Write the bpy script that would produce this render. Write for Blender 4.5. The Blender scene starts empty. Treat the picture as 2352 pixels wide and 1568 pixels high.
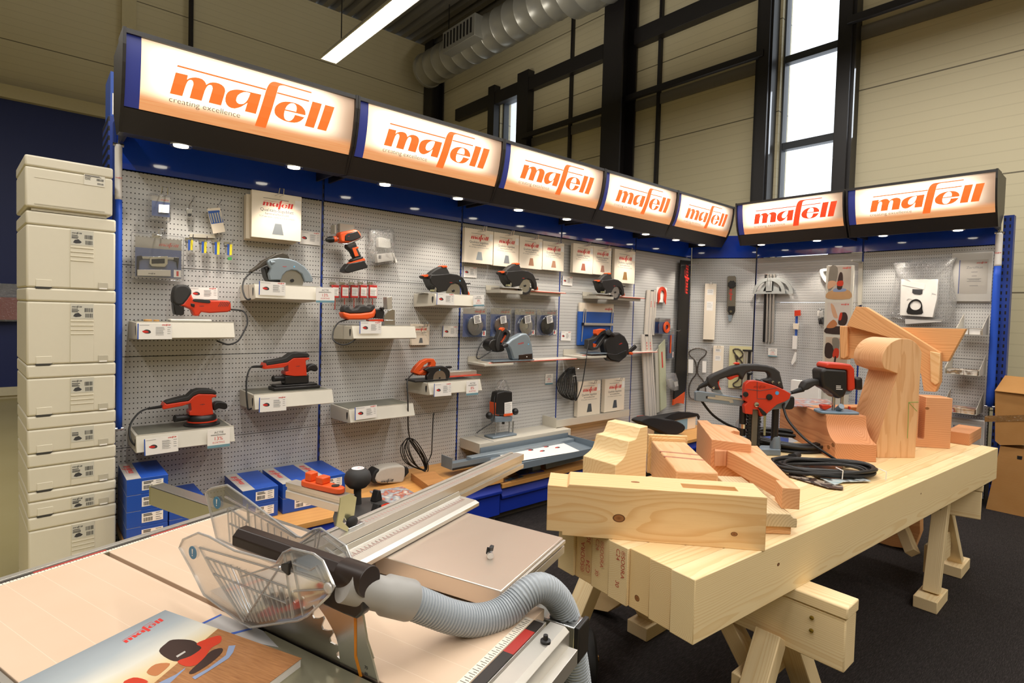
import bpy,bmesh,math,random

from mathutils import Vector,Matrix

from mathutils.geometry import tessellate_polygon

random.seed(7)

SC = bpy.context.scene

COL = SC.collection

PI = math.pi

R = math.radians



# ------------------------------------------------------------------ camera

CAM_F,CAM_YAW,CAM_PITCH,CAM_ROLL,CAM_CY = 1278.65,0.715354518,-0.0313660411,-0.0284178193,757.39

CAM_C = Vector((0,0,1.36))

_fw = Vector((math.sin(CAM_YAW)*math.cos(CAM_PITCH),math.cos(CAM_YAW)*math.cos(CAM_PITCH),math.sin(CAM_PITCH)))

_rt = Vector((math.cos(CAM_YAW),-math.sin(CAM_YAW),0))

_dn = _fw.cross(_rt)

_c,_s = math.cos(CAM_ROLL),math.sin(CAM_ROLL)

CR,CD,CF = _c*_rt + _s*_dn,-_s*_rt + _c*_dn,_fw

cd = bpy.data.cameras.new('camera')

cd.sensor_width = 36.0

cd.lens = CAM_F*36.0/2352

cd.shift_y = -(784-CAM_CY)/2352

cd.clip_start = 0.02

cam = bpy.data.objects.new('camera',cd)

COL.objects.link(cam)

_m = Matrix((CR,-CD,-CF)).transposed().to_4x4()

_m.translation = CAM_C

cam.matrix_world = _m

SC.camera = cam



# ------------------------------------------------------------------ view, world, lights

SC.view_settings.view_transform = 'Standard'

SC.view_settings.look = 'None'

SC.view_settings.gamma = 1.0

SC.view_settings.use_curve_mapping = False

SC.view_settings.exposure = 0.0

SC.cycles.use_denoising = True

SC.cycles.max_bounces = 10

SC.cycles.transparent_max_bounces = 24

SC.cycles.transmission_bounces = 10

SC.cycles.caustics_reflective = False

SC.cycles.caustics_refractive = False

SC.cycles.sample_clamp_indirect = 6.0

W = bpy.data.worlds.new('sky')

SC.world = W

W.use_nodes = True

_bg = W.node_tree.nodes['Background']

_bg.inputs[0].default_value = (0.86,0.93,1.0,1)

_bg.inputs[1].default_value = 2.2



def area_light(name,loc,size,size_y,power,color,rot=(0,0,0)):

    l = bpy.data.lights.new(name,'AREA')

    l.shape = 'RECTANGLE'

    l.size,l.size_y,l.energy,l.color = size,size_y,power,color

    o = bpy.data.objects.new(name,l)

    COL.objects.link(o)

    o.location = loc

    o.rotation_euler = rot

    return o

# rows of hall fluorescents hanging over the sales floor

TUBE_COL = (1.0,0.95,0.89)

for i,(x,y) in enumerate([(-1.2,-2.2),(0.6,-2.2),(2.6,-2.2),(4.6,-2.2),(-1.2,1.3),(0.6,1.3),(2.6,1.3),(4.6,1.3),(-1.6,5.4)]):

    area_light('hall_tube_light',(x,y,4.14),0.16,2.9,54 if y < 4 else 48,TUBE_COL)

area_light('hall_tube_light',(2.63,5.15,4.12),0.16,2.4,26,TUBE_COL)

for x,y in ((-1.2,-2.2),(2.6,-2.2),(0.6,1.3),(4.6,1.3),(0.6,5.4),(4.2,5.4)):

    area_light('upper_wall_fill',(x,y,4.3),0.16,2.9,34,TUBE_COL,(PI,0,0))  # added upward fill that brightens the upper walls, not separate lamps

# daylight entering by the tall window in the right wall

area_light('window_daylight',(6.38,2.6,3.6),0.7,3.0,45,(0.85,0.92,1.0),(0,R(90),0))



def spot_light(loc,target,power,col=(1.0,0.9,0.76),ang=86,blend=0.55):

    l = bpy.data.lights.new('spot_beam','SPOT')

    l.energy,l.color,l.spot_size,l.spot_blend,l.shadow_soft_size = power,col,R(ang),blend,0.025

    o = bpy.data.objects.new('spot_beam',l)

    COL.objects.link(o)

    o.location = loc

    o.rotation_euler = (Vector(target)-Vector(loc)).to_track_quat('-Z','Y').to_euler()

    return o

SPOT_A = [0.525,1.035,1.556,2.071,2.589,3.079,3.58,4.08,4.55,5.0]

SPOT_B = [2.5,2.0,1.49,1.0]

for x in SPOT_A:

    spot_light((x,2.945,2.06),(x,3.12,0.9),13)

for y in SPOT_B:

    spot_light((5.33,y,2.06),(5.47,y,0.9),13)



# ------------------------------------------------------------------ frames: a plane of the place and what a pixel sees on it

class Fr:

    def __init__(s,O,eu,ev,ew):

        s.O,s.u,s.v,s.w = Vector(O),Vector(eu).normalized(),Vector(ev).normalized(),Vector(ew).normalized()

    def pt(s,a,b,w=0.0):

        return s.O + s.u*a + s.v*b + s.w*w

    def p(s,xy,w=0.0):

        d = CR*((xy[0]-1176)/CAM_F) + CD*((xy[1]-CAM_CY)/CAM_F) + CF

        t = (w - (CAM_C - s.O).dot(s.w))/d.dot(s.w)

        q = CAM_C + d*t - s.O

        return (q.dot(s.u),q.dot(s.v))

    def ps(s,pts,w=0.0):

        return [s.p(q,w) for q in pts]

    def M(s,a=0,b=0,w=0):

        m = Matrix((s.u,s.v,s.w)).transposed().to_4x4()

        m.translation = s.pt(a,b,w)

        return m

    def sub(s,a,b,w,rot=0.0):

        """a frame moved to (a, b, w) and turned in its own plane"""

        c,n = math.cos(rot),math.sin(rot)

        return Fr(s.pt(a,b,w),s.u*c+s.v*n,s.v*c-s.u*n,s.w)

    def tilt(s,ang):

        """turned about its own u axis"""

        c,n = math.cos(ang),math.sin(ang)

        return Fr(s.O,s.u,s.v*c+s.w*n,s.w*c-s.v*n)

WALL_Y,WALL_X = 3.215,5.58

FA = Fr((0,WALL_Y,0),(1,0,0),(0,0,1),(0,-1,0))

FB = Fr((WALL_X,0,0),(0,-1,0),(0,0,1),(-1,0,0))

_de = Vector((0.32,-0.547,0)).normalized()

FD = Fr((5.26,WALL_Y,0),_de,(0,0,1),(_de.y,-_de.x,0))

FZ = Fr((0,0,0),(1,0,0),(0,1,0),(0,0,1))

_ts = R(19.0)

_ea,_eb = Vector((math.cos(_ts),math.sin(_ts),0)),Vector((-math.sin(_ts),math.cos(_ts),0))

FS = Fr((0,0,0),_ea,_eb,(0,0,1))            # table saw, plan

FSV = Fr((0,0,0),_eb,(0,0,1),_ea)           # table saw, plane of the blade

FSF = Fr((0,0,0),_ea,(0,0,1),-_eb)          # table saw, seen from its front

_tb = R(-4.3)

_ba,_bb = Vector((math.cos(_tb),math.sin(_tb),0)),Vector((-math.sin(_tb),math.cos(_tb),0))

FT = Fr((1.205,0.690,0),_ba,_bb,(0,0,1))    # beam bench, plan

FTV = Fr((1.205,0.690,0),_ba,(0,0,1),-_bb)  # beam bench, seen from its side

CROP = dict(a=(0,0,800/2323),b=(250,380,520/2265),c=(250,730,520/2265),d=(730,480,380/2128),e=(730,730,400/2091),

    f=(1040,490,300/2045),g=(1280,490,340/1975),h=(1030,690,300/1384),i=(1240,680,400/1960),j=(1570,540,400/1845),

    k=(1870,520,482/2223),l=(1560,780,500/2178),m=(1820,680,532/1813),n=(1220,940,660/2352),o=(0,1040,700/2079),

    p=(340,1060,560/2091),q=(700,1040,660/1960),r=(640,960,740/2352),s=(1200,1100,1152/2352),t=(1080,1000,240/1568),

    u=(640,1040,260/2146),v=(2180,1040,172/1348),w=(1900,1080,452/1969),x=(0,320,300/980),y=(40,800,260/815),

    z=(2100,840,252/1098),B=(900,0,600/2352),C=(1400,0,600/2352),D=(1900,0,452/2352))

def K(c,*pts):

    ox,oy,k = CROP[c]

    return [(ox+x*k,oy+y*k) for x,y in pts]

def K1(c,x,y):

    return K(c,(x,y))[0]



# ------------------------------------------------------------------ mesh builder

def smooth_poly(pts,n=4,closed=True):

    """Catmull-Rom through the points"""

    out,N = [],len(pts)

    rng = range(N if closed else N-1)

    for i in rng:

        if closed:

            p0,p1,p2,p3 = pts[(i-1) % N],pts[i],pts[(i+1) % N],pts[(i+2) % N]

        else:

            p0,p1,p2,p3 = pts[max(i-1,0)],pts[i],pts[i+1],pts[min(i+2,N-1)]

        for k in range(n):

            t = k/n

            out.append(tuple(0.5*((2*p1[j]) + (-p0[j]+p2[j])*t + (2*p0[j]-5*p1[j]+4*p2[j]-p3[j])*t*t + (-p0[j]+3*p1[j]-3*p2[j]+p3[j])*t**3) for j in range(len(p1))))

    if not closed:

        out.append(tuple(pts[-1]))

    return out

class MB:

    def __init__(s):

        s.v,s.f = [],[]

    def add(s,verts,faces):

        n = len(s.v)

        s.v += [Vector(q) for q in verts]

        s.f += [tuple(i+n for i in f) for f in faces]

        return s

    def box(s,a0,a1,b0,b1,w0,w1,fr=FZ):

        P = [fr.pt(a,b,w) for w in (w0,w1) for b in (b0,b1) for a in (a0,a1)]

        return s.add(P,[(0,2,3,1),(4,5,7,6),(0,1,5,4),(2,6,7,3),(0,4,6,2),(1,3,7,5)])

    def prism(s,pts,w0,w1,fr=FZ):

        n = len(pts)

        P = [fr.pt(a,b,w0) for a,b in pts] + [fr.pt(a,b,w1) for a,b in pts]

        F = [tuple(range(n)),tuple(range(2*n-1,n-1,-1))] + [(i,(i+1) % n,n+(i+1) % n,n+i) for i in range(n)]

        return s.add(P,F)

    def flat(s,pts,w,fr=FZ,holes=()):

        loops = [[Vector((a,b,0)) for a,b in q] for q in [pts]+list(holes)]

        flatv = [q for l in loops for q in l]

        tri = tessellate_polygon(loops)

        return s.add([fr.pt(q.x,q.y,w) for q in flatv],[tuple(t) for t in tri])

    def ring(s,outer,inner,w0,w1,fr=FZ):

        """solid between two outlines with the same number of points"""

        n = len(outer)

        P = [fr.pt(a,b,w) for w in (w0,w1) for a,b in list(outer)+list(inner)]

        F = []

        for i in range(n):

            j = (i+1) % n

            F += [(i,j,n+j,n+i),(2*n+i,3*n+i,3*n+j,2*n+j),(i,2*n+i,2*n+j,j),(n+i,n+j,3*n+j,3*n+i)]

        return s.add(P,F)

    def loft(s,rings,cap=True,closed=True):

        n,m = len(rings[0]),len(rings)

        P = [q for r_ in rings for q in r_]

        F = []

        for k in range(m-1):

            for i in range(n if closed else n-1):

                j = (i+1) % n

                F.append((k*n+i,k*n+j,(k+1)*n+j,(k+1)*n+i))

        if cap and closed:

            F += [tuple(range(n-1,-1,-1)),tuple((m-1)*n+i for i in range(n))]

        return s.add(P,F)

    def tube(s,path,r,n=10,closed=False,cap=True):

        path = [Vector(q) for q in path]

        m = len(path)

        rad = r if isinstance(r,(list,tuple)) else [r]*m

        rings,up = [],None

        for i,q in enumerate(path):

            t = (path[(i+1) % m]-path[i-1]) if closed else (path[min(i+1,m-1)]-path[max(i-1,0)])

            t.normalize()

            if up is None:

                up = Vector((0,0,1)) if abs(t.z) < 0.9 else Vector((1,0,0))

            side = t.cross(up)

            if side.length < 1e-6:

                side = t.orthogonal()

            side.normalize()

            up = side.cross(t).normalized()

            rings.append([q + (side*math.cos(2*PI*k/n) + up*math.sin(2*PI*k/n))*rad[i] for k in range(n)])

        if closed:

            rings.append(rings[0])

        return s.loft(rings,cap=cap and not closed)

    def lathe(s,prof,c,axis,n=24,cap=True):

        """prof: (radius, distance along the axis)"""

        axis = Vector(axis).normalized()

        e1 = axis.orthogonal().normalized()

        e2 = axis.cross(e1)

        c = Vector(c)

        rings = [[c + axis*h + (e1*math.cos(2*PI*k/n) + e2*math.sin(2*PI*k/n))*max(r_,1e-5) for k in range(n)] for r_,h in prof]

        return s.loft(rings,cap=cap)

    def cyl(s,p0,p1,r,n=20):

        p0,p1 = Vector(p0),Vector(p1)

        return s.lathe([(r,0),(r,(p1-p0).length)],p0,p1-p0,n)

    def ball(s,c,rx,ry,rz,fr=FZ,n=16,m=10):

        rings = []

        for i in range(m+1):

            t = PI*i/m

            rr,h = max(math.sin(t),1e-4),-math.cos(t)

            rings.append([Vector(c) + fr.u*(rx*rr*math.cos(2*PI*k/n)) + fr.v*(ry*rr*math.sin(2*PI*k/n)) + fr.w*(rz*h) for k in range(n)])

        return s.loft(rings)

    def text(s,txt,size,fr,a,b,w,align='LEFT',rot=0.0,sx=1.0,ext=0.0,thin=0.0,shear=0.0):

        V,F = glyphs(txt,thin)

        x0,x1 = min((q[0] for q in V),default=0),max((q[0] for q in V),default=0)

        off = {'LEFT': 0,'CENTER': -(x0+x1)/2,'RIGHT': -x1}[align]

        f2 = fr.sub(a,b,w,rot)

        return s.add([f2.pt((q[0]+off)*size*sx + q[1]*size*shear,q[1]*size,0) for q in V],F)

    def build(s,name,m,parent=None,M=None,bev=0,seg=2,smooth=35,uv=None,sub=0,solid=0,base=True):

        me = bpy.data.meshes.new(name)

        if M is None:

            if parent is None and base and s.v:

                xs,ys,zs = [q.x for q in s.v],[q.y for q in s.v],[q.z for q in s.v]

                M = Matrix.Translation(((min(xs)+max(xs))/2,(min(ys)+max(ys))/2,min(zs)))

            elif parent is not None:

                M = Matrix.Translation(WM[parent.name].translation)

            else:

                M = Matrix()

        Mi = M.inverted()

        me.from_pydata([Mi @ q for q in s.v],[],s.f)

        if uv is not None:

            L = me.uv_layers.new(name='UVMap')

            for lo in me.loops:

                q = s.v[lo.vertex_index] - uv.O

                L.data[lo.index].uv = (q.dot(uv.u),q.dot(uv.v))

        bm = bmesh.new()

        bm.from_mesh(me)

        bmesh.ops.recalc_face_normals(bm,faces=bm.faces)

        bm.to_mesh(me)

        bm.free()

        if smooth:

            me.polygons.foreach_set('use_smooth',[True]*len(me.polygons))

            me.set_sharp_from_angle(angle=R(smooth))

        me.materials.append(m)

        o = bpy.data.objects.new(name,me)

        COL.objects.link(o)

        if bev:

            md = o.modifiers.new('edge','BEVEL')

            md.width,md.segments,md.limit_method,md.angle_limit = bev,seg,'ANGLE',R(40)

            md.harden_normals = False

        if sub:

            md = o.modifiers.new('round','SUBSURF')

            md.levels = md.render_levels = sub

        if solid:

            md = o.modifiers.new('wall','SOLIDIFY')

            md.thickness = solid

        WM[o.name] = M

        if parent is not None:

            o.parent = parent

            o.matrix_parent_inverse = WM[parent.name].inverted()

        o.matrix_basis = M

        return o

WM = {}

_gl = {}

def glyphs(txt,thin=0.0):

    key = (txt,thin)

    if key not in _gl:

        cu = bpy.data.curves.new('txt','FONT')

        cu.body = txt

        cu.resolution_u = 3

        cu.offset = thin

        ob = bpy.data.objects.new('txt',cu)

        COL.objects.link(ob)

        dg = bpy.context.evaluated_depsgraph_get()

        me = bpy.data.meshes.new_from_object(ob.evaluated_get(dg))

        _gl[key] = ([tuple(q.co) for q in me.vertices],[tuple(q.vertices) for q in me.polygons])

        bpy.data.objects.remove(ob)

        bpy.data.meshes.remove(me)

        bpy.data.curves.remove(cu)

    return _gl[key]

def tag(o,label,cat,group=None):

    o['label'],o['category'] = label,cat

    if group:

        o['group'] = group

    return o

def thing(name,loc,label,cat,group=None):

    o = bpy.data.objects.new(name,None)

    o.empty_display_size = 0.05

    COL.objects.link(o)

    o.location = loc

    WM[o.name] = Matrix.Translation(loc)

    return tag(o,label,cat,group)

def struct(o):

    o['kind'] = 'structure'

    return o

def dup(root,M,label=None,group=None,skip=()):

    """a copy of a thing, its parts and their sub-parts, moved by the matrix M"""

    r_ = root.copy()

    COL.objects.link(r_)

    r_.matrix_basis = M @ WM[root.name]

    WM[r_.name] = M @ WM[root.name]

    if label:

        r_['label'] = label

    if group:

        r_['group'] = group

    for ch in list(root.children):

        c = ch.copy()

        COL.objects.link(c)

        c.parent = r_

        for g in list(ch.children):

            d = g.copy()

            COL.objects.link(d)

            d.parent = c

    return r_

# ------------------------------------------------------------------ materials

def lin(h):

    h = h.lstrip('#')

    c = [int(h[i:i+2],16)/255 for i in (0,2,4)]

    return tuple((x/12.92 if x <= 0.04045 else ((x+0.055)/1.055)**2.4) for x in c) + (1.0,)

_mats = {}

class NT:

    """small helper around a node tree"""

    def __init__(s,m):

        s.t = m.node_tree

        s.b = s.t.nodes['Principled BSDF']

    def n(s,typ,**kw):

        o = s.t.nodes.new(typ)

        for k,v in kw.items():

            if k.startswith('i_'):

                key = k[2:]

                o.inputs[int(key) if key.isdigit() else key.replace('_',' ')].default_value = v

            else:

                setattr(o,k,v)

        return o

    def l(s,a,b):

        s.t.links.new(a,b)

    def math(s,op,a,b=None,c=None):

        o = s.t.nodes.new('ShaderNodeMath')

        o.operation = op

        for i,x in enumerate((a,b,c)):

            if x is None:

                continue

            if isinstance(x,(int,float)):

                o.inputs[i].default_value = x

            else:

                s.l(x,o.inputs[i])

        return o.outputs[0]

    def mix(s,f,a,b):

        o = s.t.nodes.new('ShaderNodeMix')

        o.data_type = 'RGBA'

        for x,k in ((f,0),(a,6),(b,7)):

            if isinstance(x,(int,float,tuple)):

                o.inputs[k].default_value = x

            else:

                s.l(x,o.inputs[k])

        return o.outputs[2]

    def noise(s,scale,detail=3.0,vec=None,rough=0.5):

        o = s.n('ShaderNodeTexNoise')

        o.inputs['Scale'].default_value,o.inputs['Detail'].default_value,o.inputs['Roughness'].default_value = scale,detail,rough

        if vec is not None:

            s.l(vec,o.inputs['Vector'])

        return o

    def bump(s,h,strength=0.2,dist=0.002):

        o = s.n('ShaderNodeBump')

        o.inputs['Strength'].default_value,o.inputs['Distance'].default_value = strength,dist

        s.l(h,o.inputs['Height'])

        s.l(o.outputs[0],s.b.inputs['Normal'])

    def co(s,kind='Object'):

        return s.n('ShaderNodeTexCoord').outputs[kind]

    def mapping(s,vec,scale=(1,1,1),loc=(0,0,0),rot=(0,0,0)):

        o = s.n('ShaderNodeMapping')

        o.inputs['Scale'].default_value,o.inputs['Location'].default_value,o.inputs['Rotation'].default_value = scale,loc,rot

        s.l(vec,o.inputs['Vector'])

        return o.outputs[0]

    def ramp(s,f,stops,interp='LINEAR'):

        o = s.n('ShaderNodeValToRGB')

        o.color_ramp.interpolation = interp

        e = o.color_ramp.elements

        while len(e) < len(stops):

            e.new(0.5)

        for i,(p,c) in enumerate(stops):

            e[i].position,e[i].color = p,c

        s.l(f,o.inputs[0])

        return o.outputs[0]

def new_mat(name,col='#808080',rough=0.5,metal=0.0,spec=0.5,coat=0.0):

    m = bpy.data.materials.new(name)

    m.use_nodes = True

    b = m.node_tree.nodes['Principled BSDF']

    b.inputs['Base Color'].default_value = lin(col) if isinstance(col,str) else col

    b.inputs['Roughness'].default_value = rough

    b.inputs['Metallic'].default_value = metal

    b.inputs['Specular IOR Level'].default_value = spec

    b.inputs['Coat Weight'].default_value = coat

    return m

def mat(name,col='#808080',rough=0.5,metal=0.0,spec=0.5,var=0.04,scale=40,bump=0.0,coat=0.0):

    """plain finish with a little procedural unevenness"""

    if name in _mats:

        return _mats[name]

    m = new_mat(name,col,rough,metal,spec,coat)

    t = NT(m)

    nz = t.noise(scale,3,t.co())

    c = lin(col)

    if var:

        t.l(t.mix(nz.outputs[0],tuple(x*(1-var) for x in c[:3])+(1,),tuple(min(1,x*(1+var)) for x in c[:3])+(1,)),t.b.inputs['Base Color'])

    if bump:

        t.bump(nz.outputs[0],bump)

    _mats[name] = m

    return m

def emit(name,col,strength):

    if name in _mats:

        return _mats[name]

    m = new_mat(name,col,0.4)

    b = m.node_tree.nodes['Principled BSDF']

    b.inputs['Emission Color'].default_value = lin(col)

    b.inputs['Emission Strength'].default_value = strength

    _mats[name] = m

    return m

def clear(name,tint='#ffffff',refl=0.10,body=0.05,rough=0.08,wr=0.0,wscale=30,body_col='#ffffff'):

    """thin clear plastic: mostly see-through, with sheen and a little milky body"""

    if name in _mats:

        return _mats[name]

    m = bpy.data.materials.new(name)

    m.use_nodes = True

    t = m.node_tree

    t.nodes.clear()

    N = t.nodes.new

    out,tr,gl,df = N('ShaderNodeOutputMaterial'),N('ShaderNodeBsdfTransparent'),N('ShaderNodeBsdfGlossy'),N('ShaderNodeBsdfDiffuse')

    m1,m2,lw = N('ShaderNodeMixShader'),N('ShaderNodeMixShader'),N('ShaderNodeLayerWeight')

    tr.inputs[0].default_value = lin(tint)

    gl.inputs['Roughness'].default_value = rough

    df.inputs[0].default_value = lin(body_col)

    m1.inputs[0].default_value = body

    lw.inputs[0].default_value = 0.35

    mm = N('ShaderNodeMath')

    mm.operation = 'MULTIPLY_ADD'

    mm.inputs[1].default_value,mm.inputs[2].default_value = 0.55,refl

    t.links.new(lw.outputs['Fresnel'],mm.inputs[0])

    t.links.new(tr.outputs[0],m1.inputs[1])

    t.links.new(df.outputs[0],m1.inputs[2])

    t.links.new(mm.outputs[0],m2.inputs[0])

    t.links.new(m1.outputs[0],m2.inputs[1])

    t.links.new(gl.outputs[0],m2.inputs[2])

    if wr:

        tc,nz,bp = N('ShaderNodeTexCoord'),N('ShaderNodeTexNoise'),N('ShaderNodeBump')

        nz.inputs['Scale'].default_value,nz.inputs['Detail'].default_value,nz.inputs['Distortion'].default_value = wscale,4,1.5

        bp.inputs['Strength'].default_value,bp.inputs['Distance'].default_value = wr,0.01

        t.links.new(tc.outputs['Object'],nz.inputs['Vector'])

        t.links.new(nz.outputs[0],bp.inputs['Height'])

        t.links.new(bp.outputs[0],gl.inputs['Normal'])

        t.links.new(bp.outputs[0],lw.inputs['Normal'])

    t.links.new(m2.outputs[0],out.inputs[0])

    _mats[name] = m

    return m

def wood(name,light='#e8c48e',dark='#d3a269',pith=(0.03,-0.05),freq=230.0,rough=0.55,knots=(),wob=0.012,fibre=0.5,warm=0.0,edge=0.65):

    """solid wood, grain along the local x axis: growth rings round a pith line, so that end faces and sides agree"""

    if name in _mats:

        return _mats[name]

    _l,_d = lin(light),lin(dark)

    m = new_mat(name,light,rough,spec=0.35)

    t = NT(m)

    o = t.co()

    nz = t.noise(1.0,2,t.mapping(o,(1.6,9,9)))

    nz2 = t.noise(1.0,2,t.mapping(o,(3.0,22,22),(3,1,2)))

    sp = t.n('ShaderNodeSeparateXYZ')

    t.l(o,sp.inputs[0])

    y = t.math('ADD',t.math('SUBTRACT',sp.outputs[1],pith[0]),t.math('MULTIPLY',t.math('SUBTRACT',nz.outputs[0],0.5),wob*3))

    z = t.math('ADD',t.math('SUBTRACT',sp.outputs[2],pith[1]),t.math('MULTIPLY',t.math('SUBTRACT',nz2.outputs[0],0.5),wob))

    rad = t.math('SQRT',t.math('ADD',t.math('MULTIPLY',y,y),t.math('MULTIPLY',z,z)))

    kn = None

    for (kx,ky,kz,kr) in knots:

        dx,dy,dz = t.math('SUBTRACT',sp.outputs[0],kx),t.math('SUBTRACT',sp.outputs[1],ky),t.math('SUBTRACT',sp.outputs[2],kz)

        d = t.math('SQRT',t.math('ADD',t.math('ADD',t.math('MULTIPLY',t.math('MULTIPLY',dx,dx),0.45),t.math('MULTIPLY',dy,dy)),t.math('MULTIPLY',dz,dz)))

        # fibres bend round the knot

        rad = t.math('ADD',rad,t.math('MULTIPLY',t.math('EXPONENT',t.math('MULTIPLY',d,-0.55/kr)),kr*1.3))

        e = t.math('DIVIDE',d,kr)

        kn = e if kn is None else t.math('MINIMUM',kn,e)

    ph = t.math('FRACT',t.math('MULTIPLY',rad,freq))

    mid = tuple(a*0.45+b*0.55 for a,b in zip(_l,_d))

    ring = t.ramp(ph,[(0.0,_l),(0.45,_l),(0.86,mid),(0.97,mid),(1.0,_l)])

    fb = t.noise(1.0,3,t.mapping(o,(7,260,260)))

    ln = tuple(x*0.90 for x in lin(dark)[:3]) + (1,)

    c = t.mix(t.math('MULTIPLY',t.math('GREATER_THAN',fb.outputs[0],0.56),0.16*fibre),ring,ln)

    big = t.noise(1.0,2,t.mapping(o,(1.2,5,5),(5,5,5)))

    c = t.mix(t.math('MULTIPLY',big.outputs[0],0.35),c,lin(dark))

    if kn is not None:

        kc = t.ramp(kn,[(0.0,lin('#7d4f2c')),(0.66,lin('#a36d40')),(0.80,lin('#5a3820')),(1.0,lin('#8b5a34'))])

        c = t.mix(t.math('LESS_THAN',kn,0.92),c,kc)

    t.l(c,t.b.inputs['Base Color'])

    t.bump(fb.outputs[0],0.12,0.001)

    _mats[name] = m

    return m



M_BLACK = mat('black_plastic','#1d1b1b',0.42)

M_SOFT = mat('dark_grip','#2a2827',0.62,bump=0.05,scale=220)

M_RUBBER = mat('black_rubber','#161515',0.7)

M_CABLE = mat('black_cable','#171616',0.5)

M_RED = mat('tool_red','#cf3a1e',0.38)

M_ORANGE = mat('tool_orange','#e0561f',0.4)

M_GREYBLUE = mat('tool_grey','#8e9aa3',0.35,metal=0.35)

M_CAST = mat('cast_grey','#7f8c97',0.42,metal=0.3)

M_STEEL = mat('steel','#c9cacb',0.25,metal=1.0)

M_BLADE = mat('saw_blade_steel','#b9b7b3',0.3,metal=1.0,var=0.12,scale=8)

M_ALU = mat('aluminium','#d9d5cd',0.38,metal=0.85)

M_ZINC = mat('yellow_zinc','#cfcda2',0.3,metal=0.8)

M_CHROME = mat('chrome_wire','#d5d5d5',0.15,metal=1.0,var=0)

M_DARKST = mat('dark_steel','#3c3a38',0.35,metal=0.8)

M_WHITE = mat('white_card','#f4f0ea',0.5,var=0.02)

M_CREAM = mat('cream_card','#f0e3cf',0.55,var=0.03,scale=300)

M_CARDEDGE = mat('card_edge','#d8c9b2',0.7)

M_SHELF = mat('shelf_paint','#c8c2b4',0.42,var=0.02)

M_SHELFTOP = mat('shelf_top','#6b6a5e',0.4,var=0.03)

M_INKRED = mat('ink_red','#d2332b',0.5,var=0)

M_INKDARK = mat('ink_dark','#3a3a3c',0.6,var=0)

M_INKGREY = mat('ink_grey','#8b8b8d',0.6,var=0)

M_INKBLUE = mat('ink_blue','#2f56ab',0.5,var=0)

M_TEAL = mat('ink_teal','#6f98a5',0.5,var=0)

M_YELLOW = mat('ink_yellow','#e8d832',0.5,var=0)

M_BLUECARD = mat('blue_card','#2a5bb0',0.4,var=0.08,scale=6)

M_BLUEBOX = mat('blue_carton','#1f4fae',0.42,var=0.06,scale=5)

M_SILVER = mat('silver_print','#b9b4ac',0.45,var=0.05)

M_NAVY = mat('navy_paint','#16265f',0.4)

M_CASE = mat('case_plastic','#d8d1bd',0.5,var=0.015)

M_CLEAR = clear('clear_blister',refl=0.04,body=0.02,rough=0.06,wr=0.15,wscale=25)

M_BAG = clear('clear_bag',refl=0.05,body=0.10,rough=0.12,wr=0.9,wscale=22)

M_GUARD = clear('clear_polycarbonate',tint='#fdfdfc',refl=0.05,body=0.03,rough=0.05)

M_RIB = clear('polycarbonate_rib',tint='#fbfbfa',refl=0.16,body=0.30,rough=0.1)

M_LEDLIT = emit('lamp_lit','#fff6e0',6.0)

M_TUBELIT = emit('tube_lit','#fffaf0',9.0)



# pegboard: punched steel sheet, 16 x 25 mm pitch

def pegboard(name,col,through=False):

    m = new_mat(name,col,0.42)

    t = NT(m)

    uv = t.co('UV')

    sp = t.n('ShaderNodeSeparateXYZ')

    t.l(uv,sp.inputs[0])

    u = t.math('MULTIPLY',t.math('SUBTRACT',t.math('FRACT',t.math('DIVIDE',sp.outputs[0],0.0163)),0.5),0.0163)

    v = t.math('MULTIPLY',t.math('SUBTRACT',t.math('FRACT',t.math('DIVIDE',t.math('SUBTRACT',sp.outputs[1],0.0),0.0252)),0.5),0.0252)

    d = t.math('SQRT',t.math('ADD',t.math('MULTIPLY',u,u),t.math('MULTIPLY',v,v)))

    hole = t.math('LESS_THAN',d,0.00285)

    nz = t.noise(3,2,uv)

    c = t.mix(nz.outputs[0],lin(col),tuple(x*0.94 for x in lin(col)[:3])+(1,))

    t.l(t.mix(hole,c,lin('#1c1c1e')),t.b.inputs['Base Color'])

    if through:

        t.l(t.math('SUBTRACT',1.0,hole),t.b.inputs['Alpha'])

    return m

M_PEG = pegboard('pegboard_grey','#c6c5c3')

M_PEGOPEN = pegboard('pegboard_open','#c6c5c3',True)

M_HEADER = mat('glossy_blue_header','#1c4bcc',0.08,spec=0.7,coat=0.6,var=0.02)



# slotted upright

def slotted(name,col):

    m = new_mat(name,col,0.4)

    t = NT(m)

    sp = t.n('ShaderNodeSeparateXYZ')

    t.l(t.co('UV'),sp.inputs[0])

    f = t.math('LESS_THAN',t.math('FRACT',t.math('DIVIDE',sp.outputs[1],0.05)),0.5)

    g = t.math('LESS_THAN',t.math('ABSOLUTE',t.math('SUBTRACT',t.math('FRACT',t.math('DIVIDE',sp.outputs[0],0.03)),0.5)),0.16)

    t.l(t.mix(t.math('MULTIPLY',f,g),lin(col),lin('#0b0b0d')),t.b.inputs['Base Color'])

    return m

M_POST = slotted('slotted_post_blue','#1d3a8c')

# ------------------------------------------------------------------ the hall

XW,YW,ZC = 6.5,10.18,6.85

X0,Y0 = -7.0,-6.0

FW = Fr((XW,0,0),(0,-1,0),(0,0,1),(-1,0,0))

FL = Fr((0,YW,0),(1,0,0),(0,0,1),(0,-1,0))

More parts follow.
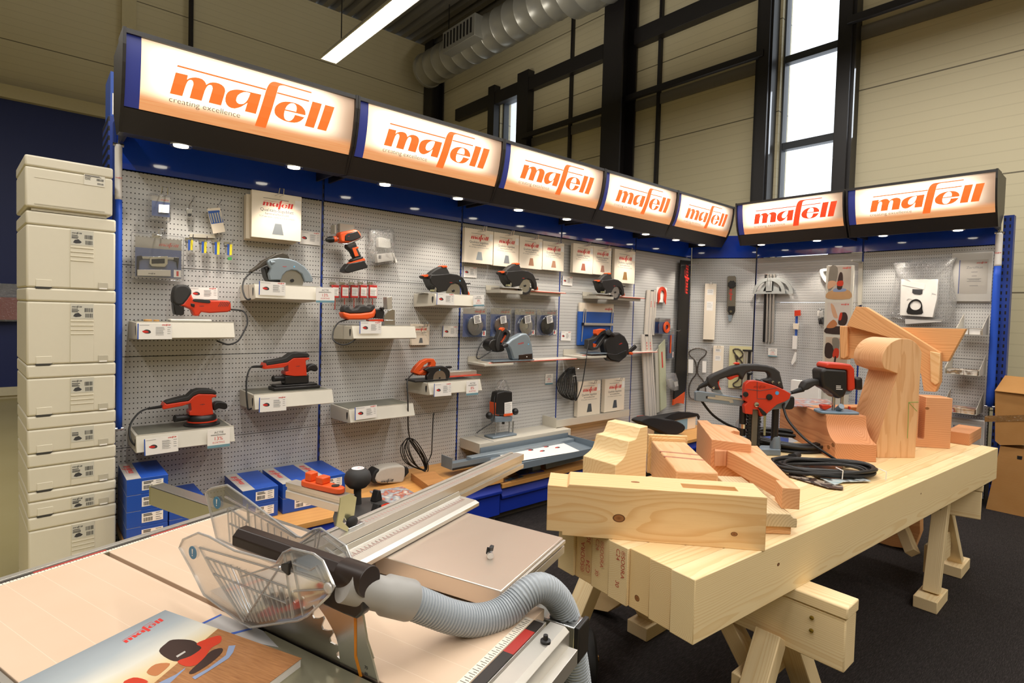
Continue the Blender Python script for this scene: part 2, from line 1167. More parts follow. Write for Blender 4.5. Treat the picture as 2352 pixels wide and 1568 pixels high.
def cladding():

    m = new_mat('sandwich_panel','#d8cda9',0.5)

    t = NT(m)

    sp = t.n('ShaderNodeSeparateXYZ')

    t.l(t.co('UV'),sp.inputs[0])

    z = sp.outputs[1]

    fine = t.math('FRACT',t.math('DIVIDE',z,0.1))

    joint = t.math('FRACT',t.math('DIVIDE',t.math('ADD',z,0.45),1.05))

    groove = t.math('LESS_THAN',fine,0.10)

    jl = t.math('LESS_THAN',joint,0.012)

    nz = t.noise(0.8,2,t.co('UV'))

    base = t.mix(nz.outputs[0],lin('#d9cfae'),lin('#d1c5a0'))

    c = t.mix(t.math('MULTIPLY',groove,0.35),base,lin('#b9ad8a'))

    c = t.mix(jl,c,lin('#6f664f'))

    t.l(c,t.b.inputs['Base Color'])

    t.bump(t.math('SUBTRACT',1.0,t.math('MULTIPLY',groove,1.0)),0.25,0.004)

    return m

M_CLAD = cladding()

M_STEELBLK = mat('black_steelwork','#211e1e',0.45,var=0.1,scale=3)

M_FRAMEGREY = mat('window_frame_grey','#41454b',0.4)

def rib_ceiling():

    return mat('ribbed_ceiling','#77736a',0.5,metal=0.3,var=0.12,scale=2)

def carpet():

    m = new_mat('charcoal_carpet','#2c2827',0.95,spec=0.1)

    t = NT(m)

    o = t.co()

    n1 = t.noise(1.0,3,t.mapping(o,(38,420,300)))

    n2 = t.noise(320,2,o)

    c = t.ramp(t.math('ADD',t.math('MULTIPLY',n1.outputs[0],0.55),t.math('MULTIPLY',n2.outputs[0],0.45)),[(0.33,lin('#1c1918')),(0.52,lin('#2e2a29')),(0.72,lin('#4a4543'))])

    t.l(c,t.b.inputs['Base Color'])

    t.bump(n2.outputs[0],0.6,0.004)

    return m

def vinyl():

    m = new_mat('yellow_vinyl','#c4b681',0.35,spec=0.4)

    t = NT(m)

    o = t.co()

    nz = t.noise(1.4,4,o)

    t.l(t.mix(nz.outputs[0],lin('#cabd8c'),lin('#b9aa74')),t.b.inputs['Base Color'])

    return m

struct(MB().box(X0,XW+0.4,Y0,YW+0.3,-0.12,0.0).build('floor',vinyl()))

struct(MB().box(0.30,XW,Y0,3.26,0.0,0.006).build('floor',carpet()))

b = MB()

pr,x = [],X0

while x < XW + 0.3:

    pr += [(x,ZC),(x+0.10,ZC),(x+0.13,ZC+0.09),(x+0.20,ZC+0.09),(x+0.23,ZC)]

    x += 0.23

pr += [(x,ZC+0.3),(X0,ZC+0.3)]

FXZ = Fr((0,Y0,0),(1,0,0),(0,0,1),(0,1,0))

b.prism(pr,0,YW-Y0+0.3,FXZ)

struct(b.build('ceiling',rib_ceiling(),smooth=0))

# back wall: cladding above a blue lower part

struct(MB().box(X0,XW+0.3,0,ZC,-0.25,0.0,FL).build('wall_left',M_CLAD,uv=FL))

bl = MB().box(X0,1.6,0.16,4.0,0.002,0.06,FL)

struct(bl.build('wall_back',mat('blue_wall_paint','#15255f',0.5,var=0.08,scale=1.5)))

struct(MB().box(X0,1.62,4.0,4.17,0.002,0.16,FL).build('trim_1',mat('beige_ledge','#cfc39d',0.5)))

struct(MB().box(X0,1.6,0.045,0.16,0.002,0.09,FL).box(X0,1.6,0.0,0.045,0.002,0.04,FL).build('baseboard_left',mat('cream_skirting','#d9cfb0',0.5)))

xa = FL.p((296,60),0.05)[0]

struct(MB().box(xa-0.09,xa+0.09,4.17,ZC,0.002,0.08,FL).build('trim_2',mat('beige_ledge','#cfc39d',0.5)))

xa = FL.p((438,60),0.08)[0]

dp = [FL.pt(xa,4.17,0.10),FL.pt(xa,ZC-0.02,0.10)]

struct(MB().tube(dp,0.035,10).build('trim_3',M_STEELBLK))

# side wall with two tall windows

ya0,ya1 = -FW.p((1800,0))[0],-FW.p((1942,0))[0]     # window 1 between these Y

yb0,yb1 = -FW.p((1150,240))[0],-FW.p((1199,240))[0]

zt2 = FW.p((1170,222))[1]

def wall_piece(a0,a1,z0,z1):

    return MB().box(-a1,-a0,z0,z1,-0.25,0.0,FW)

b = MB()

for (p,q,z0,z1) in [(Y0,ya1,0,ZC),(ya0,yb1,0,ZC),(yb0,YW,0,ZC),(ya1,ya0,0,1.2),(ya1,ya0,5.9,ZC),(yb1,yb0,0,1.2),(yb1,yb0,zt2,ZC)]:

    b.box(-q,-p,z0,z1,-0.25,0.0,FW)

struct(b.build('wall_right',M_CLAD,uv=FW))

struct(MB().box(X0-0.2,X0,Y0,YW,0,ZC).build('wall_near',M_CLAD,uv=FW))

struct(MB().box(X0,XW,Y0-0.2,Y0,0,ZC).build('wall_front',M_CLAD,uv=FL))

M_GLASS = clear('window_glass',refl=0.03,body=0.0,rough=0.02)

def window(name,y0,y1,z0,z1,bars):

    f = MB()

    t = 0.05

    f.box(-y0,-y0+t,z0,z1,-0.18,-0.06,FW).box(-y1-t,-y1,z0,z1,-0.18,-0.06,FW)

    f.box(-y0,-y1,z0,z0+t,-0.18,-0.06,FW).box(-y0,-y1,z1-t,z1,-0.18,-0.06,FW)

    for z in bars:

        f.box(-y0+t,-y1-t,z-0.04,z+0.04,-0.17,-0.07,FW)

    o = struct(f.build(name,M_FRAMEGREY,bev=0.004))

    zs = [z0] + list(bars) + [z1]

    for za,zb in zip(zs,zs[1:]):

        MB().box(-y0+0.02,-y1-0.02,za+0.02,zb-0.02,-0.13,-0.12,FW).build('pane',M_GLASS,o)

    return o

mz1,mz2 = FW.p((1865,121),-0.1)[1],FW.p((1858,326),-0.1)[1]

window('window_1',ya0+0.03,ya1-0.03,1.2,5.9,(2.6,mz2,mz1))

window('window_2',yb0+0.02,yb1-0.02,1.2,zt2,(3.2,))

# deep reveals of window 1 and its steel posts

struct(MB().box(-ya0-0.20,-ya0-0.03,0,ZC,0.0,0.16,FW).box(-ya0-0.17,-ya0-0.05,0,ZC,0.16,0.20,FW).build('trim_4',M_STEELBLK))

struct(MB().box(-ya1+0.0,-ya1+0.17,0,ZC,0.0,0.16,FW).box(-ya1+0.02,-ya1+0.14,0,ZC,0.16,0.20,FW).build('trim_5',M_STEELBLK))

struct(MB().box(-yb0-0.2,-yb0-0.02,0,zt2+0.25,0.0,0.14,FW).build('trim_6',M_STEELBLK))

struct(MB().box(-yb1+0.02,-yb1+0.30,0,zt2+0.25,0.0,0.14,FW).build('trim_7',M_STEELBLK))

# main column (H section) and the corner column

def hcol(name,y,w=0.30,d=0.30,x_off=0.02):

    a = -y

    b = MB().box(a-w/2,a+w/2,0,ZC,x_off,x_off+0.03,FW).box(a-w/2,a+w/2,0,ZC,x_off+d-0.03,x_off+d,FW).box(a-0.012,a+0.012,0,ZC,x_off+0.03,x_off+d-0.03,FW)

    return struct(b.build(name,M_STEELBLK))

yc = -(FW.p((1392,0),0.32)[0]+FW.p((1440,0),0.32)[0])/2

hcol('trim_8',yc,w=0.34,d=0.34)

hcol('trim_9',YW-0.22,w=0.3,d=0.3)

# rails

def rail(name,q0,q1,w0,w1,h,ext=(0,0)):

    (a0,z0),(a1,z1) = FW.p(q0,w1),FW.p(q1,w1)

    z = (z0+z1)/2

    return struct(MB().box(a0-ext[0],a1+ext[1],z-h/2,z+h/2,w0,w1,FW).build(name,M_STEELBLK,bev=0.004))

rail('trim_10',(1415,233),(1752,119),0.16,0.22,0.075)

rail('trim_11',(1195,316),(1382,250),0.15,0.20,0.075)

rail('trim_12',(1945,47),(2120,-15),0.18,0.24,0.075,(0,3.5))

rail('trim_13',(1456,83),(1660,0),0.02,0.15,0.22,(0,0.6))

rail('trim_14',(1045,268),(1385,113),0.02,0.13,0.22)

M_FLASH = mat('grey_flashing','#7c776f',0.4)

def flash(name,q0,q1,h,ext=0):

    (a0,z0),(a1,z1) = FW.p(q0),FW.p(q1)

    z = (z0+z1)/2

    return struct(MB().box(a0,a1+ext,z-h/2,z+h/2,0.001,0.03,FW).build(name,M_FLASH))

flash('trim_15',(1450,250),(1739,157),0.14)

flash('trim_16',(1222,329),(1382,279),0.14)

flash('trim_17',(1980,77),(2230,0),0.14,3)

for i,(q0,q1) in enumerate([((1519,0),(1502,410)),((1315,40),(1307,365)),((1746,0),(1728,460))]):

    a0 = FW.p(q0,0.05)[0]

    struct(MB().box(a0-0.022,a0+0.022,0.2,ZC,0.001,0.05,FW).build('trim_%d' % (18+i),M_STEELBLK))



# ventilation duct under the ceiling

M_DUCT = mat('galvanised_duct','#a8a69c',0.36,metal=0.6,var=0.12,scale=3)

dw = 0.80

ea_,ez_ = FW.p((981,163),dw)

dz = ez_

ventduct = thing('ventilation_duct',FW.pt(ea_,dz-0.3,dw),'round galvanised ventilation duct running under the ribbed ceiling','duct')

prof = [(0.30,0.0)]

h = 0.0

while h < 3.6:

    prof += [(0.30,h+0.02),(0.307,h+0.03),(0.30,h+0.04)]

    h += 0.28

prof += [(0.30,3.66),(0.345,3.70)]

MB().lathe(prof,FW.pt(ea_,dz,dw),FW.u,32).build('pipe',M_DUCT,ventduct,smooth=50)

prof = []

h = 3.72

while h < 9.5:

    prof += [(0.40,h),(0.40,h+0.26),(0.41,h+0.27),(0.41,h+0.29)]

    h += 0.30

MB().lathe(prof,FW.pt(ea_,dz,dw),FW.u,32).build('wide_pipe',M_DUCT,ventduct,smooth=50)

MB().lathe([(0.31,-0.01),(0.315,0.03),(0.31,0.06)],FW.pt(ea_,dz,dw),FW.u,32).build('end_cap',M_DUCT,ventduct,smooth=50)

go = MB().box(ea_+1.15,ea_+2.05,dz-0.19,dz+0.16,dw+0.20,dw+0.42,FW).build('outlet_box',M_DUCT,ventduct,bev=0.006)

g = MB()

for k in range(9):

    g.box(ea_+1.2+k*0.092,ea_+1.235+k*0.092,dz-0.12,dz+0.11,dw+0.421,dw+0.43,FW)

g.build('outlet_grille',M_DARKST,go)

for yy in (ea_+0.7,ea_+2.6):

    MB().tube([FW.pt(yy,dz+0.29,dw),FW.pt(yy,ZC,dw)],0.008,6).build('hanger',M_DARKST,ventduct)



# fluorescent batten that hangs over the display

lamp = thing('fluorescent_lamp',(2.63,5.2,4.2),'long lit fluorescent batten hanging above the illuminated signs','ceiling lamp')

FLP = Fr((2.63,6.42,4.2),(1,0,0),(0,0,1),(0,-1,0))

MB().prism([(-0.10,0.02),(-0.06,0.09),(0.06,0.09),(0.10,0.02),(0.09,0.015),(0.055,0.08),(-0.055,0.08),(-0.09,0.015)],0.0,2.9,FLP).build('reflector',mat('white_reflector','#f2efe6',0.3),lamp,smooth=0)

for sx in (-0.045,0.045):

    MB().cyl(FLP.pt(sx,0.035,0.02),FLP.pt(sx,0.035,2.88),0.017).build('tube',M_TUBELIT,lamp)

MB().prism([(-0.10,0.02),(-0.06,0.09),(0.06,0.09),(0.10,0.02)],-0.012,0.0,FLP).build('end_cap',mat('white_reflector'),lamp,smooth=0)

for k in (0.35,2.4):

    MB().tube([FLP.pt(0,0.09,k),FLP.pt(0,ZC-4.2,k)],0.006,6).build('hanger',M_DARKST,lamp)



# red packages by the blue wall

q = FL.ps([(-60,648),(50,738)],0.3)

pk = thing('wrapped_package',FL.pt(q[1][0],q[1][1],0.15),'red and orange goods wrapped in clear film on the blue wall','package')

MB().box(q[0][0],q[1][0]-0.32,q[1][1]+0.12,q[0][1]-0.02,0.065,0.26,FL).build('carton',mat('package_red','#9c2a26',0.5),pk)

MB().box(q[1][0]-0.30,q[1][0]-0.02,q[1][1]+0.02,q[0][1]-0.18,0.065,0.27,FL).build('carton',mat('package_red'),pk)

MB().box(q[0][0],q[1][0]-0.32,q[1][1]+0.02,q[1][1]+0.115,0.065,0.265,FL).build('tray',mat('package_orange','#a8532a',0.5),pk)

MB().box(q[0][0],q[1][0],q[1][1],q[0][1],0.062,0.30,FL).build('film',M_BAG,pk)

# ------------------------------------------------------------------ the brand lettering, traced as outlines (1000 units wide)

LOGO = {

'bar':[(33,167),(539,169),(535,159),(31,157)],'bar2':[(608,167),(821,169),(819,159),(605,158)],

'm':[(25,123),(89,125),(85,99),(97,110),(112,118),(130,124),(148,126),(166,124),(178,117),(186,107),(189,98),(197,106),(208,115),(222,121),(239,125),(258,125),(274,121),(287,113),(294,102),(296,89),(292,66),(278,1),(208,1),(219,55),(225,85),(223,96),(219,102),(211,103),(203,100),(195,91),(189,79),(182,60),(169,1),(104,1),(114,54),(120,81),(119,92),(114,101),(105,103),(97,99),(90,91),(84,78),(78,58),(65,1),(0,0)],

'a':[(510,125),(485,1),(418,1),(429,54),(413,39),(394,22),(377,12),(358,3),(338,1),(322,5),(309,15),(301,30),(299,47),(302,69),(310,86),(322,99),(340,109),(362,117),(387,121),(415,122),(444,123)],

'f':[(487,-68),(511,43),(536,155),(543,178),(551,197),(561,212),(573,222),(585,227),(598,229),(614,229),(696,229),(835,229),(833,220),(696,220),(652,221),(639,219),(625,214),(616,206),(612,195),(606,166),(580,44),(554,-68)],

'e':[(802,67),(802,81),(798,95),(788,107),(774,118),(754,125),(731,128),(709,128),(684,126),(662,121),(640,112),(622,99),(607,83),(599,66),(597,49),(601,33),(609,22),(626,12),(645,6),(667,1),(689,0),(711,1),(733,4),(753,11),(772,23),(786,38),(797,53),(732,54),(726,35),(716,19),(705,10),(693,6),(677,8),(666,17),(661,32),(661,48),(663,65),(729,66)],

'l1':[(843,169),(909,169),(868,0),(804,0)],'l2':[(933,169),(1000,169),(956,0),(891,0)]}

LOGO_H = {'a':[(442,116),(421,117),(401,111),(382,98),(369,83),(363,66),(362,51),(368,41),(380,36),(394,38),(408,44),(419,56),(429,73),(436,92)],

'e':[(665,73),(738,75),(740,91),(738,107),(731,118),(719,123),(703,121),(688,112),(676,98),(669,84)]}

def logo(mb,fr,a,b,w,width,rot=0.0):

    """the lettering with its baseline starting at (a, b)"""

    f2 = fr.sub(a,b,w,rot)

    k = width/1000

    for n_,pts in LOGO.items():

        mb.flat([(x*k,y*k) for x,y in pts],0,f2,[[(x*k,y*k) for x,y in LOGO_H[n_]]] if n_ in LOGO_H else ())

    return mb

def lines(mb,fr,a0,a1,bs,w,h=0.0016,ragged=0.3):

    """rows of fine print"""

    for b in bs:

        mb.box(a0,a0+(a1-a0)*(1-ragged*random.random()),b-h/2,b+h/2,w,w+0.0003,fr)

    return mb

def barcode(mb,fr,a0,a1,b0,b1,w):

    x = a0

    while x < a1:

        d = random.choice((0.0008,0.0014,0.0022))

        mb.box(x,min(x+d,a1),b0,b1,w,w+0.0003,fr)

        x += d+random.choice((0.0008,0.0014))

    return mb



# ------------------------------------------------------------------ display wall: posts, bays, headers

HZ = 2.21

ROWS = [(0.02,0.217),(0.217,0.656),(0.656,1.095),(1.095,1.534),(1.534,1.98)]

ORD = ['first','second','third','fourth','fifth']

def bay(fr,a0,a1,label,peg=None,only=None):

    o = thing('display_bay',fr.pt((a0+a1)/2,0,0),label,'display wall','pegboard bays')

    for i,(z0,z1) in enumerate(ROWS):

        MB().box(a0+0.007,a1-0.007,z0+0.0015,z1-0.0015,-0.018,0.0,fr).build('back_panel',(peg or {}).get(i,M_PEG),o,uv=fr,bev=0.0015,smooth=0)

    MB().box(a0+0.007,a1-0.007,1.984,HZ,-0.018,0.004,fr).build('header_panel',M_HEADER,o,bev=0.0015,smooth=0)

    MB().box(a0+0.007,a1-0.007,0.02,HZ,-0.06,-0.05,fr).build('rear_sheet',M_DARKBACK,o) if not peg else None

    return o

M_DARKBACK = mat('dark_back_sheet','#26262a',0.6)

AX = [0.305,1.30,2.30,3.30,4.30,5.26]

for i in range(5):

    lab = ['left end bay of the long pegboard wall, under the first lit sign','second bay of the long pegboard wall, with the cordless drill',

           'middle bay of the long pegboard wall, above the grey trays','fourth bay of the long pegboard wall, with the coiled black cable',

           'last bay of the long pegboard wall, with the tall guide rails'][i]

    bay(FA,AX[i],AX[i+1],lab)

bay(FD,0.0,0.6337,'narrow angled corner bay of grey pegboard with the hanging chains')

bay(FB,-2.668,-1.712,'side wall bay of pegboard behind the protractor guide',{4: M_PEGOPEN})

bay(FB,-1.712,-0.80,'right end bay of pegboard with the framed certificate')

def post(fr,a,label,w0=-0.045,wd=0.0125):

    o = MB().box(a-wd/2,a+wd/2,0.0,2.20,w0,-0.001,fr).build('upright_post',M_POST,uv=fr,bev=0.001,smooth=0)

    return tag(o,label,'post','slotted uprights of the display wall')

for i,a in enumerate(AX):

    post(FA,a,['slotted blue upright at the left end of the pegboard wall','slotted upright between the first and second pegboard bays','slotted upright between the second and middle pegboard bays',

         'slotted upright between the middle and fourth pegboard bays','slotted upright between the fourth and last pegboard bays','slotted upright where the long pegboard wall meets the corner bay'][i])

post(FB,-2.66,'slotted upright where the corner bay meets the side wall')

post(FB,-1.712,'slotted upright between the two side wall bays')

a_r = FB.p((2312,600),0.03)[0]

o = MB().box(a_r-0.03,a_r+0.03,0.0,FB.p((2318,494),0.03)[1],-0.05,0.03,FB).build('upright_post',M_POST,uv=FB,bev=0.001,smooth=0)

tag(o,'thick slotted blue upright at the right end of the display','post','slotted uprights of the display wall')



# illuminated fascia signs: curved lit print in a black housing, two spotlights below

PROF = [(0.432,2.448),(0.432,2.40),(0.426,2.35),(0.417,2.30),(0.404,2.25),(0.388,2.205),(0.372,2.172)]

def pw(z):

    for (w0,z0),(w1,z1) in zip(PROF,PROF[1:]):

        if z1 <= z <= z0:

            return w1 + (w0-w1)*(z-z1)/(z0-z1)

    return PROF[0][0] if z > PROF[0][1] else PROF[-1][0]

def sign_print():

    """back-lit print: pale sky over a wooden table top, with the hot-spot glow of a backlight painted in"""

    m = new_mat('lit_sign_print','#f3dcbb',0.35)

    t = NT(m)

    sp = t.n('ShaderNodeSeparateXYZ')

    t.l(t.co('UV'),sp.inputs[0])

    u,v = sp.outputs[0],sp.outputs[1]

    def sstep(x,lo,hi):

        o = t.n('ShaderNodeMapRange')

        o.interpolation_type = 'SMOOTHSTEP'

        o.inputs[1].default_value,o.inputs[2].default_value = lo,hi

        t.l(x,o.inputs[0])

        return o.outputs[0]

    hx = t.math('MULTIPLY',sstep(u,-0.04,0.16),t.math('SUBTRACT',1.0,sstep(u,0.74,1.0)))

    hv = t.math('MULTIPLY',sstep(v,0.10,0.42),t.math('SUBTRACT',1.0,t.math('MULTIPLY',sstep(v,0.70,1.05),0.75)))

    glow = t.math('MULTIPLY',hx,hv)  # backlight hot spot and fall-off, painted into colour and emission

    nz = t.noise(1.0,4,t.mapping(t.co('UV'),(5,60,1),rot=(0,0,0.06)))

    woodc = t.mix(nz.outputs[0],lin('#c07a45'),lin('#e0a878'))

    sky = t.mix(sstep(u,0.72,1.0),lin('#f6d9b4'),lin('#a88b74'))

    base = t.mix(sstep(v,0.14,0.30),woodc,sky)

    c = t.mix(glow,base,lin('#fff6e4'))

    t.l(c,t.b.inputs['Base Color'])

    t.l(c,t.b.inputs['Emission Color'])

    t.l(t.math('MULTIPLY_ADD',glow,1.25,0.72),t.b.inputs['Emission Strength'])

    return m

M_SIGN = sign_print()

M_HOUS = mat('black_sign_housing','#242120',0.38)

M_SIGNBLUE = emit('lit_sign_blue','#2b3478',0.45)

M_SIGNRED = emit('lit_sign_orange','#ff6a2a',0.75)

M_SIGNINK = emit('lit_sign_ink','#4a4238',0.12)

def sign(fr,a0,a1,label,spots,inset=0.042,red=None):

    o = thing('illuminated_sign',fr.pt((a0+a1)/2,2.07,0.30),label,'sign','lit signs over the display wall')

    g = 0.004

    hb = MB()

    back = [(0.10,2.46),(0.448,2.465),(0.448,2.446),(0.425,2.446),(0.425,2.41),(0.418,2.35),(0.408,2.30),(0.396,2.25),(0.380,2.205),(0.364,2.171),(0.374,2.167),(0.326,2.075),(0.215,2.085),(0.10,2.20)]

    pts = lambda a: [fr.pt(a,z,w) for w,z in back]

    hb.loft([pts(a0+g),pts(a1-g)])

    h = hb.build('housing',M_HOUS,o,smooth=0)

    # end cheeks and the gussets that carry the box from the posts

    ck = [(0.45,2.467),(0.448,2.40),(0.438,2.33),(0.424,2.27),(0.405,2.21),(0.376,2.158),(0.326,2.074),(0.30,2.20),(0.30,2.467)]

    for aa in (a0+0.001,a1-0.013):

        MB().loft([[fr.pt(aa,z,w) for w,z in ck],[fr.pt(aa+0.012,z,w) for w,z in ck]]).build('end_cheek',M_HOUS,o,smooth=0)

    gs = [(0.006,2.12),(0.006,2.085),(0.216,2.084),(0.30,2.10),(0.20,2.20),(0.006,2.20)]

    for aa in (a0+0.03,a1-inset):

        MB().loft([[fr.pt(aa,z,w) for w,z in gs],[fr.pt(aa+0.012,z,w) for w,z in gs]]).build('bracket',M_HOUS,o,smooth=0)

    s0 = a0+0.014

    s1,e1 = a0+0.066,a1-0.014

    def sheet(x0,x1,dw,n=1):

        b = MB()

        b.loft([[fr.pt(x,z,w+dw) for w,z in PROF] for x in (x0,x1)],cap=False,closed=False)

        return b

    MB.build(sheet(s0,s1,0.001),'blue_stripe',M_SIGNBLUE,o)

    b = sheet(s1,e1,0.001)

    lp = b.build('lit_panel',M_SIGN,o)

    L = lp.data.uv_layers.new(name='UVMap')

    mw = WM[lp.name]

    for lo in lp.data.loops:

        q = mw @ lp.data.vertices[lo.vertex_index].co - fr.O

        L.data[lo.index].uv = ((q.dot(fr.u)-s1)/(e1-s1),(q.dot(fr.v)-2.172)/(2.448-2.172))

    def bend(mb):

        bm = bmesh.new()

        vs = [bm.verts.new(q) for q in mb.v]

        for f in mb.f:

            try:

                bm.faces.new([vs[i] for i in f])

            except ValueError:

                pass

        for w0,z in PROF:

            bmesh.ops.bisect_plane(bm,geom=bm.verts[:]+bm.edges[:]+bm.faces[:],plane_co=fr.pt(0,z,0),plane_no=(0,0,1))

        bm.verts.index_update()

        mb.v = [v.co.copy() for v in bm.verts]

        mb.f = [tuple(v.index for v in f.verts) for f in bm.faces]

        bm.free()

        for i,q in enumerate(mb.v):

            d = q-fr.O

            mb.v[i] = q + fr.w*(pw(d.dot(fr.v))+0.0035-d.dot(fr.w))

        return mb

    lx = a0+0.172

    bend(logo(MB(),fr,lx,2.2567,0,0.720)).build('lettering',red or M_SIGNRED,lp,smooth=0)

    bend(MB().text('creating excellence',0.0315,fr,lx-0.003,2.2250,0,sx=1.18,thin=-0.012)).build('tagline',M_SIGNINK,lp,smooth=0)

    for sa in spots:

        c = fr.pt(sa,2.081,0.268)

        sp = MB().lathe([(0.030,0.004),(0.046,0.002),(0.048,0.0),(0.046,-0.006),(0.030,-0.004)],c,(0,0,1),24,cap=False).build('spotlight',M_CHROME,o)

        MB().lathe([(0.031,-0.002),(0.030,-0.008),(0.018,-0.010),(0.001,-0.011)],c,(0,0,1),20).build('bulb',M_LEDLIT,sp)

    return o

SIGNX = [0.284,1.297,2.297,3.30,4.29,5.285]

SIGNLAB = ['lit sign nearest the stack of grey cases, first over the long wall','second lit sign over the long wall, above the cordless drill',

    'middle lit sign over the long wall, above four saw blade boxes','fourth lit sign over the long wall','fifth lit sign, last over the long wall before the corner']

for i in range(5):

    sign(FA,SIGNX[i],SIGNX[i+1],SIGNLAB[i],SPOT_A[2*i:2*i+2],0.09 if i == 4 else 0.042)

M_SIGNRED2 = emit('lit_sign_red','#f4431f',0.75)

b0 = FB.p((1690,470),0.44)[0]

b1 = FB.p((1942,440),0.44)[0]

b2 = FB.p((2293,400),0.44)[0]

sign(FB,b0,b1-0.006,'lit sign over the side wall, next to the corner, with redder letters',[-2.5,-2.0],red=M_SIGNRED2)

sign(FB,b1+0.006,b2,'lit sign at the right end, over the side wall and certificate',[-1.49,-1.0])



# ------------------------------------------------------------------ fabric banners on cords at both ends

def banner(name_pts,fr,w,label,split,txt):

    o = thing('fabric_banner',fr.pt(name_pts[2][0],name_pts[2][1],w),label,'banner')

    (x0,zt),(x1,zt1),(x2,zb),(x3,zb1) = name_pts       # top left, top right, bottom right, bottom left

    def strip(t0,t1,nm,m,seg=14):

        rings = []

        for k in range(seg+1):

            t = t0+(t1-t0)*k/seg

            l,r_ = x0+(x3-x0)*t,x1+(x2-x1)*t

            z = zt+(zb-zt)*t

            rings.append([fr.pt(l+(r_-l)*j/6,z,w+0.016*math.sin(PI*j/6)*(1-0.3*t)) for j in range(7)])

        return MB().loft(rings,cap=False,closed=False).build(nm,m,o,solid=0.0012,smooth=60)

    strip(0,split,'white_top',M_WHITE)

    strip(split,1,'blue_cloth',M_BANBLUE)

    f2 = fr.sub((x0+x1)/2,0,w+0.019)

    logo(MB(),fr,x0+(x1-x0)*0.08,zt+(zb-zt)*split*0.62,w+0.0185,(x1-x0)*0.86).build('lettering',M_INKRED,o,smooth=0)

    MB().cyl(fr.pt(x0-0.006,zt,w),fr.pt(x1+0.006,zt,w),0.008).build('top_rod',M_CHROME,o)

    MB().cyl(fr.pt(x3-0.004,zb,w),fr.pt(x2+0.004,zb,w),0.008).build('bottom_rod',M_CHROME,o)

    MB().tube([fr.pt((x0+x1)/2,zt,w),fr.pt((x0+x1)/2,2.09,w)],0.002,6).build('cord',M_CHROME,o)

    return o

M_BANBLUE = mat('banner_blue','#1b50c4',0.55,var=0.05,scale=3)

w_b = 0.10

q = FA.ps([(263,331),(281,331),(281,985),(266,985)],w_b)

banner([q[0],(q[1][0],q[0][1]),(q[2][0],q[3][1]),q[3]],FA,w_b,'narrow blue and white fabric banner at the left end of the wall',0.19,'')

q = FB.ps([(2287,535),(2304,545),(2284,922),(2263,932)],w_b)

banner([q[0],(q[1][0],q[0][1]),(q[2][0],q[3][1]),q[3]],FB,w_b,'narrow blue and white fabric banner at the right end of the display',0.19,'')



# ------------------------------------------------------------------ base units with drawers and wooden counters

M_COUNTER = wood('beech_counter','#d9a05c','#cb9150',(0.5,-0.6),34,0.4,wob=0.03,fibre=0.7)

M_DRAW = mat('drawer_blue','#14309c',0.38,var=0.03)

M_PLINTH = mat('plinth_brown','#4a443c',0.6)

def base_unit(x0,x1,yf,zt,label):

    w = WALL_Y-yf

    o = thing('drawer_unit',FA.pt((x0+x1)/2,0,w/2),label,'drawer unit','blue drawer units under the counters')

    MB().box(x0+0.004,x1-0.004,0.045,zt,0.02,w-0.03,FA).build('body',M_NAVY,o)

    MB().box(x0+0.004,x1-0.004,0.006,0.045,0.02,w-0.06,FA).build('plinth',M_PLINTH,o)

    d = MB().prism([(w-0.03,0.055),(w-0.008,0.055),(w-0.008,zt-0.075),(w+0.012,zt-0.072),(w+0.014,zt-0.055),(w-0.004,zt-0.03),(w-0.006,zt-0.004),(w-0.03,zt-0.004)],x0+0.008,x1-0.008,Fr((0,WALL_Y,0),(0,-1,0),(0,0,1),(1,0,0)))

    d.build('drawer_front',M_DRAW,o,bev=0.003)

    return o

def counter(x0,x1,yf,zt,label):

    b = MB().box(x0,x1,zt-0.03,zt,0.004,WALL_Y-yf,FA)

    M = FA.M((x0+x1)/2,zt-0.03,0.25)

    return tag(b.build('counter_top',M_COUNTER,M=Matrix.Translation(M.translation),bev=0.003),label,'counter','wooden counters along the wall')

base_unit(0.32,1.30,2.69,0.27,'blue drawer unit behind the table saw, left end of the row')

base_unit(1.302,2.30,2.70,0.27,'blue drawer unit under the counter with the grey blower bag')

base_unit(2.302,3.30,2.72,0.225,'blue drawer unit under the grey tray stand')

base_unit(3.302,4.30,2.72,0.225,'blue drawer unit behind the stack of timber samples')

base_unit(4.302,5.2,2.72,0.225,'blue drawer unit at the corner end of the row')

counter(0.315,2.299,2.685,0.30,'beech counter with blue cartons and the sanding block')

counter(2.301,5.20,2.70,0.255,'beech counter with brochures below the grey trays')

# ------------------------------------------------------------------ table saw in the foreground

ZT = 0.86

def saw_top():

    m = new_mat('saw_table_coating','#d9bea4',0.42,spec=0.4)

    t = NT(m)

    sp = t.n('ShaderNodeSeparateXYZ')

    t.l(t.co('UV'),sp.inputs[0])

    f = t.math('FRACT',t.math('DIVIDE',sp.outputs[0],0.049))

    g = t.math('LESS_THAN',f,0.018)

    nz = t.noise(6,3,t.co('UV'))

    c = t.mix(nz.outputs[0],lin('#dcc3aa'),lin('#d3b79b'))

    t.l(t.mix(t.math('MULTIPLY',g,0.45),c,lin('#efe0cc')),t.b.inputs['Base Color'])

    t.bump(g,0.3,0.001)

    return m

M_SAWTOP = saw_top()

M_SAWBODY = mat('saw_body_grey','#5c5f62',0.5)

M_OLIVE = mat('bare_steel_plate','#a5a189',0.32,metal=0.7,var=0.08,scale=6)

M_RULEW = mat('rule_white','#e6dccb',0.45,var=0)

M_RULER = mat('rule_red','#a5302a',0.4,var=0)

M_RULEB = mat('rule_black','#2a2523',0.4,var=0)

saw = thing('table_saw',FS.pt(0.57,0.8,0),'large beige table saw with clear blade guard in the foreground','table saw')

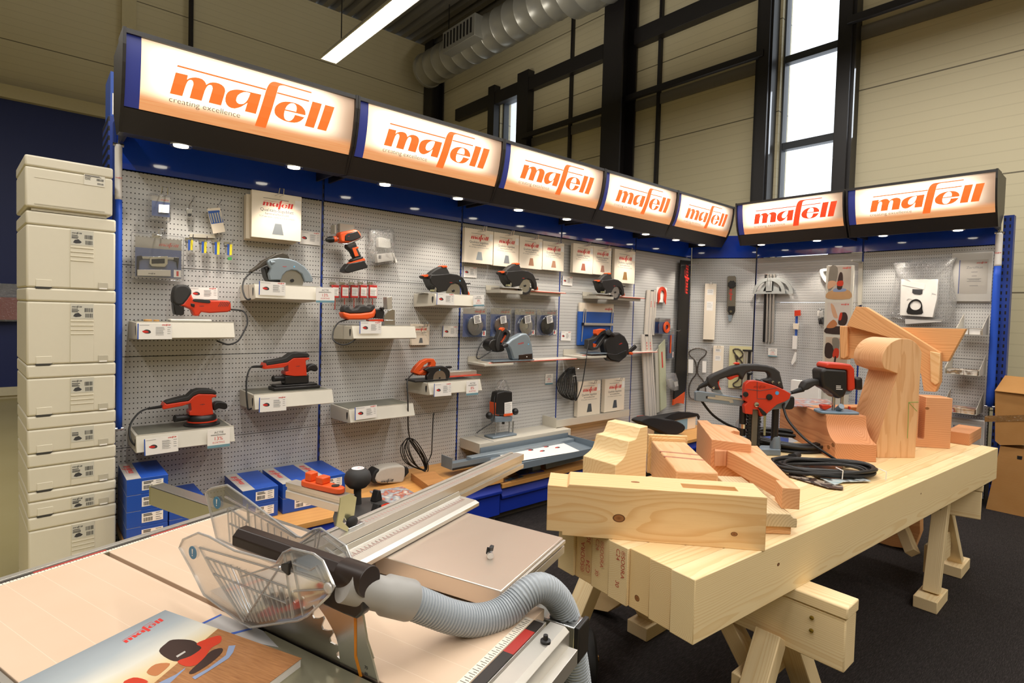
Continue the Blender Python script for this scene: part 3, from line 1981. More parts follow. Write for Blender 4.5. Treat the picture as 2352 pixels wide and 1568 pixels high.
A0,A1,B0,B1,SL = 0.300,0.838,0.405,1.243,0.0045

CA = 0.5485

tp = MB()

tp.box(A0,CA-SL,B0,B1,ZT-0.02,ZT,FS).box(CA+SL,A1,B0,B1,ZT-0.02,ZT,FS)

top = tp.build('table_top',M_SAWTOP,saw,uv=FS,smooth=0,bev=0.0012)

MB().box(CA-SL,CA+SL,B0,B1-0.008,ZT-0.022,ZT-0.018,FS).build('slot_lining',M_RUBBER,saw)

MB().box(CA-SL-0.0003,CA+SL+0.0003,B1-0.012,B1,ZT-0.018,ZT-0.0002,FS).build('slot_end',M_OLIVE,saw)

MB().box(A0+0.02,A1-0.03,B0+0.02,B1-0.02,0.42,ZT-0.02,FS).build('body',M_SAWBODY,saw,bev=0.01)

for a,b in ((A0+0.06,B0+0.06),(A1-0.08,B0+0.06),(A0+0.06,B1-0.06),(A1-0.08,B1-0.06)):

    MB().box(a-0.02,a+0.02,b-0.02,b+0.02,0.012,0.42,FS).build('leg',M_SAWBODY,saw,bev=0.004)

MB().box(0.46,CA-SL-0.001,0.47,0.735,ZT+0.0002,ZT+0.0016,FS).build('insert_plate',M_OLIVE,saw,smooth=0)

# aluminium rails with rules on three sides

def rail_profile(o0,o1):

    return [(o0,ZT-0.045),(o0,ZT-0.003),(o0+(o1-o0)*0.30,ZT-0.003),(o0+(o1-o0)*0.30,ZT-0.012),(o0+(o1-o0)*0.42,ZT-0.012),(o0+(o1-o0)*0.42,ZT+0.0005),(o0+(o1-o0)*0.86,ZT+0.0005),(o1,ZT-0.006),(o1,ZT-0.045)]

FBZ = Fr((0,0,0),_eb,(0,0,1),_ea)

MB().prism(rail_profile(B1+0.001,B1+0.034),A0,A1,FBZ).build('rear_rail',M_ALU,saw,smooth=0,bev=0.0006)

MB().prism(rail_profile(B0-0.001,B0-0.060),A0+0.1,A1-0.03,FBZ).prism([(B0-0.045,ZT-0.03),(B0-0.075,ZT-0.03),(B0-0.075,ZT-0.055),(B0-0.045,ZT-0.055)],A0+0.1,A1-0.03,FBZ).build('front_rail',M_ALU,saw,smooth=0,bev=0.0006)

MB().prism(rail_profile(A0-0.001,A0-0.032),B0,B1,Fr((0,0,0),_ea,(0,0,1),_eb)).build('side_rail',M_ALU,saw,smooth=0,bev=0.0006)

ruler = MB().box(A0,A1,B1-0.0085,B1-0.0005,ZT+0.0001,ZT+0.0006,FS).build('rule',M_RULEW,saw,smooth=0)

tk = MB()

for k in range(int((A1-A0)/0.005)):

    a = A0+k*0.005

    tk.box(a,a+0.0007,B1-0.0085+(0.004 if k % 2 else 0.0018),B1-0.001,ZT+0.0007,ZT+0.0009,FS)

tk.build('graduation',M_RULEB,ruler,smooth=0)

cuts = [0.30,0.437,0.555,0.640,0.716,A1]

for i,(p,q) in enumerate(zip(cuts,cuts[1:])):

    MB().box(p,q,B1+0.0015,B1+0.0095,ZT-0.002,ZT-0.0005,FS).build('scale_band',M_RULEB if i % 2 == 0 else M_RULER,saw,smooth=0)

r2 = MB().box(A0+0.1,A1-0.04,B0+0.0005,B0+0.0145,ZT+0.0001,ZT+0.0007,FS).build('rule',M_RULEW,saw,smooth=0)

tk = MB()

for k in range(int((A1-A0-0.14)/0.005)):

    a = A0+0.1+k*0.005

    tk.box(a,a+0.0008,B0+0.002,B0+(0.013 if k % 2 == 0 else 0.008),ZT+0.0008,ZT+0.001,FS)

tk.build('graduation',M_RULEB,r2,smooth=0)

for p,q,m in ((A0+0.1,0.70,M_RULEB),(0.70,0.768,M_RULER),(0.768,A1-0.04,M_RULEB)):

    MB().box(p,q,B0-0.018,B0-0.001,ZT-0.002,ZT-0.0002,FS).build('scale_band',m,saw,smooth=0)

q_ = FS.p(K1('q',1540,1290),ZT)

MB().lathe([(0.008,0),(0.008,0.004),(0.004,0.005),(0.0035,0.012),(0.001,0.012)],FS.pt(0.752,B0-0.045,ZT),(0,0,1),16).build('locking_screw',M_BLACK,saw)

# blade, riving knife and guard

BC,BR = (0.683,0.800),0.137

tooth = []

NTEETH = 36

for k in range(NTEETH):

    a = -2*PI*k/NTEETH

    for da,rr in ((0.0,BR),(-0.028,BR-0.002),(-0.040,BR-0.014),(-0.075,BR-0.016),(-0.13,BR-0.010)):

        tooth.append((BC[0]-math.cos(a+da)*rr,BC[1]+math.sin(a+da)*rr))

bl = MB().prism(tooth,CA-0.0012,CA+0.0012,FSV)

bl.build('saw_blade',M_BLADE,saw,smooth=0)

kn = smooth_poly([(0.575,0.83),(0.583,0.888),(0.602,0.914),(0.625,0.931)],4,False) + [(0.615,0.955),(0.542,0.955),(0.532,0.925),(0.528,0.908),(0.521,0.895),(0.507,0.862),(0.503,0.83)]

knf = MB().prism(kn,CA-0.0014,CA+0.0014,FSV).build('riving_knife',M_STEEL,saw,smooth=0)

st = FSV.ps(K('q',(335,1095),(352,1095),(352,1385),(388,1525),(372,1522),(338,1390)),CA-0.002)

MB().prism(st,CA-0.0022,CA-0.0014,FSV).build('orange_stripe',mat('orange_paint','#e08a1c',0.4),knf,smooth=0)

tx = MB()

for px,s in (((405,1470),'70'),((405,1512),'80')):

    a,b = FSV.p(K1('q',*px),CA-0.002)

    tx.text(s,0.006,Fr((0,0,0),-_eb,(0,0,1),-_ea),-a-0.0,b,-(CA-0.0018))

tx.build('graduation',M_INKDARK,knf,smooth=0)

MB().tube([FSV.pt(*FSV.p(K1('q',392,1050),CA-0.004),CA-0.004),FSV.pt(*FSV.p(K1('q',428,1275),CA-0.004),CA-0.004),FSV.pt(*FSV.p(K1('q',470,1400),CA-0.003),CA-0.003)],0.0012,6).build('spring_wire',M_STEEL,knf)

hold = FSV.ps(K('p',(1560,1090),(1600,1010),(1700,930),(1780,920),(1890,1130),(1895,1260),(1835,1322),(1720,1275),(1545,1195)),CA)

MB().prism(hold,CA-0.011,CA+0.011,FSV).build('guard_holder',M_BLACK,saw,bev=0.003)

tr0,tr1 = FSV.pt(0.806,0.990,CA),FSV.pt(0.572,0.992,CA)

ax = (tr1-tr0).normalized()

oct_ = lambda c,r_: [c+(_ea*math.cos(t)+Vector((0,0,1))*math.sin(t))*r_ for t in [PI/8+k*PI/4 for k in range(8)]]

MB().loft([oct_(tr0,0.015),oct_(tr0+ax*0.004,0.0185),oct_(tr1,0.0185)]).build('suction_tube',mat('brown_black_plastic','#2b211d',0.36),saw,smooth=0,bev=0.0015)

MB().cyl(tr0-ax*0.0004,tr0+ax*0.0,0.004).build('tube_plug',M_RUBBER,saw)

MB().cyl(tr1-ax*0.004,tr1+ax*0.045,0.0205,28).build('tube_collar',mat('brown_black_plastic'),saw,bev=0.001)

def guard_panel(outline,plane,ribs,combs,sticker,name):

    pts = FSV.ps(outline,plane)

    sheet = MB().prism(pts,plane-0.001,plane+0.001,FSV).build(name,M_GUARD,saw,smooth=0)

    rim = MB().tube([FSV.pt(a,b,plane) for a,b in pts],0.0019,6,closed=True)

    rim.build('rim',M_RIB,sheet)

    rb = MB()

    for r_ in ribs:

        qs = FSV.ps(r_,plane)

        for (a0,b0),(a1,b1) in zip(qs,qs[1:]):

            rb.tube([FSV.pt(a0,b0,plane),FSV.pt(a1,b1,plane)],0.0015,6)

    for (e0,e1,f0,f1,n) in combs:

        e0,e1,f0,f1 = FSV.ps([e0,e1,f0,f1],plane)

        for k in range(n+1):

            t = k/n

            rb.tube([FSV.pt(e0[0]+(e1[0]-e0[0])*t,e0[1]+(e1[1]-e0[1])*t,plane),FSV.pt(f0[0]+(f1[0]-f0[0])*t,f0[1]+(f1[1]-f0[1])*t,plane)],0.0012,5)

    rb.build('ribs',M_RIB,sheet)

    a,b = FSV.p(sticker,plane-0.002)

    MB().cyl(FSV.pt(a,b,plane-0.0012),FSV.pt(a,b,plane-0.0018),0.0105,24).build('sticker',mat('sticker_blue','#3f7fa5',0.4),sheet)

    f2 = Fr(FSV.pt(a,b,plane-0.002),-_eb,(0,0,1),-_ea)

    MB().prism([(-0.0016,0.006),(0.0016,0.006),(0.0008,-0.002),(-0.0008,-0.002)],0,0.0002,f2).box(-0.001,0.001,-0.0055,-0.0035,0,0.0002,f2).build('pictogram',M_WHITE,sheet,smooth=0)

    return sheet

outL = K('p',(268,735),(300,668),(430,610),(520,640),(740,760),(1105,862),(1160,780),(1230,745),(1420,790),(1500,850),(1600,1070),(1550,1150),(1370,1320),(1290,1360),(880,1420),(800,1380),(560,1200),(480,1140),(380,940))

gl = guard_panel(outL,CA-0.030,[K('p',(440,735),(1215,960)),K('p',(495,820),(1195,1080)),K('p',(560,960),(1190,1215)),K('p',(820,1370),(1130,900)),K('p',(800,985),(1130,880),(1165,800)),

    K('p',(1165,790),(1240,1340)),K('p',(1225,780),(1330,1320)),K('p',(440,735),(560,960),(820,1370)),K('p',(1255,940),(1520,1030)),K('p',(1250,1110),(1520,1095)),K('p',(1440,900),(1510,1040)),K('p',(1240,870),(1390,930),(1440,900))],

    [(K1('p',500,820),K1('p',760,900),K1('p',820,1360),K1('p',940,1375),5),(K1('p',780,910),K1('p',1200,1080),K1('p',950,1380),K1('p',1250,1330),9)],K1('p',380,780),'guard_panel')

MB().prism(FSV.ps(K('p',(1150,875),(1215,862),(1210,975),(1150,925)),CA-0.034),CA-0.036,CA-0.031,FSV).build('catch',M_BLACK,gl,bev=0.001)

MB().ball(FSV.pt(*FSV.p(K1('p',1545,1085),CA-0.033),CA-0.033),0.008,0.008,0.004,FSV).build('boss',M_RIB,gl)

outR = K('p',(495,262),(540,228),(680,200),(840,312),(1060,480),(1280,640),(1320,650),(1420,583),(1480,570),(1700,722),(1760,870),(1700,1000),(1500,1050),(900,800),(590,660))

guard_panel(outR,CA+0.030,[K('p',(660,300),(1270,650)),K('p',(690,395),(860,520),(850,360)),K('p',(700,530),(1050,700)),K('p',(1310,700),(1480,580),(1450,740)),K('p',(1500,640),(1690,780),(1740,880)),K('p',(1440,590),(1430,730)),K('p',(1520,740),(1740,900))],

    [(K1('p',680,400),K1('p',840,520),K1('p',700,690),K1('p',860,690),5),(K1('p',860,420),K1('p',1200,640),K1('p',880,690),K1('p',1200,760),6)],K1('p',588,352),'guard_panel')



# sliding table: rail, plate, fence with stops

sl = thing('sliding_table',FS.pt(0.9,0.9,ZT),'aluminium sliding table with mitre fence beside the blade guard','sliding table')

MB().box(0.846,0.886,0.352,1.66,ZT-0.075,ZT-0.021,FS).build('guide_rail',M_STEEL,sl,bev=0.002)

MB().box(0.8435,0.8885,0.343,0.352,ZT-0.078,ZT-0.018,FS).build('end_cap',M_BLACK,sl,bev=0.002)

MB().ball(FS.pt(0.845,0.41,ZT-0.05),0.003,0.004,0.004,FS).build('screw',M_CHROME,sl)

MB().box(0.846,0.886,1.66,1.663,ZT-0.075,ZT-0.021,FS).build('end_plate',M_ZINC,sl)

MB().box(0.846,0.90,0.50,0.72,ZT-0.020,ZT-0.001,FS).build('carriage',M_DARKST,sl)

def brushed():

    m = new_mat('brushed_aluminium','#dfd2c4',0.30,metal=0.75)

    t = NT(m)

    nz = t.noise(1.0,4,t.mapping(t.co(),(3,40,60)))

    n2 = t.noise(2.5,3,t.co())

    t.l(t.mix(n2.outputs[0],lin('#e4d8cb'),lin('#d3c2b1')),t.b.inputs['Base Color'])

    t.l(t.math('MULTIPLY_ADD',nz.outputs[0],0.06,0.3),t.b.inputs['Roughness'])

    return m

M_BRUSH = brushed()

pl = FS.ps(K('q',(480,690),(1340,942),(1762,575),(1105,405)),0.90)

plate = MB().prism(pl,0.866,0.90,FS).build('plate',M_BRUSH,sl,bev=0.002)

e0,e1 = Vector(pl[1]),Vector(pl[2])

g = MB()

n_ = Vector(((e1-e0).y,-(e1-e0).x)).normalized()

for z0,z1,o in ((0.889,0.896,0.006),(0.868,0.884,0.004)):

    g.prism([tuple(e0+n_*0.0005),tuple(e1+n_*0.0005),tuple(e1+n_*o),tuple(e0+n_*o)],z0,z1,FS)

g.build('edge_profile',M_ALU,plate,bev=0.0008)

MB().box(0.79,0.845,0.462,0.50,ZT+0.0006,ZT+0.0056,FS).build('clamp_tab',M_STEEL,sl,smooth=0)

# fence, turned by a couple of degrees

FF = FS.sub(0.70,0.758,0.0,R(1.4))

MB().prism([(0.0,0.902),(0.0,0.914),(0.006,0.914),(0.006,0.926),(0.0,0.926),(0.0,0.944),(0.030,0.944),(0.030,0.938),(0.036,0.938),(0.036,0.944),(0.046,0.944),(0.046,0.902)],-0.06,0.735,Fr(FF.O,FF.v,(0,0,1),FF.u)).build('fence',M_ALU,sl,smooth=0,bev=0.0006)

MB().prism([(-0.060,0.902),(-0.060,0.910),(-0.050,0.914),(-0.006,0.916),(-0.002,0.926),(-0.0006,0.926),(-0.0006,0.902)],-0.055,0.392,Fr(FF.O,FF.v,(0,0,1),FF.u)).build('fence_lip',M_ALU,sl,smooth=0,bev=0.0006)

fr_ = MB()

for k in range(76):

    fr_.box(0.0+k*0.005,0.001+k*0.005,-0.030,-0.030+(0.013 if k % 2 else 0.006),0.9157,0.9160,FF)

for k in range(70):

    fr_.box(0.05+k*0.009,0.0515+k*0.009,0.012,0.020,0.944,0.9443,FF)

fr_.build('fence_scale',mat('ink_pink','#c9938a',0.5,var=0),sl,smooth=0)

# second short rail with an orange stop

s0,s1 = FS.p(K1('u',130,690),0.925),FS.p(K1('u',1120,960),0.925)

F2 = FS.sub(s0[0],s0[1],0,math.atan2(s1[1]-s0[1],s1[0]-s0[0]))

ln_ = math.hypot(s1[0]-s0[0],s1[1]-s0[1])

arm = MB().prism([(0,0.905),(0,0.922),(0.004,0.924),(0.004,0.930),(0,0.932),(0,0.942),(0.030,0.942),(0.030,0.905)],0,ln_+0.02,Fr(F2.O,F2.v,(0,0,1),F2.u)).build('stop_arm',M_ALU,sl,smooth=0,bev=0.0006)

FO = F2.sub(0.62*ln_,0.015,0.9425)

so = MB().prism(smooth_poly([(-0.055,-0.014),(-0.03,-0.017),(0.02,-0.015),(0.058,-0.012),(0.066,0.0),(0.055,0.012),(0.0,0.015),(-0.045,0.016),(-0.058,0.0)],3),0,0.014,FO).build('flip_stop',M_ORANGE,sl,bev=0.003)

MB().box(-0.045,-0.025,-0.013,0.010,0.0135,0.034,FO).box(-0.010,0.014,-0.013,0.012,0.0135,0.030,FO).build('stop_lug',M_ORANGE,so,bev=0.003)

MB().cyl(FO.pt(0.042,0,0.0138),FO.pt(0.042,0,0.0155),0.009).build('stop_knob',M_BLACK,so)

# mitre gauge: sector plate, knob, bracket

pq = FS.ps(K('u',(1030,1060),(1035,1240),(1060,1350),(1120,1460)),0.905)

sec = FS.ps(K('u',(1070,1390),(1030,1200),(1080,1030),(1170,900),(1500,850),(1800,830),(2146,960),(2146,1100),(1700,1300),(1400,1330)),0.905)

MB().prism(sec,0.899,0.905,FS).build('mitre_sector',mat('gauge_plate','#4c4a48',0.4,metal=0.4),sl,bev=0.001)

kb = FS.p(K1('u',1490,960),0.905)

MB().lathe([(0.010,0),(0.0085,0.025),(0.009,0.036),(0.020,0.040),(0.029,0.050),(0.031,0.062),(0.027,0.074),(0.018,0.082),(0.0145,0.083)],FS.pt(kb[0],kb[1],0.905),(0,0,1),28,cap=True).build('knob',M_SOFT,sl,smooth=60)

kc = FS.pt(kb[0],kb[1],0.988)

kp = MB().cyl(kc,kc+Vector((0,0,0.0006)),0.0145,24).build('knob_badge',M_WHITE,sl)

logo(MB(),Fr(kc+Vector((0,0,0.0008)),CR,-CR.cross(Vector((0,0,1))),(0,0,1)),-0.011,-0.001,0,0.022).build('lettering',M_INKRED,kp,smooth=0)

def bracket(pts,d,nm,m):

    pts = [FSF.p(q,d) for q in pts]

    return MB().prism(pts,d,d+0.0025,FSF).build(nm,m,sl,smooth=0)

wb = -FS.p(K1('u',1300,1480),0.944)[1]

bracket(K('u',(1160,850),(1255,905),(1235,1180),(1195,1300),(1320,1420),(1310,1500),(1080,1380),(1150,950)),wb,'bracket',M_ZINC)

bq = FSF.ps(K('u',(1160,850),(1370,770),(1480,840),(1420,1270),(1300,1290),(1235,1180),(1255,905)),wb-0.012)

MB().prism(bq,wb-0.016,wb-0.012,FSF).build('bracket',M_ZINC,sl,smooth=0)

hb = FSF.p(K1('u',1450,1400),wb)

MB().box(hb[0]-0.02,hb[0]+0.022,hb[1]-0.008,hb[1]+0.004,wb-0.02,wb+0.004,FSF).build('hinge_block',M_STEEL,sl,bev=0.002)

tb_ = FSF.p(K1('u',1420,1310),wb)

MB().ball(FSF.pt(tb_[0],tb_[1],wb-0.004),0.013,0.011,0.008,FSF).build('thumb_lever',M_RUBBER,sl)

for px in ((1850,900),(1850,1170)):

    c = FS.p(K1('u',*px),0.905)

    MB().prism([(-0.012,0),(0.012,0),(0.006,0.024),(-0.002,0.026)],-0.009,0.009,Fr(FS.pt(c[0],c[1],0.905),_ea,(0,0,1),-_eb)).build('wing_knob',M_RUBBER,sl,bev=0.002)

c = FS.p(K1('u',2080,1080),0.905)

MB().lathe([(0.013,0),(0.016,0.004),(0.016,0.010),(0.012,0.012),(0.011,0.008),(0.006,0.008),(0.006,0.011),(0.001,0.011)],FS.pt(c[0],c[1],0.905),(0,0,1),24).build('red_ring',M_RED,sl)



# bolt lying on the plate

bp = FS.p(K1('q',1265,715),0.90)

bt = thing('clamping_bolt',FS.pt(bp[0],bp[1],0.90),'small loose bolt with black wing lying on the aluminium plate','bolt')

cb = FS.pt(bp[0]+0.004,bp[1]+0.004,0.907)

MB().cyl(cb,cb+Vector((-0.006,-0.010,-0.001)),0.0062).build('head',M_STEEL,bt)

MB().prism([(-0.008,0),(0.006,0.002),(0.010,0.012),(0.003,0.009),(-0.004,0.012)],-0.004,0.004,Fr(cb,_ea,(0,0,1),-_eb)).build('wing',M_BLACK,bt,bev=0.001)



# grey suction hose from the guard over the rail

hose = thing('suction_hose',FS.pt(0.7,0.4,0.85),'grey corrugated suction hose running from the blade guard over the rail end','hose')

h0,h1 = FS.pt(CA,0.548,0),FS.pt(0.875,0.385,0)

FH = Fr(h0,h1-h0,(0,0,1),(h1-h0).cross(Vector((0,0,1))))

M_HOSE = mat('hose_grey','#9fa6ac',0.35,var=0.03)

M_CUFF = mat('hose_cuff_grey','#9a9894',0.45)

P = FH.ps(K('q',(420,935),(540,960),(700,1000),(860,1065),(1000,1115),(1150,1140),(1290,1115),(1400,1055),(1500,965),(1580,920),(1650,930),(1720,990),(1770,1080),(1800,1180),(1830,1350),(1850,1480),(1870,1640)),0)

P = [(a,z if i < 9 else z) for i,(a,z) in enumerate(P)]

cuff = [FH.pt(a,z) for a,z in P[:3]]

d_ = (cuff[2]-cuff[0]).normalized()

MB().lathe([(0.0225,-0.03),(0.0235,0.030),(0.0275,0.036),(0.0285,0.075),(0.0275,0.079),(0.024,0.079)],cuff[0]-d_*0.005,d_,32).build('cuff',M_CUFF,hose,smooth=45)

path = smooth_poly([(q.x,q.y,q.z) for q in [FH.pt(a,z) for a,z in P[2:]]],40,False)

path = [Vector(q) for q in path]

res,acc,step = [path[0]],0.0,0.0011

for q0,q1 in zip(path,path[1:]):

    L_ = (q1-q0).length

    while acc + step <= L_:

        acc += step

        res.append(q0 + (q1-q0)*(acc/L_))

    acc -= L_

rad = [0.0222 + (0.0022 if (k % 5) in (1,2,3) else 0.0) for k in range(len(res))]

MB().tube(res,rad,20).build('ribbed_tube',M_HOSE,hose,smooth=60)



# steel leg under the sliding table and a castor of the saw frame

MB().box(0.95,0.985,0.62,0.655,0.006,0.866,FS).build('support_leg',M_SAWBODY,sl)

wc = FZ.p((1352,1515),0.10)

cw = thing('castor_wheel',(wc[0],wc[1],0.006),'black rubber wheel on the carpet below the hose','wheel')

wax = Vector((0.75,-0.66,0))

wcc = Vector((wc[0],wc[1],0.106))

MB().lathe([(0.04,-0.024),(0.085,-0.022),(0.098,-0.012),(0.1,0),(0.098,0.012),(0.085,0.022),(0.04,0.024)],wcc,wax,36).build('tyre',M_RUBBER,cw,smooth=40)

MB().lathe([(0.015,0.024),(0.05,0.026),(0.055,0.023),(0.001,0.02)],wcc,wax,28).build('rim',M_BLACK,cw)

MB().cyl(wcc+wax*0.02,wcc+wax*0.036,0.012).build('hub',mat('brass_hub','#8a6a3a',0.35,metal=0.9),cw)



# thick catalogue on the saw table, and the leaflet it half covers

def cover_art():

    m = new_mat('catalogue_cover','#c8c3b6',0.25,spec=0.6)

    t = NT(m)

    sp = t.n('ShaderNodeSeparateXYZ')

    t.l(t.co('UV'),sp.inputs[0])

    nz = t.noise(1.0,4,t.mapping(t.co('UV'),(6,3,1)))

    u = t.math('ADD',sp.outputs[0],t.math('MULTIPLY',t.math('SUBTRACT',nz.outputs[0],0.5),0.10))

    sky = t.ramp(u,[(0.0,lin('#8d969c')),(0.16,lin('#a8b0b4')),(0.32,lin('#d9d6c9')),(0.44,lin('#ddc99c')),(0.62,lin('#c79a63'))])

    gr = t.noise(1.0,4,t.mapping(t.co('UV'),(10,120,1),rot=(0,0,0.35)))

    wd = t.mix(gr.outputs[0],lin('#7a4f2e'),lin('#b98456'))

    edge = t.math('GREATER_THAN',t.math('ADD',sp.outputs[0],t.math('MULTIPLY',sp.outputs[1],-0.28)),0.42)

    t.l(t.mix(edge,sky,wd),t.b.inputs['Base Color'])

    return m

cz0,cz1 = ZT+0.0005,ZT+0.0135

c0,c1 = FS.p((378,1401),cz1),FS.p((692,1512),cz1)

FC = FS.sub(c0[0],c0[1],0,math.atan2(c1[1]-c0[1],c1[0]-c0[0]))

cl = math.hypot(c1[0]-c0[0],c1[1]-c0[1])

cat = thing('catalogue',FC.pt(cl/2,-0.12,cz0),'thick tool catalogue with red jigsaw on its cover, on the table saw','catalogue')

ch = 0.297/0.21*cl

MB().box(0.001,cl-0.001,-ch,0.0,cz0,cz1-0.0006,FC).build('pages',mat('paper_pages','#e9e4dc',0.7),cat,smooth=0)

FCU = Fr(FC.pt(0,0,0),FC.u/cl,FC.v,FC.w)

cov = MB().box(0,cl,-ch,0.001,cz1-0.0006,cz1,FC).build('cover',cover_art(),cat,smooth=0)

L = cov.data.uv_layers.new(name='UVMap')

for lo in cov.data.loops:

    q = WM[cov.name] @ cov.data.vertices[lo.vertex_index].co - FC.O

    L.data[lo.index].uv = (q.dot(FC.u)/cl,-q.dot(FC.v)/cl)

zz = cz1+0.0002

lq0,lq1 = FS.p((290,1476),zz),FS.p((380,1422),zz)

lf = FS.sub(lq0[0],lq0[1],zz,math.atan2(lq1[1]-lq0[1],lq1[0]-lq0[0]))

logo(MB(),lf,0,0,0,math.hypot(lq1[0]-lq0[0],lq1[1]-lq0[1])).build('lettering',M_INKRED,cov,smooth=0)

def art(pts,nm,m,z,sm=True):

    pts = FS.ps(pts,zz)

    MB().flat(smooth_poly(pts,3) if sm else pts,z,FS).build(nm,m,cov,smooth=0)

art(K('o',(1085,1350),(1130,1300),(1180,1272),(1300,1275),(1350,1300),(1375,1330),(1300,1385),(1210,1420),(1140,1400)),'picture',mat('print_black','#3a2a26',0.3,var=0),zz)

art(K('o',(1210,1420),(1300,1385),(1375,1330),(1340,1300),(1420,1265),(1490,1245),(1512,1260),(1500,1295),(1440,1330),(1400,1390),(1350,1440),(1270,1455)),'picture',mat('print_red','#c23a24',0.3,var=0),zz+0.0001)

art(K('o',(1310,1530),(1420,1470),(1540,1380),(1560,1315),(1607,1312),(1590,1360),(1560,1400),(1420,1490),(1330,1545)),'picture',mat('print_steel','#8593b0',0.3,var=0),zz+0.0002,False)

art(K('o',(1380,1410),(1440,1350),(1510,1330),(1515,1360),(1440,1430),(1330,1500),(1290,1495)),'picture',mat('print_black'),zz+0.00015)

art(K('o',(1200,1385),(1260,1350),(1268,1358),(1210,1395)),'picture',M_SILVER,zz+0.0002,False)

art(K('o',(1000,1495),(1060,1440),(1160,1435),(1110,1490),(1060,1520)),'picture',mat('print_copper','#b8764a',0.3,var=0),zz)

art(K('o',(840,1568),(910,1530),(990,1545),(1000,1568)),'picture',mat('print_red'),zz)

art(K('o',(1080,1568),(1200,1510),(1265,1463),(1260,1475),(1160,1568)),'picture',mat('print_steel'),zz,False)

lp_ = FS.ps(K('o',(1375,1165),(1505,1104),(1790,1215),(1900,1330),(1640,1280)),ZT+0.0012)

lfl = MB().prism(lp_,ZT+0.0018,ZT+0.0024,FS).build('leaflet',mat('leaflet_grey','#a9a6a4',0.3,var=0.1,scale=12))

tag(lfl,'grey leaflet with blue edge, half under the catalogue on the saw','leaflet')

MB().prism(FS.ps(K('o',(1375,1165),(1505,1104),(1515,1110),(1388,1172)),ZT+0.0012),ZT+0.0025,ZT+0.0027,FS).build('blue_edge',M_INKBLUE,lfl,smooth=0)

MB().prism(FS.ps(K('o',(1575,1232),(1715,1198),(1722,1206),(1590,1243)),ZT+0.0012),ZT+0.0025,ZT+0.0027,FS).build('blue_edge',M_INKBLUE,lfl,smooth=0)

# ------------------------------------------------------------------ bench of loose beams on two trestles

BT,BB,BW,NB = 0.734,0.575,0.070,9

WL,WD = '#efd5a4','#dcb479'

def timber(name,mb,fr_M,m,label,cat='timber sample',group=None,bev=0.0025,parent=None,smooth=30):

    o = mb.build(name,m,parent,M=fr_M,bev=bev,smooth=smooth)

    if parent is None:

        tag(o,label,cat,group)

    return o

blen = FT.p((2198,1013),BT)[0]

FE = Fr(FT.pt(0,0,0),-_bb,(0,0,1),-_ba)     # the near ends of the beams

BL_ = ['bench beam nearest the camera side, with the widest clear end grain','second bench beam from the open side of the bench','third bench beam from the open side, with a knot on its end',

       'bench beam stamped in red on its end, next to the unstamped three','middle red-stamped bench beam with vertical letters on its end','bench beam with bold red stamp beside the aluminium plate',

       'seventh bench beam, its end half hidden by the aluminium plate','eighth bench beam, hidden under the timber samples near the mortiser','rear bench beam along the counter side']

for i in range(NB):

    b0,b1 = i*BW+0.0006,(i+1)*BW-0.0006

    M = FT.M(blen/2,(b0+b1)/2,(BT+BB)/2)

    g = random.Random(i)

    wm = wood('spruce_beam_%d' % i,['#f2ddb0','#efd6a6','#eecf9b'][i % 3],['#dfbd85','#d9b076'][i % 2],(g.uniform(-0.03,0.03),[-0.06,0.0,0.09,-0.11][i % 4]),210,knots=[(-blen/2+0.006,0.006,-0.045,0.009)] if i == 2 else ([(-0.9,-0.04,0.02,0.008),(-0.5,-0.04,-0.03,0.006),(0.2,-0.04,0.03,0.007)] if i == 0 else ()))

    o = timber('bench_beam',MB().box(0.004*(i % 3)-0.003+(0 if i < 7 else 0.16+0.1*(i-7)),blen-0.01*(i % 2),b0,b1,BB,BT,FT),M,wm,BL_[i],'beam','spruce beams of the bench',bev=0.002)

    if i in (3,4,5):

        tx = MB()

        e = FE.sub(-(i+0.5)*BW,0,0)

        w_ = 0.0040

        if i == 5:

            f2 = Fr(e.pt(0.012,BB+0.035,w_),e.v,-e.u,e.w)

            tx.text('®SODRA',0.022,f2,-0.005,0.0,0,sx=1.0).text('C24',0.022,f2,0.0,-0.022,0).text('30',0.022,f2,0.085,-0.022,0)

        else:

            f2 = Fr(e.pt(-0.014 if i == 4 else -0.006,BT-0.012,w_),-e.v,e.u,e.w)

            tx.text('C24',0.019,f2,0.0,0.0,0,thin=-0.008).text('30',0.019,f2,0.088,0.0,0,thin=-0.008).text('®SODRA',0.019,f2,0.0,0.018,0,thin=-0.008)

        tx.build('stamp',mat('stamp_red','#b8362c',0.6,var=0.2,scale=300),o,smooth=0)



def rot_frame(p,ang):

    c,n = math.cos(ang),math.sin(ang)

    return Fr((p[0],p[1],0),(c,n,0),(-n,c,0),(0,0,1))

def trestle(end,ang,zt,hb,wx,ln,label,spread,foot,leg_w,near=True):

    """end: outer end of the top beam (plan); the beam runs from it along -v of the frame"""

    f = rot_frame(end,ang)        # u: along the beam away from the camera side, v: across

    o = thing('trestle',f.pt(ln*0.3,wx/2,0.006),label,'trestle','wooden trestles under the beam bench')

    wA = wood('trestle_wood','#f0dcb2','#dcba84',(0.02,-0.07),190)

    capm = f.M(ln/2,wx/2,zt-0.016)

    MB().box(0,ln,0,wx,zt-0.034,zt,f).build('cap_board',wA,o,M=capm,bev=0.004)

    MB().box(0.004,ln-0.004,0.004,wx-0.004,zt-hb,zt-0.0355,f).build('top_beam',wA,o,M=f.M(ln/2,wx/2,zt-hb/2),bev=0.004)

    return o,f,wA

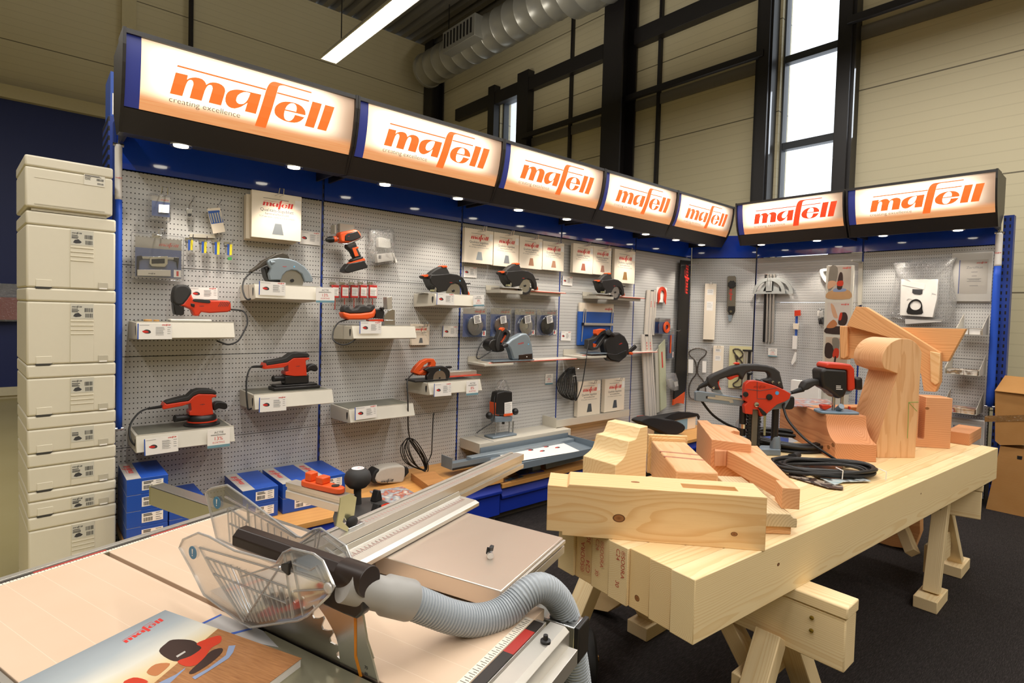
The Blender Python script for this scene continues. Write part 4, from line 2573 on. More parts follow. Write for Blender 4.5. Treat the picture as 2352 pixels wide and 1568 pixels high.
def bar(mb,p0,p1,w,d,side):

    """square bar between two points; side = direction of its width"""

    p0,p1,side = Vector(p0),Vector(p1),Vector(side).normalized()

    t = (p1-p0).normalized()

    side = (side - t*side.dot(t)).normalized()

    n = t.cross(side)

    r_ = lambda c: [c+side*(sx*w/2)+n*(sy*d/2) for sx,sy in ((-1,-1),(1,-1),(1,1),(-1,1))]

    return mb.loft([r_(p0),r_(p1)])

def bar_part(name,p0,p1,w,d,side,m,parent,bev=0.003):

    p0,p1 = Vector(p0),Vector(p1)

    t = (p1-p0).normalized()

    s = Vector(side)

    s = (s-t*s.dot(t)).normalized()

    M = Matrix((t,s,t.cross(s))).transposed().to_4x4()

    M.translation = (p0+p1)/2

    return bar(MB(),p0,p1,w,d,side).build(name,m,parent,M=M,bev=bev)

# near trestle

ne = FZ.p(K1('s',1580,560),BB)

tr,f,wA = trestle(ne,R(90),BB,0.185,0.09,1.0,'trestle at the near end of the beam bench',0.4,0.2,0.07)

f = rot_frame(ne,R(90))

def gp(px,z):

    return Vector((*FZ.p(px,z),z))

FN = Fr((ne[0]-0.0,0,0),(0,-1,0),(0,0,1),(-1,0,0))

a0 = FN.p(K1('s',990,625),0.0)

a1 = FN.p(K1('s',1190,955),0.0)

y0,z0 = -a0[0],BB-0.19

bar_part('brace',(ne[0]-0.05,y0,z0),(ne[0]-0.05-0.0,-a1[0]-0.05,a1[1]-0.1),0.055,0.055,(1,0,0),wA,tr)

yl = ne[1]+0.20

for sx,nm in ((-1,'leg'),(1,'leg')):

    x_t,x_b = ne[0]-0.045+sx*0.05,ne[0]-0.045+sx*0.30

    bar_part(nm,(x_t,yl,BB-0.16),(x_b,yl,0.05),0.075,0.06,(0,1,0),wA,tr)

    MB().box(x_b-0.10,x_b+0.10,yl-0.05,yl+0.05,0.006,0.062,FZ).build('foot',wA,tr,M=Matrix.Translation((x_b,yl,0.03)),bev=0.003)

bar_part('leg_board',(ne[0]-0.045-0.16,yl+0.05,0.26),(ne[0]-0.045+0.16,yl+0.05,0.26),0.10,0.03,(0,0,1),wA,tr)

for px in ((1357,650),(1355,710)):

    q = FN.p(K1('s',*px),0.09)

    MB().lathe([(0.006,0),(0.006,0.003),(0.002,0.004)],FN.pt(q[0],q[1],0.0895),(-1,0,0),12).build('bolt_head',mat('brass_screw','#b59a4a',0.3,metal=0.9),tr)

y_far = ne[1]+0.86

for sx in (-1,1):

    x_t,x_b = ne[0]-0.045+sx*0.05,ne[0]-0.045+sx*0.30

    bar_part('leg',(x_t,y_far,BB-0.16),(x_b,y_far,0.05),0.075,0.06,(0,1,0),wA,tr)

    MB().box(x_b-0.10,x_b+0.10,y_far-0.05,y_far+0.05,0.006,0.062,FZ).build('foot',wA,tr,M=Matrix.Translation((x_b,y_far,0.03)),bev=0.003)

# far trestle, a little turned

fe = FZ.p(K1('w',1542,112),BB)

angf = R(106)

tr2,f2,wA = trestle(fe,angf,BB,0.175,0.08,0.95,'trestle at the far end of the beam bench, beside the cardboard boxes',0.4,0.2,0.07)

f2 = rot_frame(fe,angf)

k0,k1 = FZ.p(K1('w',1055,1330),0.0),FZ.p(K1('w',1290,1040),0.0)

c0 = Vector((FZ.p(K1('w',1050,1250),0.062)[0]+0.03,FZ.p(K1('w',1050,1250),0.062)[1]+0.01,0.062))

c1 = Vector((3.86,0.66,0.062))

t0 = f2.pt(0.16,0.08+0.03,BB-0.055)

t1 = f2.pt(0.16,-0.03,BB-0.055)

cf = (c0+c1)/2

bar_part('leg',c0+Vector((0,0,0.0)),t0,0.05,0.065,(1,0,0),wA,tr2)

bar_part('leg',c1,t1,0.05,0.065,(1,0,0),wA,tr2)

for c in (c0,c1):

    MB().box(c.x-0.10,c.x+0.11,c.y-0.045,c.y+0.05,0.006,0.062,FZ).build('foot',wA,tr2,M=Matrix.Translation((c.x,c.y,0.03)),bev=0.003)

bar_part('leg_board',c0+Vector((0.10,0.045,0.12)),c1+Vector((-0.10,0.02,0.12)),0.14,0.028,(0,0,1),wA,tr2)

FX2 = Fr((fe[0]-0.02,0,0),(0,-1,0),(0,0,1),(-1,0,0))

q0 = FX2.p(K1('w',660,320),0)

bar_part('brace',(fe[0]-0.04,-q0[0],q0[1]),(c0.x+0.08,c0.y+0.10,0.20),0.05,0.05,(1,0,0),wA,tr2)

for px in ((1247,227),(1196,295)):

    dd = (t0-c0).normalized()

    t_ = (K1('w',*px))

    pp = Vector(t0)-dd*(0.03 if px[1] < 250 else 0.075)

    MB().lathe([(0.009,0),(0.009,0.003),(0.003,0.005)],pp+Vector((-0.034,-0.0,0)),(-1,0,0),12).build('screw_head',mat('brass_screw'),tr2)

for sx,xx in ((-1,-0.28),(1,0.28)):

    pb = f2.pt(0.78,0.04+sx*0.28,0.062)

    bar_part('leg',pb,f2.pt(0.78,0.04+sx*0.07,BB-0.055),0.05,0.065,(1,0,0),wA,tr2)

    MB().box(pb.x-0.10,pb.x+0.10,pb.y-0.05,pb.y+0.05,0.006,0.062,FZ).build('foot',wA,tr2,M=Matrix.Translation((pb.x,pb.y,0.03)),bev=0.003)



# chamfered timber on the floor behind the near end, timber leaning under the bench

FX = Fr((1.93,0,0),(0,-1,0),(0,0,1),(-1,0,0))

q = FX.ps(K('s',(262,690),(315,640),(460,572),(500,590),(500,715),(395,780),(262,745)))

zmn = min(p[1] for p in q)

q = [(a,b-zmn+0.0065) for a,b in q]

timber('floor_timber',MB().prism(q,-0.09,0.0,FX),Matrix.Translation(FX.pt(q[0][0],0.1,0)),wood('timber_pale','#efd3a2','#d8ae74',(0.05,-0.02),150),'short chamfered timber on the carpet behind the near trestle')

FX = Fr((3.95,0,0),(0,-1,0),(0,0,1),(-1,0,0))

q = FX.ps(K('w',(280,590),(700,300),(860,330),(935,345),(935,550),(870,720),(650,690)))

zmn = min(p[1] for p in q)

timber('floor_timber',MB().prism([(a,b-zmn+0.0065) for a,b in q],-0.07,0.0,FX),FX.M(q[0][0],0.1,0),wood('timber_orange','#e3ad78','#c98a55',(0.05,-0.09),130),'wide orange timber offcut standing on the carpet behind the far trestle')



# ------------------------------------------------------------------ timber samples on the bench

PINE_L,PINE_D = '#eac692','#d09a60'

DOUG_L,DOUG_D = '#e2ab7c','#c8875a'

# T1: long beam with birdsmouth end and mortise

p_r,p_l = Vector((*FZ.p(K1('n',1915,1162),BT),0)),Vector((*FZ.p(K1('n',250,1030),BT),0))

d = (p_r-p_l).normalized()

F1 = Fr(p_r,d,(-d.y,d.x,0),(0,0,1))     # u along towards the right end, v away

F1V = Fr(p_r,d,(0,0,1),(d.y,-d.x,0))    # seen from the front

h1 = F1V.p(K1('n',1937,722))[1]

L0 = F1V.p(K1('n',135,625))[0]

th = 0.128

Lb = F1V.p(K1('n',250,1030))[0]

step = F1V.p(K1('n',250,1000))[1]

lp = F1V.ps(K('n',(270,622)))[0]

prof = [(0.0,BT),(0.0,h1),(L0+0.06,h1),(L0+0.055,h1-0.008),(L0,h1-0.006),(L0,step),(Lb,step),(Lb,BT)]

ka,kz = F1V.p(K1('n',718,890))

ka2,kz2 = F1V.p(K1('n',1662,1020))

M1 = F1.M(L0/2,th/2,(BT+h1)/2)

zc = (BT+h1)/2

m1 = wood('spruce_knotty','#f0cf9c','#d9a568',(0.16,-0.05),95,knots=[(ka-L0/2,-th/2,kz-zc,0.0125),(ka2-L0/2,-th/2,kz2-zc,0.0065),(L0*0.58-L0/2,0.0,h1-zc,0.009)],wob=0.035)

mo = [F1.p(q,h1) for q in K('n',(1220,598),(1650,628),(1690,660),(1250,632))]

ma0,ma1 = min(q[0] for q in mo),max(q[0] for q in mo)

mb0,mb1 = 0.040,0.082

t1 = MB()

# body in slices so that the mortise is a real pocket

def slab1(u0,u1,v0,v1,z0,z1):

    t1.box(u0,u1,v0,v1,z0,z1,F1)

ring_o = [(0.0,0.0),(L0+0.06,0.0),(L0+0.06,th),(0.0,th)]

ring_i = [(ma1,mb0),(ma0,mb0),(ma0,mb1),(ma1,mb1)]

bm_v = []

zb_,zt_ = h1-0.05,h1

P = [F1.pt(a,b,zt_) for a,b in ring_o] + [F1.pt(a,b,zt_) for a,b in ring_i] + [F1.pt(a,b,zb_) for a,b in ring_i] + [F1.pt(a,b,BT) for a,b in [(0,0),(Lb,0),(Lb,th),(0,th)]] \
  + [F1.pt(Lb,0,step),F1.pt(L0,0,step),F1.pt(L0,th,step),F1.pt(Lb,th,step)] + [F1.pt(L0,0,h1-0.006),F1.pt(L0+0.055,0,h1-0.008),F1.pt(L0+0.055,th,h1-0.008),F1.pt(L0,th,h1-0.006)]

Fc = [(0,1,5,4),(1,2,6,5),(2,3,7,6),(3,0,4,7),(4,5,9,8),(5,6,10,9),(6,7,11,10),(7,4,8,11),(8,9,10,11),

      (0,12,13,16,17,20,21,1),(3,2,22,23,18,19,14,15),(12,15,14,13),(13,14,19,16),(16,19,18,17),(17,18,23,20),(20,23,22,21),(21,22,2,1),(0,3,15,12)]

t1.add(P,Fc)

timber('mortised_beam',t1,M1,m1,'thick knotty spruce beam with a mortise, lying across the front of the bench',bev=0.0015)



# cyma moulded block behind it

FY = Fr((0,1.075,0),(1,0,0),(0,0,1),(0,-1,0))

cy = K('n',(955,135),(893,150),(862,235),(850,248),(800,262),(785,330),(765,385),(735,420),(692,455),(688,520))

c = FY.ps(cy)

xl,xr = c[-1][0],c[0][0]

pr_ = [(xr,c[0][1])] + [c[1]] + smooth_poly(c[2:5],2,False) + smooth_poly(c[5:9],4,False) + [(c[8][0],BT+0.0004),(xr,BT+0.0004)]

timber('moulded_block',MB().prism(pr_,-0.135,0.0,FY),FY.M((xl+xr)/2,0.85,-0.07),wood('lime_pale','#f3d9a9','#e2bd85',(-0.08,0.11),85,wob=0.03),'pale block with stepped ogee moulding behind the mortised beam',bev=0.002)

q = FY.ps(K('n',(340,490),(375,450),(430,445),(560,480),(650,520)))

bb_ = [(q[0][0],BT+0.0004),q[0]] + smooth_poly(q,3,False)[1:] + [(q[-1][0],BT+0.0004)]

timber('rounded_block',MB().prism(bb_,0.004,0.05,FY),FY.M(q[2][0],0.8,0.03),wood('lime_pale2','#f1d6a4','#dfb87e',(0.03,0.2),90),'low pale block with rounded edge left of the ogee block',bev=0.001) if False else None



# planed oak-like block with two inlaid strips and grooved back plate

zp = 0.868

pq = FZ.ps(K('n',(985,255),(1255,258),(1545,542),(1440,522),(1400,540),(1250,562)),zp)

e_r,e_l = Vector((*pq[1],0)),Vector((*pq[0],0))

du = Vector((math.cos(R(-134.6)),math.sin(R(-134.6)),0))

F3 = Fr(e_l,du,(-du.y,du.x,0),(0,0,1))

wd_ = abs((e_r-e_l).dot(F3.v))

sv = 1 if (e_r-e_l).dot(F3.v) > 0 else -1

ln3 = 0.475

out3 = [(0.0,0.0),(0.0,sv*wd_),(ln3-0.012,sv*wd_),(ln3-0.004,sv*wd_*0.55),(ln3-0.03,sv*wd_*0.45),(ln3-0.03,sv*wd_*0.2),(ln3,sv*wd_*0.05),(ln3,0.0)]

out3 = [(min(a,0.425),b) for a,b in out3]

mp = wood('alder_planed','#e6b98a','#d29a66',(0.02,-0.16),70,wob=0.05)

pb = timber('planed_block',MB().prism(out3,BT+0.0004,zp,F3),F3.M(0.22,sv*wd_/2,(BT+zp)/2),mp,'planed reddish block with two dark inlaid strips between ogee block and tenon beam',bev=0.005)

for t0_,t1_ in ((0.165,0.180),(0.235,0.250)):

    MB().prism([(t0_,-0.0004*sv),(t1_,-0.0004*sv),(t1_+0.03,sv*(wd_-0.004)),(t0_+0.03,sv*(wd_-0.004))],zp-0.004,zp+0.0005,F3).build('inlay_strip',wood('inlay_dark','#b87a5c','#9d5f44',(0,-0.1),150),pb,M=WM[pb.name])

slab = MB()

slab.box(-0.035,-0.012,sv*(-0.01),sv*(wd_+0.01),BT+0.0004,zp+0.020,F3).box(-0.0118,-0.0012,sv*0.0,sv*(wd_+0.0),BT+0.0004,zp+0.012,F3)

timber('grooved_board',slab,F3.M(-0.02,0,0.8),wood('ash_board','#ecc894','#d5a566',(0.1,-0.02),120),'thin grooved board standing behind the planed block',bev=0.0015)



# stack at the front edge: two boards, the tenon beam, the scrolled piece

ub = Vector((math.cos(R(-132.5)),math.sin(R(-132.5)),0))

mk_b = lambda px,z: Fr((*FZ.p(px,z),0),ub,(-ub.y,ub.x,0),(0,0,1))

wdg = wood('douglas_light','#e9bd8d','#d2935f',(0.03,-0.12),120)

FbA = mk_b(K1('n',2127,1025),BT)

timber('bottom_board',MB().box(-0.36,0,-0.115,0.0,BT+0.0004,BT+0.024,FbA),FbA.M(-0.18,-0.06,BT+0.012),wdg,'lowest thin board of the stack beside the mortised beam')

FbB = mk_b(K1('n',2175,970),BT+0.0245)

sB = smooth_poly([(0.0,0.0),(0.0,0.026),(-0.012,0.030),(-0.020,0.040)],3,False)

FbBV = Fr(FbB.O,FbB.v,(0,0,1),FbB.u)

rough_end = wood('sawn_grey','#d8c29c','#b39a72',(0.06,-0.03),130,rough=0.8)

timber('sawn_board',MB().prism([(a,BT+0.0248+b) for a,b in sB] + [(-0.11,BT+0.0248+0.040),(-0.11,BT+0.0248)],-0.37,0.0,FbBV),FbB.M(-0.18,-0.06,BT+0.045),rough_end,'rough sawn board with coved edge in the middle of the stack')

zA,zBt = BT+0.0655,0.862

ot = FZ.ps(K('n',(1602,335),(1645,328),(1617,293),(1850,296),(2203,650),(2055,641),(2000,577),(2037,577)),zBt)

Ft = Fr((*ot[4],0),ub,(-ub.y,ub.x,0),(0,0,1))

mt = MB().prism(ot,zA,zBt,FZ)

timber('tenon_beam',mt,Ft.M(-0.2,0,0.83),wood('douglas_tenon','#e8b384','#cf8d5a',(0.02,-0.075),110),'reddish beam with oblique tenon and notched tip on top of the stack',bev=0.0015)

o5 = FZ.ps(K('n',(1500,292),(1616,294),(1643,327),(1598,340),(1505,340)),zBt-0.001)

timber('tenon_block',MB().prism(o5,zA+0.004,zBt-0.001,FZ),Matrix.Translation((*o5[0],0.83)) @ Matrix.Rotation(R(90),4,'Y'),wood('douglas_endgrain','#dba37a','#c58358',(0.04,-0.03),190),'small square tenon block at the back of the tenon beam',bev=0.001)

zs = 0.895

o6 = FZ.ps(K('n',(1360,88),(1440,88),(1480,118),(1600,132),(1680,155),(1708,180),(1655,170),(1632,182),(1660,198),(1712,212),(1790,248),(1803,268),(1800,285),(1478,245)),zs)

timber('scrolled_beam',MB().prism(o6,BT+0.0004,zs,FZ),Ft.M(-0.6,0.1,0.83),wood('douglas_scroll','#e8b184','#cc8855',(-0.05,-0.14),105),'reddish beam with a scroll-cut end behind the tenon beam',bev=0.002)



# cavetto beam under the blue router

cL,cR = Vector((*FZ.p(K1('m',330,1285),BT),0)),Vector((*FZ.p(K1('m',655,1300),BT),0))

du = (cR-cL).normalized()

FC2 = Fr(cL,du,(0,0,1),(du.y,-du.x,0))      # end face

FCS = Fr(cL,(du.y,-du.x,0),(0,0,1),-du)      # side: u towards viewer

wC = (cR-cL).length

zc1 = FC2.p(K1('m',330,1150))[1]

dep = 0.115

zct = 0.925

pf = [(0.0,BT+0.0004),(0.0,zc1)] + smooth_poly([(-0.004,zc1+0.002),(-0.05,zc1+0.02),(-0.085,zc1+0.06),(-0.095,zct)],4,False) + [(-0.62,zct),(-0.62,BT+0.0004)]

Mc = Matrix((-FCS.u,du,Vector((0,0,1)))).transposed().to_4x4()

Mc.translation = FCS.pt(-0.3,(BT+zct)/2,-wC/2)

timber('cavetto_beam',MB().prism(pf,-wC,0.0,FCS),Mc,wood('douglas_cavetto','#df9f70','#bf7548',(0.05,0.03),110,knots=[(-0.28,-wC/2,-0.03,0.010),(-0.24,-wC/2,-0.05,0.010)]),'dark orange beam with hollow-cut end carrying the second router',bev=0.0015)



# rounded post

pR,pL = Vector((*FZ.p(K1('m',960,1265),BT),0)),Vector((*FZ.p(K1('m',665,1265),BT),0))

du = (pR-pL).normalized()

FP = Fr(pL,du,(0,0,1),(du.y,-du.x,0))

out = FP.ps(K('m',(665,1265),(660,1150),(825,605),(722,568),(703,520),(708,460),(735,405),(780,360),(840,335),(895,333),(945,348),(988,388),(1013,440),(960,1265)))

out = [(a,max(b,BT+0.0004)) for a,b in out[:4]] + smooth_poly(out[4:13],3,False) + [(out[13][0],BT+0.0004)]

Mp = Matrix((Vector((0,0,1)),du,Vector((0,0,1)).cross(du))).transposed().to_4x4()

Mp.translation = FP.pt(0.1,1.0,-0.09)

timber('rounded_post',MB().prism(out,-0.185,0.0,FP),Mp,wood('douglas_post','#e9bb8b','#d09560',(0.0,0.11),85,knots=[(0.005,0.045,0.088,0.011),(0.035,0.0,0.088,0.009)],wob=0.03),'tall curved post with round head standing at the far end of the bench',bev=0.002,smooth=40)

mk = MB()

for a_,b_ in (((910,830),(900,1112)),((910,830),(985,828)),((915,835),(975,900))):

    (x0_,z0_),(x1_,z1_) = FP.p(K1('m',*a_)),FP.p(K1('m',*b_))

    mk.tube([FP.pt(x0_,z0_,0.0003),FP.pt(x1_,z1_,0.0003)],0.0012,4)

mk.build('pencil_mark',mat('green_mark','#79a84c',0.8),bpy.data.objects['rounded_post'],smooth=0)



# grooved block at the right with a batten end beside it

bR,bL = Vector((*FZ.p(K1('m',1235,1195),BT),0)),Vector((*FZ.p(K1('m',975,1180),BT),0))

du = (bR-bL).normalized()

FG = Fr(bL,du,(0,0,1),(du.y,-du.x,0))

g0,g1 = FG.p(K1('m',1045,790)),FG.p(K1('m',1262,800))

gL = FG.p(K1('m',985,1120))

zg = (g0[1]+g1[1])/2

wG = (bR-bL).length

gx0,gx1 = FG.p(K1('m',988,950))[0],FG.p(K1('m',1040,950))[0]

pg = [(gx0-0.07,BT+0.0004),(wG,BT+0.0004),(wG,zg),(gx1,zg),(gx1,gL[1]+0.01),(gx1-0.004,gL[1]+0.002),(gx0+0.004,gL[1]+0.002),(gx0,gL[1]+0.01),(gx0,zg),(gx0-0.07,zg)]

Mg = Matrix((du,Vector((0,0,1)),du.cross(Vector((0,0,1))))).transposed().to_4x4()

kq = FG.p(K1('m',1055,878))

Mg.translation = FG.pt(wG/2,0.86,-0.05)

timber('grooved_block',MB().prism(pg,-0.11,0.0,FG),Mg,wood('douglas_block','#e4ab7e','#cb8757',(-0.12,0.05),100,knots=[(kq[0]-wG/2,kq[1]-0.86,0.05,0.007)]),'reddish block with a deep slot, right of the curved post',bev=0.002)

FX = Fr((3.70,0,0),(0,-1,0),(0,0,1),(-1,0,0))

q = FX.ps(K('m',(1240,1025),(1392,1035),(1385,1135),(1238,1128)))

zz0 = BT+0.0004

qq = [(q[0][0]-0.02,zz0),(q[1][0],zz0),(q[1][0],zz0+0.062),(q[0][0]-0.02,zz0+0.062)]

timber('batten',MB().prism(qq,-0.3,0.0,FX),FX.M((q[0][0]+q[1][0])/2,0.76,-0.15) @ Matrix.Rotation(R(90),4,'Y'),wood('douglas_batten','#d79a6c','#be7b50',(0.03,-0.05),160),'batten end with fine rings sticking out beyond the bench',bev=0.0015)

# crossed rafters leaning behind the post

FX = Fr((3.64,0,0),(0,-1,0),(0,0,1),(-1,0,0))

CROP['Q'] = (1900,680,380/851)

raf = thing('rafter_joint',FX.pt(-0.95,0.99,0),'crossed rafter joint of orange timber standing behind the curved post','timber sample')

pl_ = FX.ps(K('Q',(65,152),(713,168),(622,336),(110,320),(105,326),(65,325)),0)

mr = wood('douglas_rafter','#eab27a','#d08f54',(0.13,-0.03),95,wob=0.03,knots=[(-0.20,0.05,0.05,0.006),(-0.27,0.02,0.05,0.005)])

MB().prism(pl_,-0.045,0.0,FX).build('cross_rafter',mr,raf,M=FX.M(-0.95,1.25,0),bev=0.002)

tq = FX.ps(K('Q',(66,152),(108,154),(106,310),(90,325),(68,318)),0.02)

MB().prism(tq,0.001,0.03,FX).build('tenon',mr,raf,M=FX.M(-1.2,1.25,0) @ Matrix.Rotation(R(90),4,'Z'),bev=0.006)

dg = FX.ps(K('Q',(100,152),(148,53),(198,56),(582,290),(580,440),(556,492),(496,488),(482,400),(330,215)),0.05)

ang = math.atan2(dg[3][1]-dg[2][1],dg[3][0]-dg[2][0])

Md = FX.sub(dg[4][0],dg[4][1],0.02,ang).M()

MB().prism(dg,0.001,0.05,FX).build('diagonal_rafter',mr,raf,M=Md,bev=0.002)

tq = FX.ps(K('Q',(527,282),(582,293),(576,445),(555,460),(530,440)),0.06)

MB().prism(tq,0.051,0.06,FX).build('tenon',wood('rafter_tenon','#efc893','#dba668',(0.05,-0.08),120),raf,M=Md,bev=0.006)

# beam lying behind the router

FX = Fr((3.0,1.05,0),(0.9,-0.44,0),(0,0,1),(-0.44,-0.9,0))

q = FX.ps(K('m',(300,800),(545,755)))

MBk = MB().box(q[0][0]-0.06,q[1][0]+0.22,BT+0.0004,0.93,-0.08,0.0,FX)

timber('back_beam',MBk,FX.M(q[0][0]+0.1,0.83,-0.04),wood('douglas_back','#dd9d68','#c07a48',(0.02,0.07),95,knots=[(0.12,0.045,0.04,0.008)]),'orange beam lying behind the curved post and second router',bev=0.002)

# ------------------------------------------------------------------ goods on the long pegboard wall

def rect(fr,quad,w):

    """upright rectangle (frame at its lower left corner, width, height) for four pixels TL TR BR BL on plane w"""

    tl,tr,br,bl = fr.ps(quad,w)

    a = ((bl[0]+tl[0])/2,(bl[1]+br[1])/2)

    wd = ((tr[0]-tl[0])+(br[0]-bl[0]))/2

    ht = ((tl[1]-bl[1])+(tr[1]-br[1]))/2

    return a[0],a[1],wd,ht

def rrect(fr,quad,w):

    """the same, keeping its turn in the plane"""

    tl,tr,br,bl = fr.ps(quad,w)

    ang = math.atan2(br[1]-bl[1]+tr[1]-tl[1],br[0]-bl[0]+tr[0]-tl[0])

    wd = math.hypot(br[0]-bl[0],br[1]-bl[1])

    ht = math.hypot(tl[0]-bl[0],tl[1]-bl[1])

    return fr.sub(bl[0],bl[1],w,ang),wd,ht

def slab(fr,crop,pts,w,th,sm=0):

    """outline seen at plane w, solid back to w-th"""

    q = fr.ps(K(crop,*pts),w)

    if sm:

        q = smooth_poly(q,sm)

    return MB().prism(q,w-th,w,fr)

def cord(fr,crop,pts,ws,r=0.0042,n=8):

    if isinstance(ws,(int,float)):

        ws = [ws]*len(pts)

    P = [fr.pt(*fr.p(q,w),w) for q,w in zip(K(crop,*pts),ws)]

    return MB().tube(smooth_poly([tuple(p) for p in P],5,False),r,n)

def wire_hook(fr,tip_a,tip_b,w1,parent=None,label=None,double=True,rise=0.02):

    """wire hook out of the pegboard carrying goods"""

    b = MB()

    if double:

        b.tube([fr.pt(tip_a-0.012,tip_b,0.001),fr.pt(tip_a-0.012,tip_b,w1-0.01),fr.pt(tip_a-0.011,tip_b+rise,w1),fr.pt(tip_a+0.011,tip_b+rise,w1),fr.pt(tip_a+0.012,tip_b,w1-0.01),fr.pt(tip_a+0.012,tip_b,0.001)],0.0022,6)

    else:

        b.tube([fr.pt(tip_a,tip_b,0.001),fr.pt(tip_a,tip_b,w1-0.01),fr.pt(tip_a,tip_b+rise,w1)],0.0022,6)

    b.box(tip_a-0.018,tip_a+0.018,tip_b-0.012,tip_b+0.012,0.0005,0.003,fr)

    return b.build('hook',M_CHROME,parent) if parent is not None else b

def pic_tool(mb_r,mb_d,f,a,b,w,s=1.0):

    """tiny printed picture of a power tool"""

    mb_d.flat([(a+x*s,b+y*s) for x,y in smooth_poly([(-0.012,0.0),(-0.010,0.007),(0.0,0.010),(0.010,0.006),(0.013,-0.002),(0.006,-0.006),(-0.006,-0.005)],3)],w,f)

    mb_r.flat([(a+x*s,b+y*s) for x,y in smooth_poly([(-0.016,0.004),(-0.006,0.006),(0.004,0.003),(0.004,-0.002),(-0.010,-0.003)],3)],w+0.0001,f)

def price_card(fr,quad,w,label,art='tool',lean=0.0):

    f,wd,ht = rrect(fr,quad,w)

    o = thing('price_card',f.pt(wd/2,0,0),label,'price card','product cards with small pictures')

    MB().box(0,wd,0,ht,-0.0008,0.0,f).build('card',M_WHITE,o,smooth=0)

    MB().box(0,wd*0.035,0,ht,0.0001,0.0003,f).build('blue_edge',M_INKBLUE,o,smooth=0)

    MB.build(logo(MB(),f,wd*0.70,ht*0.88,0.0004,wd*0.25),'lettering',M_INKRED,o,smooth=0)

    t = MB()

    lines(t,f,wd*0.06,wd*0.45,[ht*0.90],0.0003,ht*0.02)

    lines(t,f,wd*0.52,wd*0.80,[ht*k for k in (0.76,0.70,0.62,0.56,0.48,0.42,0.36,0.28)],0.0003,ht*0.022)

    lines(t,f,wd*0.86,wd*0.97,[ht*k for k in (0.76,0.62,0.5,0.36)],0.0003,ht*0.022)

    t.build('text',M_INKGREY,o,smooth=0)

    r_,d_ = MB(),MB()

    pic_tool(r_,d_,f,wd*0.27,ht*0.46,0.0003,wd*8.5)

    pr = d_.build('picture',M_INKDARK,o,smooth=0)

    r_.build('picture_colour',M_INKRED,pr,smooth=0)

    return o

def sale_card(fr,quad,w,pct,label):

    f,wd,ht = rrect(fr,quad,w)

    o = thing('sale_card',f.pt(wd/2,0,0),label,'sale card','discount cards')

    MB().box(0,wd,0,ht,-0.0015,0.0,f).build('card',M_WHITE,o,smooth=0)

    MB().box(0,wd,0,ht*0.14,0.0001,0.0003,f).build('teal_band',M_TEAL,o,smooth=0)

    t = MB().text('ACTIE',ht*0.17,f,wd/2,ht*0.76,0.0003,'CENTER')

    lines(t,f,wd*0.15,wd*0.85,[ht*0.70,ht*0.665],0.0003,ht*0.012,0.1)

    t.build('text',M_INKDARK,o,smooth=0)

    MB().text(pct,ht*0.27,f,wd/2,ht*0.40,0.0003,'CENTER').text('KORTING',ht*0.135,f,wd/2,ht*0.23,0.0003,'CENTER').build('discount',M_INKRED,o,smooth=0)

    return o

def shelf(rl,fl,fr_,label,depth=0.25):

    z = (FA.p(rl,0)[1]+FA.p(fl,depth)[1])/2

    x0,x1 = FA.p(fl,depth)[0],FA.p(fr_,depth)[0]

    o = thing('display_shelf',FA.pt((x0+x1)/2,z-0.08,depth/2),label,'shelf','sloped front metal shelves')

    FXW = Fr((0,WALL_Y,0),(0,-1,0),(0,0,1),(1,0,0))

    MB().prism([(0.002,z-0.003),(depth,z-0.003),(depth+0.026,z-0.072),(depth+0.0,z-0.078),(0.002,z-0.088)],x0,x1,FXW).build('tray',M_SHELF,o,smooth=0,bev=0.002)

    MB().box(x0+0.012,x1-0.012,z-0.0028,z-0.0008,0.012,depth-0.01,FA).build('top_mat',M_SHELFTOP,o,smooth=0)

    MB().box(x0,x1,z-0.003,z+0.002,depth-0.006,depth-0.001,FA).build('front_rim',M_SHELF,o,smooth=0)

    a = smooth_poly([(depth-0.028,z-0.022),(depth-0.012,z-0.020),(depth-0.012,z-0.045),(depth-0.020,z-0.062),(depth-0.029,z-0.045)],3)

    MB().prism(a,x0-0.0006,x0+0.0,FXW).build('side_slot',M_BLACK,o,smooth=0)

    return o,z,x0,x1

sh = {}

for key,rl,fl,fr_,lab in [

    ('jig',(297,733),(313,741),(537,742),'grey shelf under the orange jigsaw'),

    ('round',(300.5,979),(312,1000),(537,984),'grey shelf under the round orange sander'),

    ('rect',(551,891),(583,908),(763,897.6),'grey shelf under the rectangular orange sander'),

    ('circ',(556,650),(584,655),(733,659),'grey shelf under the grey circular saw'),

    ('dowel',(763,742),(808,750),(953,748),'grey shelf under the orange dowel jointer'),

    ('bs',(936,671),(998,676),(1090,678),'grey shelf under the first black cordless saw'),

    ('empty',(759,925),(801,941),(949,930),'empty grey shelf with only a product card'),

    ('kss',(936,866),(983,883),(1103,873.5),'grey shelf under the black saw with orange handle')]:

    sh[key] = shelf(rl,fl,fr_,lab)

def shelf_top(k):

    return sh[k][1]-0.0006



def P_(o,name,m,mb,**kw):

    return mb.build(name,m,o,**kw)

def fa(c,x,y,w):

    return FA.p(K1(c,x,y),w)

# --- jigsaw

zj = shelf_top('jig')

o = thing('jigsaw',FA.pt(*FA.p(K1('b',830,1560),0.14),0.14),'orange and black jigsaw with white base plate and black cord','jigsaw')

q = FA.ps(K('b',(618,1518),(640,1505),(1020,1524),(1030,1545)),0.17)

zz = zj+0.0003

P_(o,'base_plate',mat('white_enamel','#e8e2d6',0.35),MB().box(q[0][0],q[3][0],zz,zz+0.012,0.09,0.17,FA),bev=0.004)

P_(o,'head',M_SOFT,slab(FA,'b',[(650,1250),(672,1205),(720,1190),(780,1195),(815,1225),(830,1280),(745,1395),(660,1388),(640,1330)],0.165,0.068,2),bev=0.010,seg=3)

